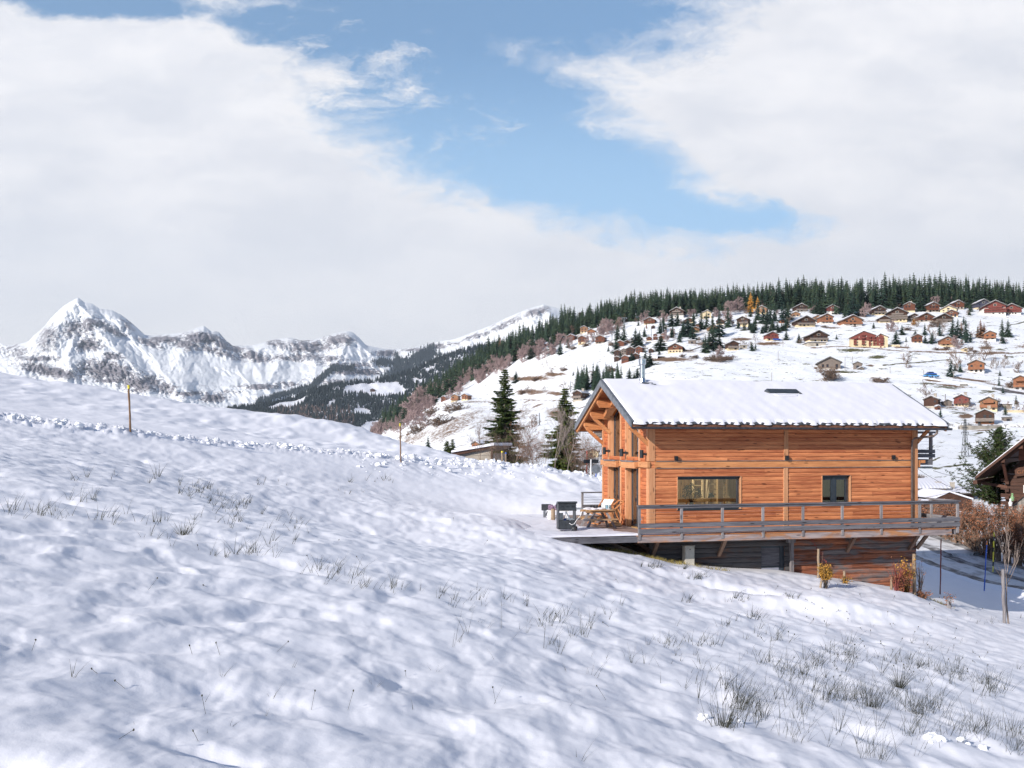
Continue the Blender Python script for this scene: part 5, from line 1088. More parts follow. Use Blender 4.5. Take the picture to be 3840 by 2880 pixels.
# fascia and gutter, downpipe
for ve, n_ in ((-VE, -1), (W_+VE, 1)):
    hb(MB().box(UL+.02, UR-.02, ve, ve+n_*.03, zr(-VE)-.12, zr(-VE)+.045), 'fascia', plain('brown_fascia', (.16, .07, .04), .6) if n_ < 0 else 'beam_x', roof)
    gt = MB(); pr = [(math.cos(a)*.075, math.sin(a)*.075) for a in [math.pi+math.pi*i/8 for i in range(9)]]
    prof = pr+[(p_[0]*.86, p_[1]*.86) for p_ in pr[::-1]]
    gt.prism([(UL-.02, ve+n_*.115+p_[0], zr(-VE)-.065+p_[1]) for p_ in prof], (UR-UL+.12, 0, 0))
    gt.tube([(UL, ve+n_*.19, zr(-VE)-.062), (UR+.1, ve+n_*.19, zr(-VE)-.062)], .012, 6)
    for i in range(19): gt.box(UL+.3+i*.72, UL+.33+i*.72, ve+n_*.04, ve+n_*.2, zr(-VE)-.08, zr(-VE)-.058)
    hb(gt, 'gutter', 'gutter', roof)
ud = L_-.20
hb(MB().tube([(L_+.30, -VE-.11, zr(-VE)-.08), (L_+.30, -VE-.11, zr(-VE)-.26), (L_+.22, -VE-.02, zr(-VE)-.36), (ud-.02, -.22, zr(-VE)-.46), (ud-.09, -.16, zr(-VE)-.56), (ud-.09, -.14, zr(-VE)-.9), (ud-.09, -.14, DECK+.02)], .042, 10).tube([(ud-.09, -.14, -1.9), (ud-.09, -.14, -1.93)], .05, 10), 'downpipe', plain('copper_brown_pipe', (.15, .115, .10), .4, .6))
# ---- lower storey
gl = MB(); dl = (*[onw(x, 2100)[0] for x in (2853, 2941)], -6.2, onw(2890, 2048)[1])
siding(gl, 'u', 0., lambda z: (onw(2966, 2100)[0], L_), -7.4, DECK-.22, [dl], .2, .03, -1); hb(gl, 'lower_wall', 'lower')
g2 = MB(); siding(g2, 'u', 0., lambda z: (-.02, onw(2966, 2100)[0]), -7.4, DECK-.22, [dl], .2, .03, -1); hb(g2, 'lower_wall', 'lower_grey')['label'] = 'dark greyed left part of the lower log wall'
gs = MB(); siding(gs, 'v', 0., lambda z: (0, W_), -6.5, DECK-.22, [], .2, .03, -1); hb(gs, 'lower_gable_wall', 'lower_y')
hb(MB().box(.06, L_-.02, .06, W_, -7.4, DECK-.25) if 0 else slab(MB(), 'u', .05, .2, lambda z: (.04, L_-.02), -7.4, DECK-.22, [dl], 9).box(.05, .2, .2, W_, -7, DECK-.22).box(L_-.2, L_-.02, .2, W_, -7.5, DECK-.22).box(.04, L_, W_-.2, W_, -7, DECK-.22), 'lower_core', 'lower')
dr = hb(MB().box(dl[0], dl[0]+.06, .06, .14, dl[2], dl[3]).box(dl[1]-.17, dl[1], .03, .12, dl[2], dl[3]).box(dl[0], dl[1], .05, .15, dl[3]-.07, dl[3]), 'door', 'frame')
hb(MB().box(dl[0]+.06, dl[1]-.17, .07, .12, dl[3]-.78, dl[3]-.07), 'panel', 'grey_x', dr); hb(MB().box(dl[0]+.06, dl[1]-.17, .085, .1, dl[2], dl[3]-.85), 'pane', plain('reflecting_pane', (.62, .64, .72), .08, 1., .1, 1, 0), dr); hb(MB().box(dl[0]+.06, dl[1]-.17, .06, .12, dl[3]-.86, dl[3]-.78), 'rail', 'frame', dr)
pp = onw(2962, 2060, -.25)[0]; hb(MB().box(pp, pp+.13, -.34, -.20, -6.4, DECK-.28).box(pp-.14, pp+.20, -.36, -.16, DECK-.55, DECK-.28), 'post', 'grey_z', bevel=.01)
# ================================================================ DECK with railings
DK = thing('deck', 'weathered timber deck running round the chalet with grey railings', 'deck', tuple(O), TH)
VD = -1.45; UE = 12.44; U0 = onw(2395, 1950, VD)[0]; UF = onw(2052, 2010, VD)[0]
fl_ = MB()
for i in range(11): fl_.box(UF+.1, UE-.05, VD+.02+i*.132, VD+.145+i*.132, DECK-.035, DECK)
for i in range(72):
    v0 = .01+i*.132
    if v0 > 8.45: break
    (fl_.box(UF+.12+.13*max(0, v0-6)*.4, -.06, v0, v0+.124, DECK-.035, DECK))
    if v0 > W_+.05: fl_.box(-.05, 5, v0, v0+.124, DECK-.035, DECK)
for i in range(52): fl_.box(L_+.06, UE-.05, .01+i*.132, .134+i*.132, DECK-.035, DECK)
hb(fl_, 'floor_boards', 'deck', DK)
hb(MB().box(UF, U0-.05, VD-.04, VD+.01, DECK-.25, DECK-.03), 'edge_beam', 'grey_x', DK); hb(MB().box(U0-.05, 12.15, VD-.05, VD+.0, DECK-.27, DECK-.045), 'edge_beam', 'fascia', DK)
hb(MB().box(U0-.1, UE-.06, VD-.02, VD+.01, DECK-.035, DECK-.002), 'floor_edge', 'beam_x', DK); hb(MB().box(UE-.1, UE-.05, VD+.01, 6.6, DECK-.26, DECK-.04), 'edge_beam', 'grey_y', DK)
jo = MB()
for i in range(22): jo.box(UF+.4+i*.76, UF+.47+i*.76, VD+.02, -.02 if UF+.4+i*.76 > -.1 else 7.8, DECK-.2, DECK-.036)
hb(jo, 'joists', 'oldwood_y', DK)
RT, RP = DECK+1.07, .10
hb(MB().box(U0-.06, UE+.10, VD-.10, VD+.06, RT-.03, RT+.03).box(U0-.05, UE+.02, VD-.06, VD-.02, RT-.11, RT-.03), 'top_rail', 'grey_x', DK, bevel=.008)
for z in (DECK+.27, DECK+.07): hb(MB().box(U0-.03, UE+.05, VD-.115, VD-.075, z, z+.165), 'guard_board', 'grey_x', DK, bevel=.006)
for px in (2396, 2554, 2707, 2859, 3009, 3156, 3302, 3446, 3588):
    u0 = onw(px, 1950, VD)[0]; hb(MB().prism([(u0-.045, VD-.075, RT-.11), (u0-.045, VD-.005, RT-.11), (u0-.045, VD-.005, DECK-.16), (u0-.045, VD-.055, DECK-.2), (u0-.045, VD-.075, DECK-.16)], (.09, 0, 0)).tube([(u0, VD-.08, DECK-.06), (u0, VD-.06, DECK-.06)], .012, 6), 'railing_post', 'grey_z', DK)
wr = MB()
for z in (DECK+.58, DECK+.70, DECK+.82): wr.tube([(U0, VD-.03, z), (UE, VD-.03, z)], .003, 4)
hb(wr, 'railing_wires', 'steel', DK)
# right hand return
hb(MB().box(UE-.06, UE+.10, VD+.06, 5.6, RT-.03, RT+.03), 'top_rail', 'grey_y', DK, bevel=.008)
for z in (DECK+.27, DECK+.07): hb(MB().box(UE+.0, UE+.04, VD-.07, 5.6, z, z+.165), 'guard_board', 'grey_y', DK)
for v0 in (.05, 1.5, 3.0, 4.5): hb(MB().box(UE-.04, UE+.04, v0, v0+.08, DECK-.18, RT-.03), 'railing_post', 'grey_z', DK)
hb(MB().box(L_+.05, UE+.1, 5.45, 5.6, RT-.05, RT+.04).box(L_+.05, UE, 5.5, 5.54, DECK+.05, DECK+.45), 'top_rail', 'oldwood', DK)
# back railing of the terrace
VB = 8.45; ub = onw(2184, 1880, VB)[0]
hb(MB().box(ub-.05, 5, VB-.04, VB+.08, RT-.05, RT+.01), 'top_rail', 'grey_x', DK); hb(MB().box(ub-.04, ub+.05, VB-.02, VB+.06, DECK, RT-.05).box(ub+2.5, ub+2.6, VB-.02, VB+.06, DECK, RT-.05), 'railing_post', 'grey_z', DK)
hb(MB().box(ub, 5, VB-.03, VB+.01, DECK+.30, DECK+.48), 'guard_board', 'grey_x', DK)
w2 = MB()
for z in (DECK+.58, DECK+.70, DECK+.83): w2.tube([(ub, VB, z), (5, VB, z)], .006, 4)
hb(w2, 'railing_wires', 'black', DK)
M['strutwood'] = wood('strut_timber', (.34, .22, .155), (.15, .09, .065), 'z', blot=.5)
# raking struts under the walkway
for px0, py0, px1, py1 in ((2724, 2040, 2697, 2106), (3212, 2033, 3180, 2100), (3449, 2034, 3414, 2098), (2470, 2045, 2452, 2085)):
    ua, za = onw(px0, py0, VD+.1); ub2, zb = onw(px1, py1, -.05); ua = onw(px0, py0, -.68)[0]; hb(MB().beam((ua, -.70, DECK-.22), (ua, -.03, DECK-1.0), .10, .13, (1, 0, 0)), 'strut', 'strutwood', DK)
ua = onw(3488, 2030, -.1)[0]; hb(MB().beam((ua, -.1, DECK-.24), (L_-.0, -.06, DECK-.95), .10, .13), 'strut', 'strutwood', DK)
ua = onw(2356, 2034, -.3)[0]; hb(MB().beam((ua, -.3, DECK-.2), (-.02, -.05, DECK-.72), .10, .12), 'strut', 'oldwood', DK)
# upper balcony on the far gable
bl = thing('balcony', 'weathered grey timber balcony on the far gable of the chalet', 'balcony', tuple(O), TH); UB = L_+1.15
hb(MB().box(L_+.03, UB, .45, 4.9, -.84, -.60), 'floor_boards', 'grey_x', bl); hb(MB().box(L_+.03, UB+.12, .42, .56, .48, .56).box(UB-.03, UB+.12, .56, 4.9, .48, .56), 'top_rail', 'grey_x', bl)
for z in (-.20, -.38): hb(MB().box(L_+.03, UB+.06, .38, .42, z-.15, z), 'guard_board', 'grey_x', bl); hb(MB().box(UB+.02, UB+.06, .42, 4.9, z-.15, z), 'guard_board', 'grey_y', bl)
hb(MB().box(UB-.13, UB-.02, .43, .53, -.66, .48).box(UB-.13, UB-.02, 4.7, 4.8, -.66, .48), 'railing_post', 'grey_z', bl); hb(MB().box(L_+.03, UB-.05, .40, .48, -.98, -.90), 'gutter', 'zinc', bl)
wb = MB()
for z in (.0, .14, .3): wb.tube([(L_, .47, z), (UB-.05, .47, z)], .004, 4)
hb(wb, 'railing_wires', 'steel', bl)
# ---- snow lying on the terrace
nu, nv = 220, 220; uu = np.linspace(UF-.9, -.25, nu)[None]; vv = np.linspace(VD-.03, 8.3, nv)[:, None]; Ug = np.repeat(uu, nv, 0); Vg = np.repeat(vv, nu, 1)
cov = np.clip((-1.15-Ug+.45*pn(Ug*1.1, Vg*1.1, 3)+.9*np.exp(-((Vg-VD)/.7)**2))/.35, 0, 1)*np.clip((Vg-VD+.05)/.12, 0, 1)
cov = np.where((Ug > -2.8) & (Vg > 1.5), cov*np.clip((-1.9-Ug+.8*pn(Ug*.9, Vg*.9, 5))/.3, 0, 1), cov)
Zg = DECK-.012+cov*(.075+.03*pn(Ug*.9, Vg*.9, 7)+.012*pn(Ug*3, Vg*3, 8))
o = grid_mesh('terrace_snow', Ug, Vg, Zg, M['roof_snow']); o.location = O; o.rotation_euler = (0, 0, TH); tag(o, 'thin blanket of white snow on the open end of the terrace', 'snow', kind='stuff')
nu = 260; uu = np.linspace(U0, UE-.1, nu)[None]; vv = np.linspace(VD+.0, VD+.35, 8)[:, None]; Ug = np.repeat(uu, 8, 0); Vg = np.repeat(vv, nu, 1); c_ = np.clip(.35-.5*(Ug-3)/4, 0, 1)*np.sin(np.linspace(0, 1, 8)*np.pi)[:, None]
o = grid_mesh('terrace_snow', Ug, Vg, DECK-.012+.05*c_*(1+pn(Ug, Vg*2, 2)), M['roof_snow']); o.location = O; o.rotation_euler = (0, 0, TH); tag(o, 'thin strip of snow along the front edge of the walkway', 'snow', kind='stuff')
# ================================================================ TERRACE FURNITURE
def dloc(px, d, z=DECK): return Vector(((px-HX)/F*d, d, z))
ZS = DECK+.06
# gas barbecue, back turned to us
b = thing('barbecue', 'black gas barbecue on wheels standing on the snowy terrace', 'barbecue', dloc(2123, 35.0, ZS), .12)
hb2 = lambda mb, n, m, par, **k: mb.build(n, M[m], par, **k)
hb2(MB().box(-.33, .33, -.24, -.215, .08, .40).box(-.33, -.30, -.24, .24, .08, .78).box(.30, .33, -.24, .24, .08, .80).box(-.33, .33, -.24, .24, .06, .09).box(-.33, -.16, -.24, -.22, .40, .68), 'cabinet', 'grill', b)
hb2(MB().box(-.34, .34, -.26, .26, .78, 1.02).box(-.36, .36, -.27, -.25, .76, .80), 'firebox', 'grill', b, bevel=.01)
lid = hb2(MB().prism([(-.36, -.27, 1.04), (-.36, -.27, 1.11), (-.36, .0, 1.10), (-.36, .33, .90), (-.36, .33, .82), (-.36, .1, .98)], (.74, 0, 0)), 'lid', 'grill', b, bevel=.008)
v_ = MB()
for i in range(3):
    for k in range(3): v_.box(-.24+i*.2, -.12+i*.2, -.268, -.262, .94-.022*k, .952-.022*k)
hb2(v_, 'vents', 'black', lid)
vh = MB()
for i in range(7):
    for k in range(6): vh.box(-.295+i*.022, -.282+i*.022, -.246, -.241, .44+.036*k, .458+.036*k)
hb2(vh, 'vent_holes', 'steel', b); hb2(MB().box(.33, .62, -.2, .2, .80, .85), 'side_shelf', 'steel', b)
for x in (.24, .40):
    w_ = hb2(MB().tube([(x-.03 if x < .3 else x-.09, -.24 if x < .3 else -.05, .085), (x+.05 if x < .3 else x+.0, -.31 if x < .3 else -.09, .085)], .085, 16), 'wheel', 'grill' if x < .3 else 'black', b)
hs = [(.06, -.3, .30), (.16, -.32, .24), (.26, -.3, .28), (.36, -.26, .42), (.5, -.2, .55), (.58, -.16, .74)]
hb2(MB().tube(hs, .012, 6), 'gas_hose', 'white', b); hb2(MB().beam((-.05, -.2, .74), (.12, -.22, .40), .07, .05).box(-.02, .28, -.2, .1, .42, .46), 'bracket', 'steel', b)
hb2(MB().tube([(.0, .06, .1), (.0, .06, .13), (.0, .06, .38), (.0, .06, .46)], [.14, .15, .15, .05], 14), 'gas_bottle', 'blue', b)
# picnic table
t = thing('picnic_table', 'weathered octagonal picnic table with snow on it on the terrace', 'table', dloc(2242, 36.6), .25)
tp = MB()
for i in range(6): hw = .72-abs(i-2.5)*.10; tp.box(-hw, hw, -.44+i*.148, -.30+i*.148, .71, .755)
tp.mi = tp.mi; hb2(tp, 'table_top', 'teak', t, bevel=.006); hb2(MB().box(-.62, .62, -.36, -.32, .64, .71).box(-.62, .62, .32, .36, .64, .71), 'apron', 'teak', t)
for sx_ in (-1, 1):
    for sy in (-1, 1): hb2(MB().beam((sx_*.22, sy*.30, .70), (sx_*.60, sy*.40, .0), .07, .09), 'leg', 'grey_z', t)
hb2(MB().box(-.62, .62, -.06, .06, .30, .37).box(-.06, .06, -.6, .6, .30, .36), 'stretcher', 'grey_x', t)
for sy in (-1, 1): hb2(MB().box(-.55, .55, sy*.72-.13, sy*.72+.13, .38, .42).box(-.45, -.39, min(sy*.4, sy*.8), max(sy*.4, sy*.8), .3, .38).box(.39, .45, min(sy*.4, sy*.8), max(sy*.4, sy*.8), .3, .38), 'bench', 'teak', t)
sn = MB()
for i, (x, y, r) in enumerate(((-.42, -.1, .22), (-.15, -.2, .16), (.12, .1, .18), (-.3, .2, .2), (.4, -.1, .1))): sn.sphere((x, y, .77), r, i, .2, (1, 1, .22), 9, 6)
o = sn.build('table_snow', M['roof_snow']); o.location = t.location; tag(o, 'small heap of snow lying on the octagonal picnic table', 'snow')
for i, x in enumerate((-.26, -.14, .0, .12)):
    o = MB().tube([(0, 0, 0), (0, 0, .12), (0, 0, .13)], [.045, .05, .035], 9).build('candle_jar', M['black']); o.location = t.location+Vector((x, .22+.03*i, .755)); tag(o, 'dark candle jar in the row on the picnic table', 'jar', 'dark jars on the picnic table')
for i, x in enumerate((.34, .47)):
    o = MB().tube([(0, 0, 0), (0, 0, .02), (0, 0, .16), (0, 0, .17)], [.05, .055, .055, .05], 12).build('storm_glass', glass_mat('blue_glass_%d' % i, (.55, .72, .80), .3)); o.location = t.location+Vector((x, -.12, .755)); tag(o, ('left' if i == 0 else 'right')+' blue tinted glass at the right end of the picnic table', 'glass')
# deck chairs
def deck_chair(px, d, rz, label, fabric=True, sc=1.):
    c = thing('deck_chair', label, 'deck chair', dloc(px, d), rz); c.scale = (sc, sc, sc)
    fr = MB()
    for y in (-.29, .29): fr.beam((-.62, y, .06), (.55, y, 1.02), .03, .055); fr.beam((.42, y*.9, .04), (-.42, y*.9, .46), .03, .05)
    for a, z in ((-.62, .06), (.55, 1.02), (.42, .04), (-.42, .46)): fr.beam((a, -.31, z), (a, .31, z), .035, .035)
    fr.beam((.25, -.26, .78), (.62, -.26, .02), .025, .04); fr.beam((.25, .26, .78), (.62, .26, .02), .025, .04)
    fr.build('frame', M['beam_x'], c, bevel=.004)
    if fabric:
        n = 10; pts = [(-.42+.97*i/n, .46+.56*i/n-.20*math.sin(math.pi*i/n)) for i in range(n+1)]; f_ = MB()
        f_.add([(x, y, z+o_) for o_ in (0, -.01) for x, z in pts for y in (-.25, .25)], [(2*i, 2*i+1, 2*i+3, 2*i+2) for i in range(n)]+[(2*n+2+2*i, 2*n+4+2*i, 2*n+5+2*i, 2*n+3+2*i) for i in range(n)])
        f_.build('sling', M['fabric'], c)
    return c
deck_chair(2258, 38.6, .9, 'wooden deck chair with pale patterned sling beside the chalet door', True, 1.0)
deck_chair(2284, 38.0, .25, 'folded wooden deck chair turned sideways against the chalet wall', False, .98)
# shelter post, bench with cushions, covered box at the back of the terrace
p_ = thing('umbrella_stand', 'grey steel stand with lever at the back left of the terrace', 'stand', dloc(2042, 41.2), 0)
hb2(MB().box(-.055, .055, -.05, .05, .02, .62), 'post', 'zinc', p_); hb2(MB().beam((.05, 0, .12), (.2, 0, .55), .03, .05).box(-.14, .3, -.08, .08, .38, .66), 'lever', 'grill', p_, bevel=.02)
hb2(MB().tube([(.12, 0, 0), (.12, 0, .03), (.12, 0, .035)], [.55, .55, .3], 24), 'foot', 'concrete', p_)
p_ = thing('garden_bench', 'pale bench with mauve cushions behind the barbecue', 'bench', dloc(2088, 40.4), .1)
hb2(MB().box(-.4, .5, -.2, .2, .40, .45).box(-.38, -.3, -.18, .18, 0, .40).box(.4, .48, -.18, .18, 0, .4), 'seat', 'white', p_)
cs = MB()
for i in range(3): cs.sphere((-.25+i*.26, 0, .56), .15, i, .1, (1, .6, .9), 10, 7)
o = cs.build('cushions', M['purple'], smooth=True); o.location = dloc(2088, 40.4); tag(o, 'row of plump mauve cushions on the pale terrace bench', 'cushions')
o = MB().tube([(0, 0, 0), (0, 0, .55)], .09, 8).build('log_stump', M['stake']); o.location = dloc(2074, 39.8); tag(o, 'short upright log beside the terrace bench', 'log')
o = MB().box(-.3, .3, -.15, .15, 0, .10).prism([(-.2, -.1, .1), (.1, -.1, .16), (.28, -.1, .1)], (0, .25, 0)).build('loose_planks', M['teak'], bevel=.01); o.location = dloc(2302, 37.4)+Vector((0, 0, .02)); tag(o, 'low wooden footrest by the terrace door', 'footrest')
# meter cabinet
u0 = onw(2570, 2100, -.6)[0]; u1 = onw(2605, 2100, -.6)[0]; zt = onw(2587, 2047, -.6)[1]
p_ = thing('meter_cabinet', 'tall cream utility cabinet below the deck against the dark wall', 'cabinet', O+U*((u0+u1)/2)+V*-.45+Vector((0, 0, zt-1.35)), TH)
hw = (u1-u0)/2
hb2(MB().box(-hw, hw, -.12, .15, .0, .22), 'base', 'concrete', p_); hb2(MB().box(-hw, hw, -.14, .15, .225, 1.33), 'body', 'cream', p_, bevel=.01); hb2(MB().box(-hw+.015, hw-.015, -.155, -.142, .24, 1.29), 'door', 'cream', p_); hb2(MB().box(-hw-.02, hw+.02, -.16, .16, 1.33, 1.355), 'lid', 'cream', p_); hb2(MB().box(-.02, .02, -.165, -.155, 1.2, 1.24), 'lock', 'black', p_)
# ================================================================ STAKES, POLES, SIGNS NEAR THE HOUSE
def stake(px, py0, py1, r, m, label, d=None, lean=0., cat='stake', name='wooden_stake', top=None, extra=None):
    p = hit(px, py1) if d is None else P(px, py1, d)
    if d is not None: p.z = min(p.z, G1(p.x, p.y)) if d < 110 else p.z
    h = (HY-py0)/F*p.y-p.z; o = thing(name, label, cat, p)
    n = 9; rq = random.Random(px); pts = [(lean*h*i/n+rq.uniform(-1, 1)*r*.25, 0, -.25+(h+.25)*i/n) for i in range(n+1)]
    MB().tube(pts, [r*rq.uniform(.9, 1.1) for _ in pts], 10).build('pole', M[m], o)
    if top: MB().tube([(lean*h*.93, 0, h*.93), (lean*h+0, 0, h+.01)], r*1.12, 10).build('marker_band', M[top], o)
    return o
stake(490, 1445, 1622, .042, 'bandpole', 'knotty brown marker pole with yellow tip on the ploughed bank, tallest at left', 39.6, -.045, top='yellow')
stake(1504, 1588, 1708, .035, 'bandpole', 'thin marker pole with yellow tip on the snow rim near the middle', 50.5, -.03, top='yellow')
stake(1883, 1692, 1745, .06, 'stake', 'wooden snow pole with yellow tip behind the bank', 62, 0, top='yellow'); stake(1897, 1697, 1745, .05, 'stake', 'wooden snow pole with blue tip behind the bank', 62, 0, top='blue')
stake(2201, 1690, 1795, .035, 'red', 'thin red snow pole left of the road signs', 66, 0, name='snow_pole', cat='pole'); 
s = stake(2216, 1722, 1800, .045, 'white', 'white sign post carrying two black panels beside the chalet', 64, 0, name='sign_post', cat='sign'); h = (HY-1722)/F*64-s.location.z
s = [o for o in bpy.data.objects if o.name == 'sign_post'][0]; MB().box(-.52, -.06, -.03, .0, h-.28, h-.02).box(.06, .52, -.03, .0, h-.28, h-.02).build('panel', M['black'], s)
s = stake(2235, 1758, 1805, .035, 'blue', 'blue post with round sign seen from behind near the chalet corner', 60, 0, name='round_sign', cat='sign'); h = (HY-1758)/F*60-s.location.z
MB().tube([(0, -.05, h), (0, -.03, h)], .30, 24).build('sign_plate', M['zinc'], s)
stake(3525, 2022, 2170, .028, 'redleaf', 'thin dark red pole in the snow right of the deck', 44, .02, name='snow_pole', cat='pole')
s = stake(3690, 2030, 2157, .03, 'blue', 'blue snow pole with orange tip in front of the hedge', 47.5, .06, name='snow_pole', cat='pole', top='orange')
s = stake(3723, 1996, 2112, .032, 'yellow', 'yellow and black banded snow pole in front of the hedge', 51, .03, name='snow_pole', cat='pole')
bb = MB()
h = (HY-1996)/F*51-s.location.z
for f_ in (.22, .55, .8): bb.tube([(.03*h*f_, 0, h*f_), (.03*h*(f_+.10), 0, h*(f_+.10))], .036, 10)
bb.build('marker_band', M['black'], s)
stake(3069, 2058, 2160, .05, 'stake', 'pale garden stake wrapped by a red creeper', 34.8); stake(3166, 2141, 2185, .045, 'stake', 'short garden stake beside a tuft of golden leaves', 34.8); stake(3343, 2162, 2215, .045, 'stake', 'short brown stake left of the autumn shrub', 34.6); stake(3396, 2118, 2215, .05, 'stake', 'whitish stake inside the golden autumn shrub', 35.2)
stake(3428, 2077, 2234, .068, 'stake', 'stout round post at the corner of the garden slope', 35.2, name='round_post'); stake(3077, 2180, 2210, .04, 'stake', 'short leaning stake under the pollarded bush', 32.6, .06)
stake(3556, 2255, 2286, .05, 'grey_z', 'short grey stump post on the slope to the right', 34.); stake(3768, 2135, 2335, .06, 'grey_z', 'thick tree stake tied to the young tree', 33.0, -.04, name='tree_stake')
stake(3561, 2270, 2290, .05, 'grey_z', 'tiny grey peg beside the stump post', 33.6)
sp_ = P(3784, 2340, 33.0); sp_.z = G1(sp_.x, sp_.y); h = (HY-1905)/F*33-sp_.z
mb = norm_h(bare_tree(501, h, .36, 3, (3, 4), .36, .032, .8, .55), h); o = mb.build('young_tree', M['palebark']); o.location = sp_; tag(o, 'slender leafless young tree with upright twigs at the right edge', 'tree')
def leafy(px, py, d, w, h, mstem, mleaf, nst, nlf, label, seed, cat='shrub', base=0., name='garden_shrub', lsz=.03):
    p = P(px, py, d); p.z = G1(p.x, p.y); qq = random.Random(seed); o = thing(name, label, cat, p); s_ = MB(); l_ = MB()
    for i in range(nst):
        a = qq.uniform(0, 6.28); r_ = qq.random()**.6; e = Vector((math.cos(a)*w*r_, math.sin(a)*w*r_, h*qq.uniform(.6, 1.))); m_ = e*.5+Vector((qq.gauss(0, .06), qq.gauss(0, .06), .0)); m_ = Vector((m_.x*.7, m_.y*.7, m_.z))
        s_.tube([(qq.gauss(0, .05)*w*3, qq.gauss(0, .04), -.1), m_, e], [.012, .009, .004], 4, False)
        for k in range(nlf):
            t_ = qq.uniform(base, 1.05); c = m_.lerp(e, (t_-.5)*2) if t_ > .5 else Vector((0, 0, 0)).lerp(m_, t_*2); c = c+Vector((qq.gauss(0, .05), qq.gauss(0, .05), qq.gauss(0, .04)))
            n1_ = Vector((qq.gauss(0, 1), qq.gauss(0, 1), qq.gauss(0, 1))).normalized()*lsz*qq.uniform(.6, 1.4); n2_ = n1_.orthogonal().normalized()*lsz*.7; l_.add([c-n1_, c+n2_, c+n1_, c-n2_], [(0, 1, 2, 3)])
    s_.build('stems', M[mstem], o); l_.build('leaves', M[mleaf], o); return o
leafy(3095, 2212, 32.8, .22, .80, 'bark', 'gold', 46, 34, 'pollarded bush with a golden green crown on thin dark stems', 1, base=.62)
leafy(3166, 2190, 34.6, .25, .28, 'bark', 'gold', 14, 16, 'low tuft of golden leaves round a short stake', 2)
leafy(3078, 2166, 34.9, .10, 1.05, 'bark', 'redleaf', 8, 40, 'dark red creeper climbing the pale garden stake', 3, 'climber', lsz=.02, name='climbing_plant')
leafy(3398, 2218, 35., .42, 1.25, 'redleaf', 'gold', 30, 30, 'tall autumn shrub with orange and yellow leaves at the chalet corner', 4, lsz=.035)
leafy(3375, 2215, 34.6, .40, .62, 'redleaf', 'brownleaf', 40, 22, 'low russet foliage spreading left of the autumn shrub', 5, lsz=.03)
leafy(3362, 2210, 34.5, .45, 1.15, 'redleaf', 'brownleaf', 26, 2, 'thin bare reddish stems beside the autumn shrub', 6)
leafy(3450, 2235, 35.4, .28, 1.5, 'bark', 'brownleaf', 16, 5, 'tall bare dark stems with a few dry leaves behind the round post', 7)
leafy(3462, 2240, 35.2, .35, .32, 'bark', 'brownleaf', 26, 14, 'low dry plants at the foot of the round post', 8)
leafy(3557, 2278, 34.2, .20, .62, 'bark', 'brownleaf', 10, 12, 'small brown leafed plant on the right hand slope', 9)
vn = MB(); qv = random.Random(8); a = H(5.85, -.1, DECK-.3)
for i in range(60): t_ = i/59; c = Vector((2.6*0+.0, 0, 0)); vn.sphere((t_*.75+qv.gauss(0, .02), -.05, -t_*1.1+qv.gauss(0, .02)), .018, i, .4, (1, 1, 1), 4, 3)
vn.tube([(0, -.03, 0), (.4, -.03, -.6), (.75, -.03, -1.1)], .008, 4); o = vn.build('hanging_vine', M['redleaf']); u_ = onw(3032, 2025, -.3)[0]; o.location = H(u_, -.3, DECK-.27); o.rotation_euler = (0, 0, TH); tag(o, 'dark red vine hanging down in front of the lower wall', 'climber')
# ---- plants poking out of the snow: dry grass (uncountable) and a few large rush tufts
def blades(mb, p, n, h, spread, q_, w=.003, lean=(0, 0)):
    for i in range(n):
        a = q_.uniform(0, 6.28); r_ = abs(q_.gauss(0, spread*.35)); bx_, by_ = p[0]+math.cos(a)*r_, p[1]+math.sin(a)*r_
        bz = p[2] if len(p) > 2 and spread < .2 else G1(bx_, by_)
        hh = h*q_.uniform(.45, 1.15); ln = q_.uniform(.1, 1.0)*hh*.9; dx = math.cos(a)*ln+lean[0]*hh; dy = math.sin(a)*ln*.7+lean[1]*hh
        w_ = w*q_.uniform(.7, 1.3); vs = []
        for k in range(4):
            t_ = k/3; x = bx_+dx*t_**1.2; y = by_+dy*t_**1.2; z = bz-.03+hh*t_*(1-.18*t_*ln/hh); ww = w_*(1-.85*t_)
            vs += [(x-ww, y, z), (x+ww, y+ww*.5, z)]
        mb.add(vs, [(0, 1, 3, 2), (2, 3, 5, 4), (4, 5, 7, 6)])
qg = random.Random(21); gm = MB()
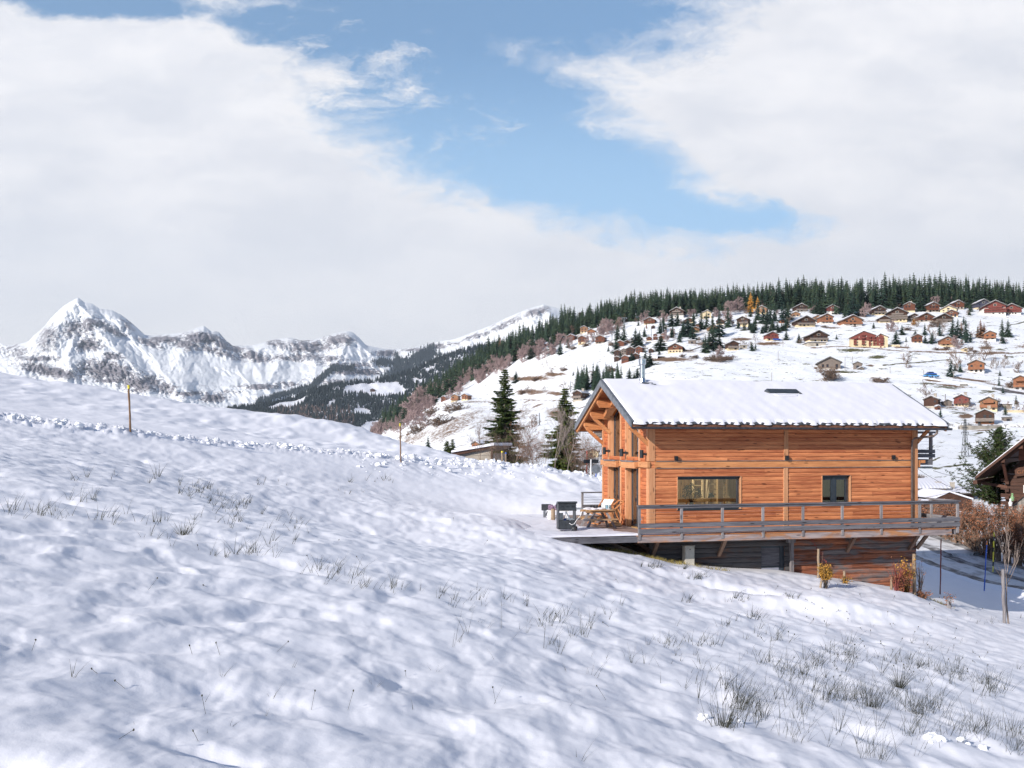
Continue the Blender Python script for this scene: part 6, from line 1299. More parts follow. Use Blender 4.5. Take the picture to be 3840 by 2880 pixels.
BL = [(120,1920,90,22,26,.26),(200,1945,60,14,12,.26),(30,1915,30,20,8,.26),(300,1880,120,30,14,.3),(576,1795,40,20,8,.5),(350,1800,80,20,10,.3),(700,1830,60,25,22,.3),(760,1850,90,35,30,.3),(830,1890,90,30,30,.28),(900,1905,70,18,26,.28),(390,1950,60,14,16,.3),(560,1960,110,30,16,.3),(860,1960,120,40,24,.28),(950,2075,90,25,34,.28),(820,2085,50,12,14,.22),(600,2030,70,30,12,.25),(1080,2010,100,40,20,.28),(1250,2160,90,25,34,.3),(1350,2200,60,14,22,.26),(1180,2150,50,20,12,.28),(1470,2210,40,20,20,.3),(1090,1960,60,25,14,.28),(1310,1800,30,30,8,.55),(1020,1810,50,12,12,.25),(1440,1800,40,12,14,.3),(1300,1850,60,12,8,.3),
      (1950,2350,150,60,22,.28),(1700,2400,60,60,8,.35),(2080,2330,80,30,18,.28),(2190,2370,60,20,14,.3),(2060,2430,60,30,14,.3),(1750,2250,120,40,24,.25),(1600,2230,100,30,16,.25),(2250,2300,120,50,18,.22),(1900,2250,100,40,14,.22),(2520,2420,70,14,20,.22),(2650,2420,60,10,22,.22),
      (2780,2650,100,25,60,.36),(2850,2700,80,25,34,.38),(2720,2590,60,20,16,.36),(2960,2530,80,30,26,.30),(3050,2500,80,30,30,.30),(2860,2480,50,25,14,.32),(3180,2480,50,30,30,.30),(3130,2620,120,35,55,.32),(3260,2640,110,40,50,.33),(3000,2660,60,40,22,.33),(3160,2440,60,30,26,.26),(3330,2470,90,25,26,.24),(3440,2500,70,18,36,.26),(3560,2530,60,25,36,.30),(3680,2560,60,18,34,.28),(3720,2600,60,25,30,.30),(3480,2660,80,35,44,.33),(3620,2740,110,40,50,.33),(3720,2750,100,40,44,.34),(3430,2760,70,40,22,.33),(3820,2800,40,40,28,.35),(3290,2840,80,25,20,.36),(2980,2760,60,30,16,.36),(3170,2740,120,50,22,.36),(3500,2620,300,90,46,.33),(3100,2560,300,90,46,.32),(3560,2440,200,60,20,.2),(2620,2600,60,40,10,.4),(2900,2390,100,30,18,.26),(2740,2350,60,20,10,.25),
      (2440,2130,40,6,22,.30),(2610,2172,36,8,26,.30),(2560,2135,14,4,10,.22),(2580,2255,40,8,8,.25),(2760,2250,40,10,16,.32),(2830,2320,40,10,14,.3),(2970,2245,30,8,12,.26),(2740,2130,60,3,12,.22),(2680,2125,70,3,20,.22),(3000,2500,900,250,60,.2),(1200,2500,1100,260,26,.13),(2600,2480,500,120,30,.22),(3600,2320,160,20,10,.2),(3700,2340,60,6,14,.22),(2990,1752,10,10,0,.1)]
for px, py, sx_, sy, n, h in BL:
    for i in range(int(n*(.85 if px > 2350 else .6))):
        x, y = px+qg.gauss(0, sx_*.55), py+qg.gauss(0, sy*.55)
        if y < 1700 or y > 3050: continue
        p = hit(x, y)
        if p is None or p.y > 46: continue
        blades(gm, p, qg.choice((1, 1, 2, 2, 3, 5)), h*qg.uniform(.6, 1.25), .07, qg, max(.002, .00024*p.y), (.30, 0))
for i in range(110):                                               # seed heads dotted over the snow
    if i < 80: x, y = qg.uniform(2850, 3700), qg.uniform(2200, 2560)
    else: x, y = qg.uniform(100, 2600), qg.uniform(1950, 2870)
    p = hit(x, y)
    if p is None: continue
    h = qg.uniform(.04, .16); a = qg.uniform(-.12, .12); gm.tube([(p.x, p.y, p.z-.02), (p.x+a, p.y, p.z+h)], .0010+.00008*p.y, 3, False); gm.sphere((p.x+a, p.y, p.z+h), .0035+.0004*p.y, i, .3, (1, 1, 1.3), 5, 4)
o = gm.build('dry_grass', M['rush']); tag(o, 'sparse dry rush blades and seed stalks poking through the snow', 'grass', kind='stuff')
gg = MB()
for px, py, sx_, n in ((2310,2068,30,16),(2350,2074,40,24),(2420,2084,50,34),(2470,2098,40,30),(2230,2040,40,10),(2520,2112,30,22),(2560,2117,20,14),(2650,2126,50,14),(2700,2130,40,10),(3480,2240,60,20),(3530,2262,40,16)):
    for i in range(n):
        x = px+qg.gauss(0, sx_*.5); p = P(x, py, 34.3+(.3 if px < 3000 else 1.4)+qg.uniform(-.3, .2)); blades(gg, (p.x, p.y), 5, .16, .25, qg, .008)
o = gg.build('green_grass', M['drygrass']); tag(o, 'yellowish green grass showing along the snow free strip under the deck', 'grass', kind='stuff')
for px, py, n, h, sp_2, l in ((3372,2588,90,.36,.13,'dense dark green rush tuft, the thickest clump at lower right'),(2715,2735,60,.42,.18,'spiky rush tuft at the melted hollow, lower right of centre'),(1040*1.0*.66,2016,60,.30,.14,'small dense dark rush tuft on the left slope'),(3260,2660,50,.40,.16,'leaning rush tuft below the dense dark green clump'),(3440,2690,44,.34,.2,'wide rush tuft left of the white snow lumps')):
    p = hit(px, py-8); mb = MB(); blades(mb, (0, 0, 0), n, h, sp_2, qg, .0026, (.1, 0)) if sp_2 < .2 else None
    if sp_2 >= .2: blades(mb, (0, 0, 0), n, h, .19, qg, .0026, (-.2, 0))
    o = mb.build('rush_tuft', M['rush']); o.location = p; tag(o, l, 'grass tuft')
# ================================================================ VILLAGE CHALETS ON THE HILLSIDE
def bmat(name, c, band=.55):
    """distant boarded timber: vertical/horizontal board rhythm with uneven ageing"""
    m, g_, b = new_mat(name); v = oc(g_); n = g_.noise(g_.mapv(v, (1.2, 1.2, 3.2)), 1.1, 5, .65); st = g_.noise(g_.mapv(v, (.5, .5, 9)), 2.0, 3, .6)
    f = g_.m('ADD', g_.m('MULTIPLY', n, .6), g_.m('MULTIPLY', st, .4)); r_ = g_.n('ShaderNodeObjectInfo', out=None).outputs['Random']
    cc = g_.mix(g_.ss(f, .3, .7), tuple(x*band for x in c), tuple(min(1, x*1.3) for x in c)); cc = g_.mix(g_.m('MULTIPLY', r_, .3), cc, tuple(x*.6 for x in c))
    setb(g_, b, base=cc, rough=.8, spec=.2); return m
VC = {'r': bmat('red_brown_boards', (.15, .058, .036)), 'o': bmat('orange_boards', (.285, .125, .068)), 'd': bmat('dark_boards', (.070, .036, .026)), 't': bmat('tan_boards', (.30, .165, .095)), 'g': bmat('grey_boards', (.20, .165, .145)), 'm': bmat('maroon_boards', (.20, .06, .05)),
      'c': plain('cream_render', (.60, .49, .32), .9, 0, .15, .4, .1), 'w': plain('white_render', (.68, .66, .62), .9, 0, .12, .4, .1), 's': plain('stone_render', (.36, .32, .27), .9, 0, .25, .5, .2), 'b': bmat('blue_grey_boards', (.075, .075, .11))}
M['vroof'] = plain('distant_roof', (.13, .12, .115), .8, 0, .3, .6, .1); M['vgreyroof'] = plain('pale_metal_roof', (.34, .36, .37), .6, .2, .12, .6, .1); M['vsnow'] = M['roof_snow']; M['vwin'] = plain('distant_window', (.022, .022, .028), .25, 0, .3, 1, 0); M['vframe'] = plain('window_surround', (.55, .50, .42), .8, 0, .1, 1, 0)
def chalet(px, py, w, h, yaw, wc, bc, bf, nf, nc, fl, label, par=None, P0=None, cat='house'):
    """px,py: centre of the foot in the photo; w,h: size there; fl: B balcony, C chimney, X cross ridge, F flat, N no snow, L long, M metal roof, D balconies dense"""
    if not P0: h *= 1.06
    p = P0 or hp(px, py); s_ = p.y/F; W = w*s_; Ht = h*s_; a = abs(math.radians(yaw)); k = 1.5 if 'L' in fl else (.9 if 'S' not in fl else .5)
    W = W/(math.cos(a)+k*math.sin(a)) if a > .1 else W
    ov = .07*W; w2 = W/2-ov; ln = W*k
    name = 'chalet_house' if cat == 'house' else cat.replace(' ', '_')
    t = thing(name, label, cat, p-Vector((0, 0, .2)), math.radians(yaw)); rise = (0 if 'F' in fl else W*.5*.42*(1 if 'T' not in fl else 1.5)); rise = min(rise, Ht*.5); eave = Ht-rise
    y0, y1 = -ln*.15, ln*.85; zb = eave*bf
    def B(mb, nm, m_, pr=t): return mb.build(nm, m_ if not isinstance(m_, str) else M[m_], pr)
    if bf > 0: B(bx(-w2+.04, w2-.04, y0+.04, y1, -3., zb), 'base', VC[bc])
    if 'X' in fl:
        mb = MB().box(-w2, w2, y0, y1, zb if bf else -3, eave).prism([(-w2, y0, eave), (-w2, y1, eave), (-w2, (y0+y1)/2, Ht)], (2*w2, 0, 0))
    else: mb = MB().box(-w2, w2, y0, y1, zb if bf else -3, eave).prism([(-w2, y0, eave), (w2, y0, eave), (0, y0, Ht-.12)], (0, y1-y0, 0))
    B(mb, 'wall', VC[wc])
    th_ = .26+.018*W; rm = MB(); sn = MB(); fo = ov*1.25
    if 'F' in fl: rm.box(-w2-ov*.6, w2+ov*.6, y0-ov*.7, y1+ov, eave, eave+.25); sn.box(-w2-ov*.5, w2+ov*.5, y0-ov*.6, y1+ov, eave+.25, eave+.5)
    elif 'X' in fl:
        ym = (y0+y1)/2; sl_ = (Ht-eave)/(ym-y0)
        for sg in (-1, 1):
            ye = ym+sg*(ym-y0+ov); rm.prism([(-w2-ov, ym, Ht), (-w2-ov, ye, eave-ov*sl_), (-w2-ov, ye, eave-ov*sl_+th_), (-w2-ov, ym, Ht+th_)], (2*w2+2*ov, 0, 0))
            sn.prism([(-w2-ov*.9, ym, Ht+th_), (-w2-ov*.9, ye*.97+ym*.03, eave-ov*sl_+th_+.03), (-w2-ov*.9, ye*.97+ym*.03, eave-ov*sl_+th_+.13), (-w2-ov*.9, ym, Ht+th_+.18)], (2*w2+1.8*ov, 0, 0))
    else:
        sl_ = (Ht-eave)/w2
        for sg in (-1, 1):
            xe = sg*(w2+ov); rm.prism([(0, y0-fo, Ht), (xe, y0-fo, eave-ov*sl_), (xe, y0-fo, eave-ov*sl_+th_), (0, y0-fo, Ht+th_)], (0, y1-y0+2*fo, 0))
            sn.prism([(0, y0-fo*.9, Ht+th_), (xe*.97, y0-fo*.9, eave-ov*sl_+th_+.02), (xe*.97, y0-fo*.9, eave-ov*sl_+th_+.12), (0, y0-fo*.9, Ht+th_+.17)], (0, y1-y0+1.8*fo, 0))
    rf_ = B(rm, 'roof', 'vgreyroof' if 'M' in fl else 'vroof')
    if 'N' not in fl and 'M' not in fl: B(sn, 'roof_snow', 'vsnow', rf_)
    if 'C' in fl: B(bx(w2*.25, w2*.25+.9, ln*.3, ln*.3+.9, Ht*.8, Ht+1.0).box(w2*.25-.1, w2*.25+1., ln*.3-.1, ln*.3+1., Ht+1.0, Ht+1.2), 'chimney', VC['s'], rf_)
    # windows on the front and on the visible side
    q_ = random.Random(int(px*7+py)); fh = eave/max(nf, 1)
    for i in range(nf):
        for j in range(nc):
            x = (-1+2*(j+.5)/nc)*w2*.86; ww = min(.55, w2*.42/nc); z0 = i*fh+fh*.30; z1 = i*fh+fh*.74; dr_ = q_.random() < .3
            if q_.random() < .28: continue
            wn_ = B(bx(x-ww-.06, x+ww+.06, y0-.05, y0+.05, z0-.06 if not dr_ else i*fh+.1, z1+.06), 'window', VC[wc] if (i > 0 or bf == 0) else VC['t']); B(bx(x-ww, x+ww, y0-.10, y0-.04, z0 if not dr_ else i*fh+.15, z1), 'pane', 'vwin', wn_)
    if rise > 1.6 and 'X' not in fl and 'N' not in fl: wn_ = B(bx(-.9, .9, y0-.05, y0+.05, eave-.1, eave+rise*.4), 'window', 'vframe'); B(bx(-.75, .75, y0-.1, y0-.04, eave, eave+rise*.36), 'pane', 'vwin', wn_)
    if yaw and nf > 0:
        sx_ = w2 if yaw < 0 else -w2
        for j in range(2): yy_ = y0+(y1-y0)*(.25+.4*j); B(bx(sx_-.04, sx_+.04, yy_, yy_+.9, eave*.58, eave*.8), 'window', 'vwin')
    if 'B' in fl or 'D' in fl:
        zz_ = [zb+.05] if 'B' in fl else [i*fh+.1 for i in range(1, nf)]
        if 'B' in fl and nf > 2: zz_.append(eave*.80)
        for z in zz_:
            bw_ = w2*(1.02 if z < eave*.7 else .6); B(bx(-bw_, bw_, y0-1.3, y0, z-.12, z+.08).box(-bw_, bw_, y0-1.35, y0-1.25, z, z+.95), 'balcony', VC['o' if wc in 'ot' else ('g' if wc in 'dgbc' else wc)])
    return t
VT = [
 (2436,1215,56,23,-15,'r','c',.25,2,3,'B','red brown chalet with balcony high on the hill, left of the lift masts'),
 (2450,1232,14,11,0,'d','c',0,1,1,'','tiny dark hut below the red brown chalet on the white knoll'),
 (2539,1192,72,36,-20,'d','w',.45,3,4,'BC','large gabled chalet with white lower floors in front of the forest'),
 (2649,1194,40,28,0,'c','c',.5,2,2,'C','cream gabled house partly behind spruces at the forest foot'),
 (2585,1210,44,17,-10,'r','c',.3,1,3,'','long low red brown house behind the spruce group'),
 (2701,1218,42,21,-20,'d','c',.3,1,2,'','dark chalet with white roof left of the fawn tree'),
 (2786,1223,62,34,-25,'d','c',.38,2,3,'BC','dark brown chalet with cream base above the pine thicket'),
 (2607,1245,40,19,-10,'t','c',.3,1,2,'','tan gabled chalet left in the group of spruces'),
 (2672,1242,38,22,0,'t','c',.2,1,2,'','bright tan gabled chalet between two tall spruces'),
 (2620,1228,24,14,0,'o','c',0,1,2,'','small orange walled house between spruces'),
 (2857,1174,54,25,-25,'t','c',.1,1,3,'','bright tan chalet just below the golden larch'),
 (3004,1170,50,29,0,'d','w',.3,2,3,'BC','dark gabled chalet with cream lower storey, touching the forest'),
 (3020,1224,78,36,0,'d','c',.32,2,4,'B','wide dark chalet with a cream ground floor and low gable'),
 (2984,1188,42,18,-15,'t','s',.4,1,2,'','pale brown low house left above the wide dark chalet'),
 (2932,1210,18,11,0,'o','c',0,1,1,'','tiny orange shed left of the wide dark chalet'),
 (2895,1276,50,30,0,'m','c',.35,2,3,'B','small maroon chalet on the far side of the pine thicket'),
 (2748,1314,48,34,0,'d','c',.38,2,2,'B','square dark chalet on the edge of the open field'),
 (2790,1306,26,12,0,'s','s',0,1,1,'F','low stone annex right of the square dark chalet'),
 (3066,1283,80,40,0,'d','c',.35,2,5,'BC','broad dark chalet with two chimneys standing alone above its garage'),
 (3061,1298,76,13,0,'s','s',0,1,1,'F','long low concrete garage under the broad dark chalet'),
 (2533,1323,84,32,-15,'r','c',.55,2,4,'L','red brown and cream house with terrace wall on the bushy bank'),
 (2595,1291,38,14,-15,'g','s',0,1,1,'F','flat roofed grey wooden shed above the retaining wall'),
 (2327,1302,42,24,-20,'r','c',0,2,2,'','upper left chalet of the tight wooden cluster, brown with white roof'),
 (2352,1290,24,14,-10,'d','c',0,1,1,'','small dark chalet right of the upper left one in the cluster'),
 (2316,1333,34,20,-15,'d','c',0,2,2,'','leftmost chalet in the middle row of the cluster'),
 (2340,1330,30,22,-15,'g','c',0,2,2,'','grey chalet second in the middle row of the cluster'),
 (2364,1328,42,26,-15,'d','c',0,2,2,'','largest dark chalet in the middle row of the cluster'),
 (2397,1328,40,28,-30,'r','c',0,2,2,'','chalet with broad snowy side roof in the middle row of the cluster'),
 (2313,1355,28,18,-15,'d','c',0,1,2,'','leftmost chalet in the lowest row of the cluster'),
 (2345,1356,46,22,-20,'r','c',0,1,3,'L','long roofed chalet in the lowest row of the cluster'),
 (2384,1346,34,20,-15,'d','c',0,1,2,'','right chalet in the lowest row of the cluster'),
 (2441,1322,24,14,-15,'d','c',0,1,1,'','dark chalet right of the spruces in the cluster'),
 (2434,1278,26,15,-10,'r','c',.2,1,2,'','left little brown chalet on the walled terrace'),
 (2458,1276,22,14,-10,'r','c',.2,1,2,'','middle little brown chalet on the walled terrace'),
 (2483,1275,30,16,-10,'r','c',.2,1,2,'','right little brown chalet on the walled terrace'),
 (2457,1261,18,9,-10,'r','c',0,1,1,'','tiny brown hut above the middle terrace chalet'),
 (2487,1259,20,10,-10,'o','c',0,1,1,'','tiny orange hut above the right terrace chalet'),
 (3121,1178,58,32,-10,'m','w',.5,3,3,'C','modern house, left half white and right half maroon, before the forest'),
 (3066,1207,30,24,0,'t','w',.3,2,2,'','narrow tan house left behind the orange framed chalet'),
 (3099,1213,52,34,0,'o','w',.25,2,3,'B','orange framed chalet with glass gable and balconies'),
 (3194,1222,80,37,0,'o','w',.30,2,4,'B','wide orange chalet with long open balconies on the slope'),
 (3296,1181,54,31,0,'d','c',.35,2,3,'B','dark brown chalet with cream base left above the cream apartments'),
 (3363,1205,96,46,-15,'d','c',.7,4,5,'D','large cream and brown apartment block with stacked balconies'),
 (3315,1208,50,22,-8,'d','c',.3,2,3,'B','low brown wing in front of the left end of the cream apartments'),
 (3427,1202,64,24,-10,'d','s',.3,2,4,'B','dark low chalet right of the cream apartment block'),
 (3410,1169,56,34,-20,'r','c',.25,2,3,'BC','tall brown chalet under the forest, above the cream apartments'),
 (3469,1206,68,30,0,'r','s',.25,2,3,'','brown chalet with greenish roof edge, middle of the lower row'),
 (3498,1171,50,35,0,'r','s',.3,2,3,'BC','reddish brown gabled chalet uphill between spruces'),
 (3535,1209,72,30,0,'d','s',.35,2,3,'B','grey brown wide gabled chalet right in the lower row'),
 (3556,1176,84,28,-25,'c','c',.2,2,3,'','cream walled house with long snowy roof in the upper row'),
 (3568,1190,66,26,-25,'r','c',.3,1,3,'','brown house with snowy side roof below the cream walled one'),
 (3591,1158,50,29,0,'r','s',.3,2,3,'C','brown gabled chalet uphill at the right end of the row'),
 (3684,1159,62,33,0,'b','c',.25,2,3,'','bluish dark house with wide gable below the forest'),
 (3728,1180,104,48,-15,'m','w',.75,4,6,'DC','big residence of white balconied floors with maroon bay'),
 (3790,1179,92,36,-15,'m','w',.75,3,6,'D','right wing residence with white balconies and several gables'),
 (3794,1148,58,29,-10,'d','s',.2,1,2,'N','dark bare roofed house behind the right wing residence'),
 (3830,1150,30,22,0,'d','s',.2,1,2,'','dark chalet cut by the right edge below the forest'),
 (3440,1288,46,33,-15,'r','c',.25,2,2,'','reddish brown chalet behind the bright green fir'),
 (3553,1298,70,34,-15,'o','c',.35,2,3,'B','orange terraced chalet with cream garage wall below the birches'),
 (3712,1275,60,32,-25,'o','w',.3,2,2,'B','orange chalet on a white base between russet and green firs'),
 (3619,1317,20,14,0,'c','c',.3,1,1,'','tiny cream hut on the long grassy terrace line'),
 (3110,1384,104,42,-12,'g','s',.15,1,4,'N','large old grey wooden barn with wide roof in the open field'),
 (3216,1386,44,28,-20,'g','s',0,1,1,'N','small old grey barn right of the large one'),
 (3228,1388,26,11,0,'g','s',0,1,1,'','low snow roofed lean to in front of the small grey barn'),
 (3661,1395,82,43,-28,'o','w',.32,2,3,'BC','orange chalet on a white ground floor beside the lone fir'),
 (3826,1463,70,52,-30,'o','w',.3,3,2,'B','tall orange balconied chalet at the right edge beside the road bend'),
 (3492,1527,92,40,-30,'d','s',.2,2,3,'LC','dark old farmhouse with long snowy roof half hidden by the chalet roof'),
 (3552,1522,40,22,-10,'g','s',0,1,1,'','dark snow roofed shed right of the old farmhouse'),
 (3518,1536,18,15,0,'r','s',0,1,1,'','tiny red brown hut in front of the old farmhouse'),
 (3606,1524,92,42,-30,'m','c',.38,2,4,'BLC','maroon and cream farmhouse with long snowy roof behind bare trees'),
 (3708,1539,108,48,-30,'t','c',.35,3,3,'BLC','big tan wooded house with cream corner and wrap around balcony'),
 (3778,1532,34,16,0,'s','s',.5,1,1,'F','grey flat roofed garage right of the big tan house'),
 (3693,1592,96,56,-28,'d','o',.32,2,3,'BMC','dark timber chalet with pale metal roof on an orange ground floor'),
 (3779,1580,36,15,-10,'g','s',0,1,1,'NF','small bare wooden shed right of the metal roofed chalet'),
 (1666,1503,42,17,-30,'r','s',0,1,2,'L','leftmost of three chalets on the far bare slope, low with white roof'),
 (1706,1505,38,25,-15,'t','c',.3,2,2,'BC','middle of three chalets on the far bare slope, with balcony'),
 (1744,1500,40,22,-20,'o','c',.25,2,2,'L','right of three chalets on the far bare slope, orange brown'),
 (1790,1686,76,30,-40,'o','s',.2,2,2,'L','orange log chalet with thick white roof behind the flat shed'),
 (2169,1500,70,34,-30,'d','s',.3,2,3,'BLC','dark chalet with broad white roof between slim spruce and gable'),
 (2190,1249,36,25,-10,'t','c',.3,2,2,'','tan chalet left end of the upper pair under the forest'),
 (2218,1254,48,19,-20,'o','s',.3,1,3,'L','orange low chalet with snowy roof, middle of the upper group'),
 (2269,1247,52,28,-30,'d','s',.2,2,3,'B','dark wooden chalet right end of the upper group under the forest'),
 (2108,1281,38,16,-15,'r','s',.2,1,2,'','low brown chalet at the left end of the slope edge row'),
 (2142,1281,42,26,-25,'r','s',.2,2,2,'','taller brown chalet second in the slope edge row'),
 (2183,1292,42,31,-20,'r','c',.4,2,2,'','brown chalet on a cream base, third in the slope edge row'),
 (2251,1288,50,29,-20,'r','s',.3,2,3,'B','brown chalet with balconies, right end of the slope edge row'),
 (2036,1304,38,20,-10,'m','s',0,1,3,'X','long red walled chalet with snowy roof between spruces'),
 (1941,1296,18,17,0,'r','s',0,1,1,'','small chalet hidden among the hill forest spruces'),
 (2224,1712,52,28,-10,'c','c',.5,1,2,'','cream walled house with brown shutters seen through brush by the gable'),
 (2243,1640,40,34,-10,'d','c',.2,2,2,'B','brown balconied house glimpsed under the chalet eave'),
 (2175,1180,12,8,0,'d','s',0,1,1,'','tiny dark roof peeping between forest spruces'),
]
for a in VT: chalet(*a, cat='house')
# ---- smaller spruces and bare shrubs standing between the chalets
qx = random.Random(99)
def near_label(px, py):
    b_ = min(VT, key=lambda a: (a[0]-px)**2+((a[1]-py)*2)**2); w_ = b_[-1].replace(',', '').split()
    side = 'left of' if px < b_[0]-b_[2]*.4 else 'right of' if px > b_[0]+b_[2]*.4 else ('uphill of' if py < b_[1]-4 else 'downhill of')
    w_ = w_[:10]
    while w_[-1] in ('the', 'of', 'a', 'and', 'with', 'on', 'in', 'from', 'between', 'under', 'left', 'right', 'above', 'below', 'behind', 'before', 'by', 'its', 'to', 'at', 'touching', 'beside', 'over', 'just', 'long', 'wide', 'large', 'small', 'white', 'broad', 'stone', 'dark', 'half', 'spruce', 'upper', 'lower', 'middle'): w_ = w_[:-1]
    return side+' the '+' '.join(w_)
used = set(); k = 0
for i in range(420):
    b_ = qx.choice(VT)
    if b_[1] > 1560 or b_[0] < 2100 and b_[1] > 1400: continue
    px = b_[0]+qx.choice((-1, 1))*(b_[2]*.55+qx.uniform(6, 46)); py = b_[1]+qx.uniform(-16, 14)
    if any(abs(px-c_[0]) < c_[2]*.62+5 and -4 < py-c_[1]+c_[3]*.5 < c_[3]*1.2+10 for c_ in VT) or px > 3835: continue
    if 1330 < py < 1460 and px < 3560: continue
    p = hp(px, py)
    if k % 3 != 2:
        h = qx.uniform(22, 46); l = ('short' if h < 30 else 'medium' if h < 38 else 'tall')+' spruce '+near_label(px, py)
        if l in used: continue
        inst(FAR[i % 6], 'spruce_tree', p-Vector((0, 0, .3)), h*hscale(p), l, 'tree', None, qx.uniform(1.4, 2.2))
    else:
        l = 'bare shrub '+near_label(px, py)
        if l in used: continue
        inst((BUSH+BARE+PINK)[i % 10], 'bare_shrub', p, qx.uniform(14, 32)*hscale(p), l, 'shrub', None, qx.uniform(.9, 1.7))
    used.add(l); k += 1
    if k > 96: break

# red and cream apartment house: main body and wing
pA = hp(3250, 1303); s_ = pA.y/F
ap = thing('apartment_house', 'red and cream apartment house with maroon balconies in the middle of the hill', 'apartment house', pA-Vector((0, 0, .3)), R(-12))
def roofed(x0, x1, y0, y1, ze, zp, xp, mat_, nm):
    b_ = MB().prism([(x0, y0, -3), (x1, y0, -3), (x1, y0, ze if x1 > xp else zp), (xp, y0, zp), (x0, y0, ze)], (0, y1-y0, 0)); return b_.build(nm, mat_, ap)
m_ = s_
w1 = 64*m_; roofed(-58*m_, 46*m_, 0, 30*m_, 40*m_, 62*m_, -10*m_, VC['c'], 'wall'); roofed(34*m_, 74*m_, -5*m_, 30*m_, 38*m_, 50*m_, 48*m_, VC['c'], 'wing')
MB().prism([(-58*m_, -.08, 34*m_), (34*m_, -.08, 24*m_), (34*m_, -.08, 46*m_), (-10*m_, -.08, 62*m_), (-58*m_, -.08, 40*m_)], (0, .1, 0)).build('upper_cladding', VC['m'], ap)
MB().prism([(33.5*m_, -5.1*m_, 6*m_), (60*m_, -5.1*m_, 6*m_), (60*m_, -5.1*m_, 43*m_), (48*m_, -5.1*m_, 50*m_), (33.5*m_, -5.1*m_, 40*m_)], (0, .12, 0)).build('wing_cladding', VC['m'], ap)
rr = MB()
for xa, za, xb, zb, y0 in ((-62, 38, -10, 63, -3), (-10, 63, 48, 41, -3), (30, 38, 48, 51.5, -8), (48, 51.5, 78, 37, -8)): rr.prism([(xa*m_, y0*m_, za*m_), (xb*m_, y0*m_, zb*m_), (xb*m_, y0*m_, zb*m_+.3), (xa*m_, y0*m_, za*m_+.3)], (0, 36*m_, 0))
rr.build('roof', M['vroof'], ap); sn = MB()
for xa, za, xb, zb, y0 in ((-61, 38.4, -10, 63, -2.6), (-10, 63, 47, 41, -2.6), (31, 38, 48, 51.5, -7.6), (48, 51.5, 77, 37.5, -7.6)): sn.prism([(xa*m_, y0*m_, za*m_+.32), (xb*m_, y0*m_, zb*m_+.32), (xb*m_, y0*m_, zb*m_+.62), (xa*m_, y0*m_, za*m_+.62)], (0, 36*m_, 0))
sn.build('roof_snow', M['vsnow'], ap)
for x, zs_, w_, y0 in ((-42, (14, 24, 35), 5.5, 0), (-13, (14, 24, 36, 47), 5.5, 0), (10, (8, 17, 28, 39), 3.6, 0), (26, (8, 17, 27, 38), 4.2, 0), (55, (6, 16, 25, 34), 4.6, -5)):
    for z in zs_:
        if x == 55: x_ = 52
        else: x_ = x
        d_ = bx((x_-w_*.7)*m_, (x_+w_*.7)*m_, (y0)*m_-.16, y0*m_-.1, z*m_, (z+6.4)*m_).build('window', M['vwin'], ap)
        bx((x_-w_)*m_, (x_+w_)*m_, y0*m_-1.3, y0*m_-.17, z*m_-.15, z*m_).box((x_-w_)*m_, (x_+w_)*m_, y0*m_-1.35, y0*m_-1.25, z*m_, z*m_+.9).build('balcony', VC['m'], ap)
for x, z, y0 in ((-28, 40, 0), (-2, 42, 0), (40, 40, -5.2), (44, 27, -5.2), (44, 12, -5.2)): bx(x*m_, (x+2.4)*m_, y0*m_-.2, y0*m_-.12, z*m_, (z+3)*m_).build('window', M['vframe'], ap)
bx(2*m_, 60*m_, -14*m_, -5.3*m_, -3, 6*m_).build('garage', VC['c'], ap); bx(44*m_, 50*m_, -14*m_-.06, -14*m_, -1, 4.6*m_).build('garage_door', VC['m'], ap); bx(6*m_, 12*m_, -14*m_-.06, -14*m_, -1, 4.4*m_).build('garage_door', VC['m'], ap)
p = hp(3226, 1300); o = MB(); 
for i in range(40): o.sphere((rnd.uniform(-3, 3), rnd.uniform(-.8, .8), rnd.uniform(.4, 2.2)), rnd.uniform(.5, .9), i, .4, (1, 1, 1), 6, 5)
o = o.build('clipped_hedge', M['needle_far']); o.location = p; tag(o, 'dark clipped hedge in front of the red and cream apartment house', 'hedge')
# retaining walls
def wall_(pts, h, m_, label):
    mb = MB(); w = [hp(*a) for a in pts]
    for a, b_ in zip(w, w[1:]): mb.prism([a+Vector((0, 0, -1.5)), b_+Vector((0, 0, -1.5)), b_+Vector((0, 0, h*b_.y/F)), a+Vector((0, 0, h*a.y/F))], (0, .6, 0))
    c = w[0].copy(); mb.v = [(x-c.x, y-c.y, z-c.z) for x, y, z in mb.v]; o = mb.build('retaining_wall', m_); o.location = c; return tag(o, label, 'wall')
wall_([(3602,1603),(3640,1605),(3700,1606),(3756,1602)], 9, VC['s'], 'long stained concrete retaining wall below the metal roofed chalet'); wall_([(3768,1546),(3860,1546)], 8, VC['c'], 'low cream wall right of the big tan house')
wall_([(3602,1448),(3630,1448)], 9, M['concrete'], 'short pale concrete culvert wall in the brown road bank'); wall_([(3318,1300),(3375,1300)], 7, VC['c'], 'cream ramp wall right of the apartment house garage'); wall_([(2575,1322),(2640,1300)], 5, VC['s'], 'curved stone retaining wall by the bushy bank'); wall_([(2420,1290),(2500,1284)], 7, VC['s'], 'stone terrace wall under the little brown chalets')
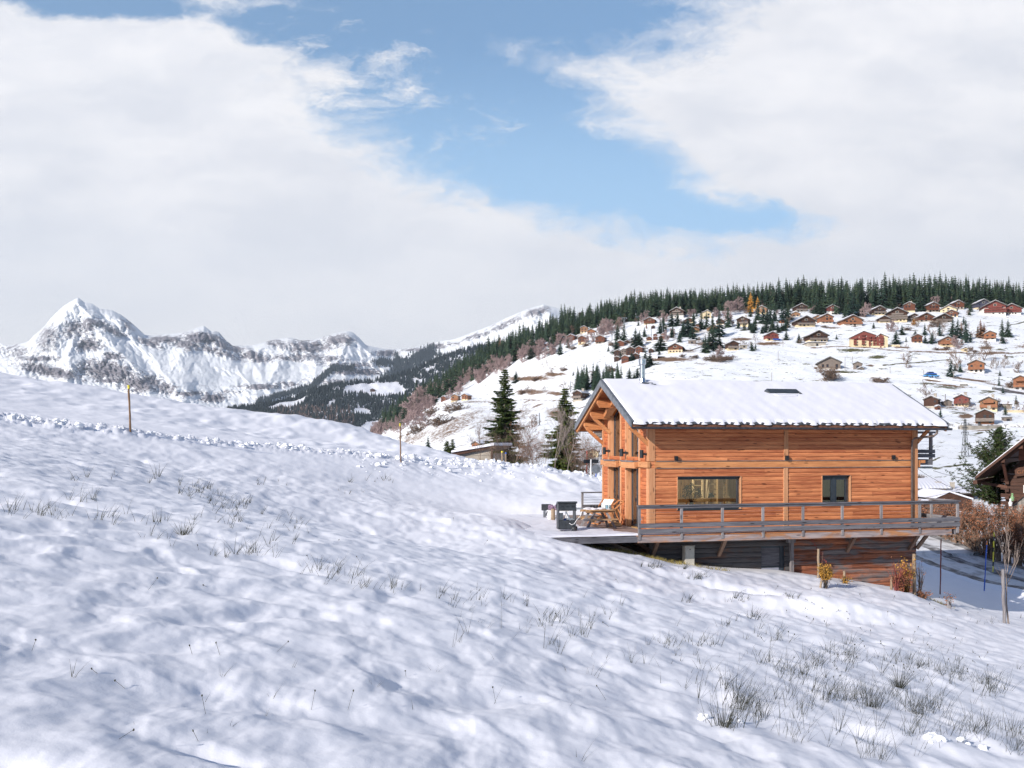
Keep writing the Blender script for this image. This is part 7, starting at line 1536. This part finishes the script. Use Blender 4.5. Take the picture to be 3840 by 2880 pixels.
# cars
def car(px, py, m_, label):
    p = hp(px, py); c = thing('parked_car', label, 'car', p, R(8)); b_ = MB().prism([(-2.1, -.85, .35), (2.1, -.85, .35), (2.15, -.85, .75), (1.2, -.85, .95), (-2.0, -.85, .95)], (0, 1.7, 0)); b_.build('body', m_, c)
    MB().prism([(-1.8, -.75, .95), (1.1, -.75, .95), (.5, -.75, 1.42), (-1.4, -.75, 1.42)], (0, 1.5, 0)).build('cabin', M['darkglass'], c); MB().box(-1.4, .5, -.76, .76, 1.42, 1.47).build('roof', m_, c)
    for x in (-1.3, 1.3):
        for y in (-.86, .7): MB().tube([(x, y, .33), (x, y+.16, .33)], .33, 12).build('wheel', M['black'], c)
ltb = plain('light_blue_paint', (.10, .32, .62), .3, .2, .1)
car(3483, 1414, ltb, 'light blue parked car on the hillside road, left one'); car(3503, 1415, ltb, 'blue and white parked car right of the light blue one'); car(3492, 1407, M['blue'], 'dark blue parked car behind the two on the hillside road'); car(2912, 1277, M['blue'], 'blue car beside the small maroon chalet')
# poles and masts
def pole(px, py, top, label, r=.12, m_='stone', tee=False, arms=False, nm='utility_pole', cat='pole'):
    p = hp(px, py); h = (py-top)*p.y/F; o = MB().tube([(0, 0, -1), (0, 0, h)], [r, r*.8], 7)
    if tee: o.box(-1.9, 1.9, -.2, .2, h-.1, h+.25).box(-1.9, -1.5, -1.2, 1.2, h-.5, h-.1).box(1.5, 1.9, -1.2, 1.2, h-.5, h-.1).beam((-.1, 0, h-2.5), (-1.7, 0, h), .2, .2).beam((.1, 0, h-2.5), (1.7, 0, h), .2, .2)
    if arms: o.box(-1., 1., -.06, .06, h-.5, h-.35).box(-.5, -.4, -.05, .05, h-.35, h-.1).box(.4, .5, -.05, .05, h-.35, h-.1)
    o = o.build(nm, M[m_]); o.location = p; return tag(o, label, cat)
pole(2341, 1232, 1192, 'tall T headed chairlift mast below the dark forest', .32, 'zinc', True, nm='lift_mast', cat='mast'); pole(2295, 1280, 1243, 'chairlift mast right of the brown hill chalets', .26, 'zinc', True, nm='lift_mast', cat='mast')
for px, py, top, l in ((2442, 1262, 1228, 'slim grey lift mast by the small dark hut'), (2484, 1258, 1212, 'slim grey lift mast left of the white gabled house'), (2140, 1470, 1430, 'grey lift mast on the lower terrace left of the grove'), (2023, 1590, 1548, 'grey lift mast between the two near spruces')): pole(px, py, top, l, .22, 'zinc', False, nm='lift_mast', cat='mast')
for px, py, top, l, ar in ((2918,1356,1316,'pole alone in the upper open field',0),(2936,1300,1264,'cross armed power pole beside the maroon chalet',1),(2894,1432,1396,'pole just over the roof ridge of the chalet',0),(3169,1388,1340,'pole right of the large grey barn',0),(3197,1362,1336,'pole uphill of the small grey barn',0),(3338,1400,1376,'pole by the road, left of the parked cars',0),(3464,1412,1386,'pole directly left of the light blue car',0),(3576,1418,1392,'pole at the foot of the lone fir',1),(3735,1388,1350,'pole between bare trees right of the white based chalet',0),(3728,1462,1434,'pole beside the road bend',0),(3545,1524,1478,'pole in front of the dark farmhouse shed',0),(3012,1600,1560,'',0)):
    if l: pole(px, py, top, l, .13, 'bark' if 'farmhouse' in l else 'stone', arms=bool(ar))
# lattice pylon
pp_ = P(3619, 1808, 205); pp_.z = hp(3619, 1790).z-3; hP = (HY-1572)/F*205-pp_.z
tw = MB(); n = 13
for i in range(n):
    z0, z1 = hP*(i/n), hP*((i+1)/n); f0, f1 = .92*(1-i/n)**1.1+.16, .92*(1-(i+1)/n)**1.1+.16
    c0 = [(-f0, -f0*.6), (f0, -f0*.6), (f0, f0*.6), (-f0, f0*.6)]; c1 = [(-f1, -f1*.6), (f1, -f1*.6), (f1, f1*.6), (-f1, f1*.6)]
    for j in range(4):
        a, b_, c_, d_ = c0[j], c0[(j+1) % 4], c1[j], c1[(j+1) % 4]; tw.beam((*a, z0), (*c_, z1), .08, .08)
        if j in (0, 2): tw.beam((*a, z0), (*d_, z1), .05, .05); tw.beam((*b_, z0), (*c_, z1), .05, .05); tw.beam((*c_, z1), (*d_, z1), .05, .05)
for z, w_ in ((.80, 1.0), (.87, .85), (.94, 1.0)):
    tw.beam((-w_, 0, hP*z), (w_, 0, hP*z), .12, .12)
    for s in (-1, 1): tw.tube([(s*w_, 0, hP*z), (s*w_, 0, hP*z-.5)], .05, 5)
o = tw.build('power_pylon', M['grill']); o.location = pp_; o.rotation_euler = (0, 0, .35); tag(o, 'grey steel lattice power pylon on the white slope right of the chalet', 'pylon')
for i, (a, b_, l) in enumerate((((3420, 1742, 60), (3600, 1838, 70), 'upper power line running down to the right behind the balcony'), ((3500, 1765, 60), (3665, 1795, 118), 'faint power line crossing below the pylon foot'), ((3440, 1870, 90), (3665, 1812, 90), 'power line rising across the neighbouring snowy roofs'))):
    A = P(*a); B_ = P(*b_); m2 = (A+B_)/2-Vector((0, 0, .4)); MBt = MB().tube([A*(1-t)**2+m2*2*t*(1-t)+B_*t*t for t in [k/10 for k in range(11)]], .016, 4); o = MBt.build('power_line', M['black']); tag(o, l, 'cable')
# neighbouring snowy roofs behind the hedge
def roofhouse(pts_front, ridge, d, depth, wallm, label, zbase, chim=()):
    """house seen from above its eave: eave line (x0,x1,y), ridge line (x0,x1,y) in photo pixels"""
    ex0, ex1, ey = pts_front; rx0, rx1, ry = ridge; A = P(ex0, ey, d); B_ = P(ex1, ey, d); C = P(rx1, ry, d+depth); D_ = P(rx0, ry, d+depth); t = thing('house', label, 'house', (A.x, A.y, zbase))
    o_ = Vector((A.x, A.y, zbase)); q_ = [v-o_ for v in (A, B_, C, D_)]; u = Vector((0, 0, .14)); u2 = Vector((0, 0, .36))
    bk1, bk2 = q_[1]+Vector((0, 2*depth, 0)), q_[0]+Vector((0, 2*depth, 0))
    rf_ = MB().add([v for v in q_]+[v+u for v in q_], [(0, 1, 2, 3), (4, 5, 6, 7), (0, 1, 5, 4), (1, 2, 6, 5), (3, 0, 4, 7)]).add([q_[3], q_[2], bk1, bk2, q_[3]+u, q_[2]+u, bk1+u, bk2+u], [(0, 1, 2, 3), (4, 5, 6, 7), (1, 2, 6, 5), (3, 0, 4, 7), (2, 3, 7, 6)]).build('roof', M['vroof'], t)
    nu, nv = 120, 24; a_ = np.linspace(.01, .99, nu)[None]; b_ = np.linspace(0, 1, nv)[:, None]; arr = [np.array(v) for v in q_]
    bot = arr[0][:, None, None]*(1-a_)*(1-b_)+arr[1][:, None, None]*a_*(1-b_)+arr[2][:, None, None]*a_*b_+arr[3][:, None, None]*(1-a_)*b_
    thk = .15+.16*np.clip(b_*6, 0, 1)*(1+.12*pn(bot[0]*.8, bot[1]*.8, 3))-.03*np.cos(a_*nu*.9)*(1-b_)+0*a_
    Yg = bot[1]+.12*np.clip(np.sin(a_*90)*1.0, 0, 1)*(1-b_)**4; grid_mesh('roof_snow', bot[0]+0*b_, Yg, bot[2]+thk, M['roof_snow'], parent=rf_)
    i_ = .7; MB().prism([(q_[0].x+i_, i_, -3), (q_[1].x-i_, i_, -3), (q_[1].x-i_, i_, q_[1].z), (q_[0].x+i_, i_, q_[0].z)], (0, 2*depth-2*i_, 0)).build('wall', VC[wallm], t)
    MB().prism([(q_[0].x+i_, i_, q_[0].z-.05), (q_[3].x+.5, depth, q_[3].z-.1), (q_[0].x+i_, 2*depth-i_, q_[0].z-.05)], (.2, 0, 0)).prism([(q_[1].x-i_, i_, q_[1].z-.05), (q_[2].x-.5, depth, q_[2].z-.1), (q_[1].x-i_, 2*depth-i_, q_[1].z-.05)], (-.2, 0, 0)).build('gable', VC[wallm], t)
    for cx, cy0, cy1, cw in chim:
        pc = P(cx, cy1, d+depth*.55); s_ = (d+depth*.55)/F; x, y = pc.x-o_.x, pc.y-o_.y; zb_, zt_ = pc.z-zbase, (HY-cy0)*s_-zbase; w_ = cw*s_/2
        MB().prism([(x-w_*1.25, y-w_, zb_-.4), (x+w_*1.25, y-w_, zb_-.4), (x+w_, y-w_, zt_), (x-w_, y-w_, zt_)], (0, 2*w_, 0)).box(x-w_*1.3, x+w_*1.3, y-w_*1.2, y+w_*1.2, zt_, zt_+.14).build('chimney', VC['s'], rf_)
    return t
roofhouse((3340, 3575, 1836), (3330, 3529, 1801), 122, 7, 'o', 'orange neighbouring chalet with big snow roof and stone chimney', -12.5, ((3517, 1810, 1834, 15),))
roofhouse((3556, 3680, 1852), (3540, 3660, 1828), 128, 7, 'd', 'farther low snow covered roof right of the orange neighbour', -13, ((3571, 1812, 1828, 12), (3632, 1832, 1848, 9)))
roofhouse((3300, 3535, 1877), (3340, 3600, 1849), 100, 5.5, 'd', 'dark walled lower house with snow roof just behind the hedge', -12.)
p = P(3560, 1880, 98); g3 = MB().prism([(-2.6, 0, -.2), (0, 0, .95), (2.4, 0, .15), (2.4, 0, -1), (-2.6, 0, -1)], (0, 6, 0)).build('gable_shed', VC['d']); MB().prism([(-2.7, -.1, -.18), (0, -.1, .97), (0, -.1, 1.13), (-2.7, -.1, -.02)], (0, 6.1, 0)).prism([(0, -.1, .97), (2.5, -.1, .17), (2.5, -.1, .33), (0, -.1, 1.13)], (0, 6.1, 0)).build('roof_snow', M['roof_snow'], g3); g3.location = p; tag(g3, 'dark brown gable end rising between the snow roof and the hedge', 'shed')
p = P(3440, 1798, 150); o = MB(); inst(BUSH[1], 'bare_shrub', P(3442, 1800, 150), 27*150/F, 'bare grey bush behind the orange neighbouring chalet', 'shrub', None, 1.6)
# flat roofed shed left of the larger spruce
d_ = 78; sh = thing('shed', 'low concrete shed with a snowy sloping roof behind the ploughed bank', 'shed', P(1780, 1740, d_), R(-14)); k_ = d_/F
MB().prism([(-88*k_, 0, 41*k_), (76*k_, 0, 68*k_), (76*k_, 0, 61*k_), (-88*k_, 0, 30*k_)], (0, 6, 0)).build('roof', M['oldwood'], sh); MB().prism([(-90*k_, -.15, 42*k_+.02), (77*k_, -.15, 69*k_+.02), (77*k_, -.15, 70*k_+.22), (-90*k_, -.15, 43*k_+.16)], (0, 6.3, 0)).build('roof_snow', M['roof_snow'], sh)
MB().box(-60*k_, 58*k_, .4, 5.6, -2, 38*k_).prism([(-80*k_, .35, 28*k_), (58*k_, .35, 34*k_), (58*k_, .35, 58*k_), (-80*k_, .35, 32*k_)], (0, .3, 0)).build('wall', VC['s'], sh); MB().box(60*k_, 66*k_, .2, .5, -2, 60*k_).build('post', M['oldwood'], sh)
# ---- old dark chalet at the right edge
YR = R(-36); E0 = P(3658, 1790, 60); gx_ = Vector((math.cos(YR), math.sin(YR), 0)); gy_ = Vector((-math.sin(YR), math.cos(YR), 0))
oc_ = thing('old_chalet', 'old dark brown log chalet with deep eave cut off by the right edge', 'house', (E0.x, E0.y, 0), YR)
def q3(px, py, off=0.):
    """photo pixel -> local point on the plane parallel to the gable, off metres behind it"""
    b_ = Vector((E0.x, E0.y, 0))+gy_*off; k = (px-HX)/F; t = (k*b_.y-b_.x)/(gx_.x-k*gx_.y); return Vector((t, off, (HY-py)/F*(b_.y+gx_.y*t)))
e0, e1 = q3(3658, 1797), q3(3900, 1608); e2 = Vector((2*e1.x-e0.x, 0, e0.z))
for a, b_ in ((e0, e1), (e1, e2)):
    r_o = MB().prism([a, b_, b_+Vector((0, 0, .2)), a+Vector((0, 0, .2))], (0, 13, 0)).build('roof', M['oldwood'], oc_)
    MB().prism([a+Vector((.03, .04, .203)), b_+Vector((-.0, .04, .203)), b_+Vector((0, .04, .29)), a+Vector((.03, .04, .26))], (0, 12.9, 0)).build('roof_snow', M['roof_snow'], r_o)
GO = 2.3; wl_ = MB(); x0 = q3(3772, 1800, GO).x; x1 = 2*e1.x-x0; zt_ = q3(3772, 1775, GO).z; zb_ = -7.2
n_l = int((zt_-zb_)/.25)
for i in range(n_l):
    z = zb_+i*.25; wl_.box(x0-.3 if i % 2 else x0-.02, x1, GO-.03-.02*(i % 2), GO+.2, z, z+.235)
    wl_.box(x0, x0+.22, GO-.35 if i % 2 == 0 else GO, GO+9, z+.12, z+.34)
sl_o = (e1.z-e0.z)/(e1.x-e0.x)
wl_.prism([(x0, GO, zt_), (x1, GO, zt_), (x1-.6, GO, zt_+.6*sl_o), (e1.x, GO, e1.z-.3), (x0+.6, GO, zt_+.6*sl_o)], (0, .2, 0)); wl_.build('wall', M['oldwood'], oc_)
def rz_(x): return e0.z+sl_o*(x-e0.x)
for x in (x0+.1, x0-1.5, (x0+e1.x)/2, e1.x):
    b_ = MB().prism([(x-.12, .25, rz_(x)-.02), (x+.12, .25, rz_(x)-.02), (x+.12, .25, rz_(x)-.26), (x-.12, .25, rz_(x)-.26)], (0, 12, 0)); b_.build('purlin', M['oldwood_y'], oc_)
for y in (.5, 1.3): MB().prism([(e0.x+.3, y, rz_(e0.x+.3)), (e1.x, y, e1.z), (e1.x, y, e1.z-.16), (e0.x+.4, y, rz_(e0.x+.4)-.16)], (0, .12, 0)).build('rafter', M['oldwood_y'], oc_)
MB().beam((x0+.1, GO, zt_-.9), (x0-1.5, GO, rz_(x0-1.5)-.25), .16, .18).beam((x0+.1, GO, zt_-.7), (x0+.1, .6, rz_(x0)-.25), .16, .18).build('brace', M['oldwood_y'], oc_)
a = q3(3820, 1725, GO-.5); b_ = q3(3865, 1640, GO-.5); MB().box(a.x, b_.x+2, GO-.5, GO-.02, a.z, a.z+1.3).build('gable_cladding', bmat('weathered_red_boards', (.18, .07, .045)), oc_)
a = q3(3838, 1848, GO-.1); MB().box(a.x, a.x+.5, GO-.12, GO-.06, a.z, a.z+.5).build('window', M['white'], oc_)
a, b_, c_ = q3(3782, 1905, -.2), q3(3848, 1856, -.2), q3(3900, 1856, -.2); MB().prism([a, b_, c_, (c_.x, -.2, a.z-.5), (a.x, -.2, a.z-.5)], (0, .8, 0)).build('stone_ramp', M['stone'], oc_); MB().beam(a+Vector((0, -.1, .08)), b_+Vector((0, -.1, .08)), .14, .10).build('ramp_rail', M['oldwood_y'], oc_)
fc = bpy.data.curves.new('sign', 'FONT'); fc.body = 'GARE'; fc.size = .36; fc.extrude = .02; fo = bpy.data.objects.new('tmp', fc); col.objects.link(fo); bpy.context.view_layer.update()
me = bpy.data.meshes.new_from_object(fo.evaluated_get(bpy.context.evaluated_depsgraph_get())); bpy.data.objects.remove(fo); me.materials.clear(); me.materials.append(VC['o'])
a = q3(3815, 1778, GO-.3); wpos = Vector((E0.x, E0.y, 0))+gx_*a.x+gy_*a.y+Vector((0, 0, a.z))
so = bpy.data.objects.new('lettering', me); bd = thing('name_board', 'dark wooden board with carved orange lettering on the old chalet', 'sign', wpos, YR)
link(so, bd); so.rotation_euler = (R(90), R(-8), 0); so.location = (0, -.05, 0); MB().box(-.12, 1.5, -.02, .05, -.14, .42).build('board', M['oldwood'], bd).rotation_euler = (0, R(-8), 0)
for i, (px, py, m_, l) in enumerate(((3796, 1868, 'green', 'small pale green garden figure beside the old chalet steps'), (3789, 1888, 'white', 'small white garden figure at the foot of the stone ramp'))):
    mb = MB().tube([(0, 0, 0), (0, 0, .25), (0, 0, .5), (0, 0, .6)], [.14, .18, .12, .08], 9).sphere((0, 0, .68), .12, i, .1, (1, 1, 1), 8, 6).sphere((.16, 0, .35), .07, 2, .1).sphere((-.16, 0, .33), .07, 3, .1)
    o = mb.build('garden_figure', M['white'] if m_ == 'white' else plain('pale_green_paint', (.20, .34, .16), .6)); o.scale = (.6, .6, .6); o.location = P(px, py+10, 58); tag(o, l, 'figurine')
# ---- small hut and trees on the valley clearing
o = chalet(1397, 1466, 20, 9, 0, 'd', 's', 0, 0, 0, '', 'lone dark hut on the white clearing across the valley', P0=P(1397, 1466, float(DV(np.array(1397.), np.array(1466.)))), cat='house')
# ---- air: thin pale haze
D_HAZE = 0.00004
if D_HAZE:
    m = bpy.data.materials.new('haze'); m.use_nodes = True; nt = m.node_tree; nt.nodes.clear(); out = nt.nodes.new('ShaderNodeOutputMaterial'); v = nt.nodes.new('ShaderNodeVolumePrincipled')
    v.inputs['Density'].default_value = D_HAZE; v.inputs['Color'].default_value = (.72, .84, 1, 1); v.inputs['Anisotropy'].default_value = .2; nt.links.new(v.outputs[0], out.inputs['Volume'])
    o = bx(-12000, 12000, -40, 12300, -425, 2600).build('haze', m); o['kind'] = 'stuff'
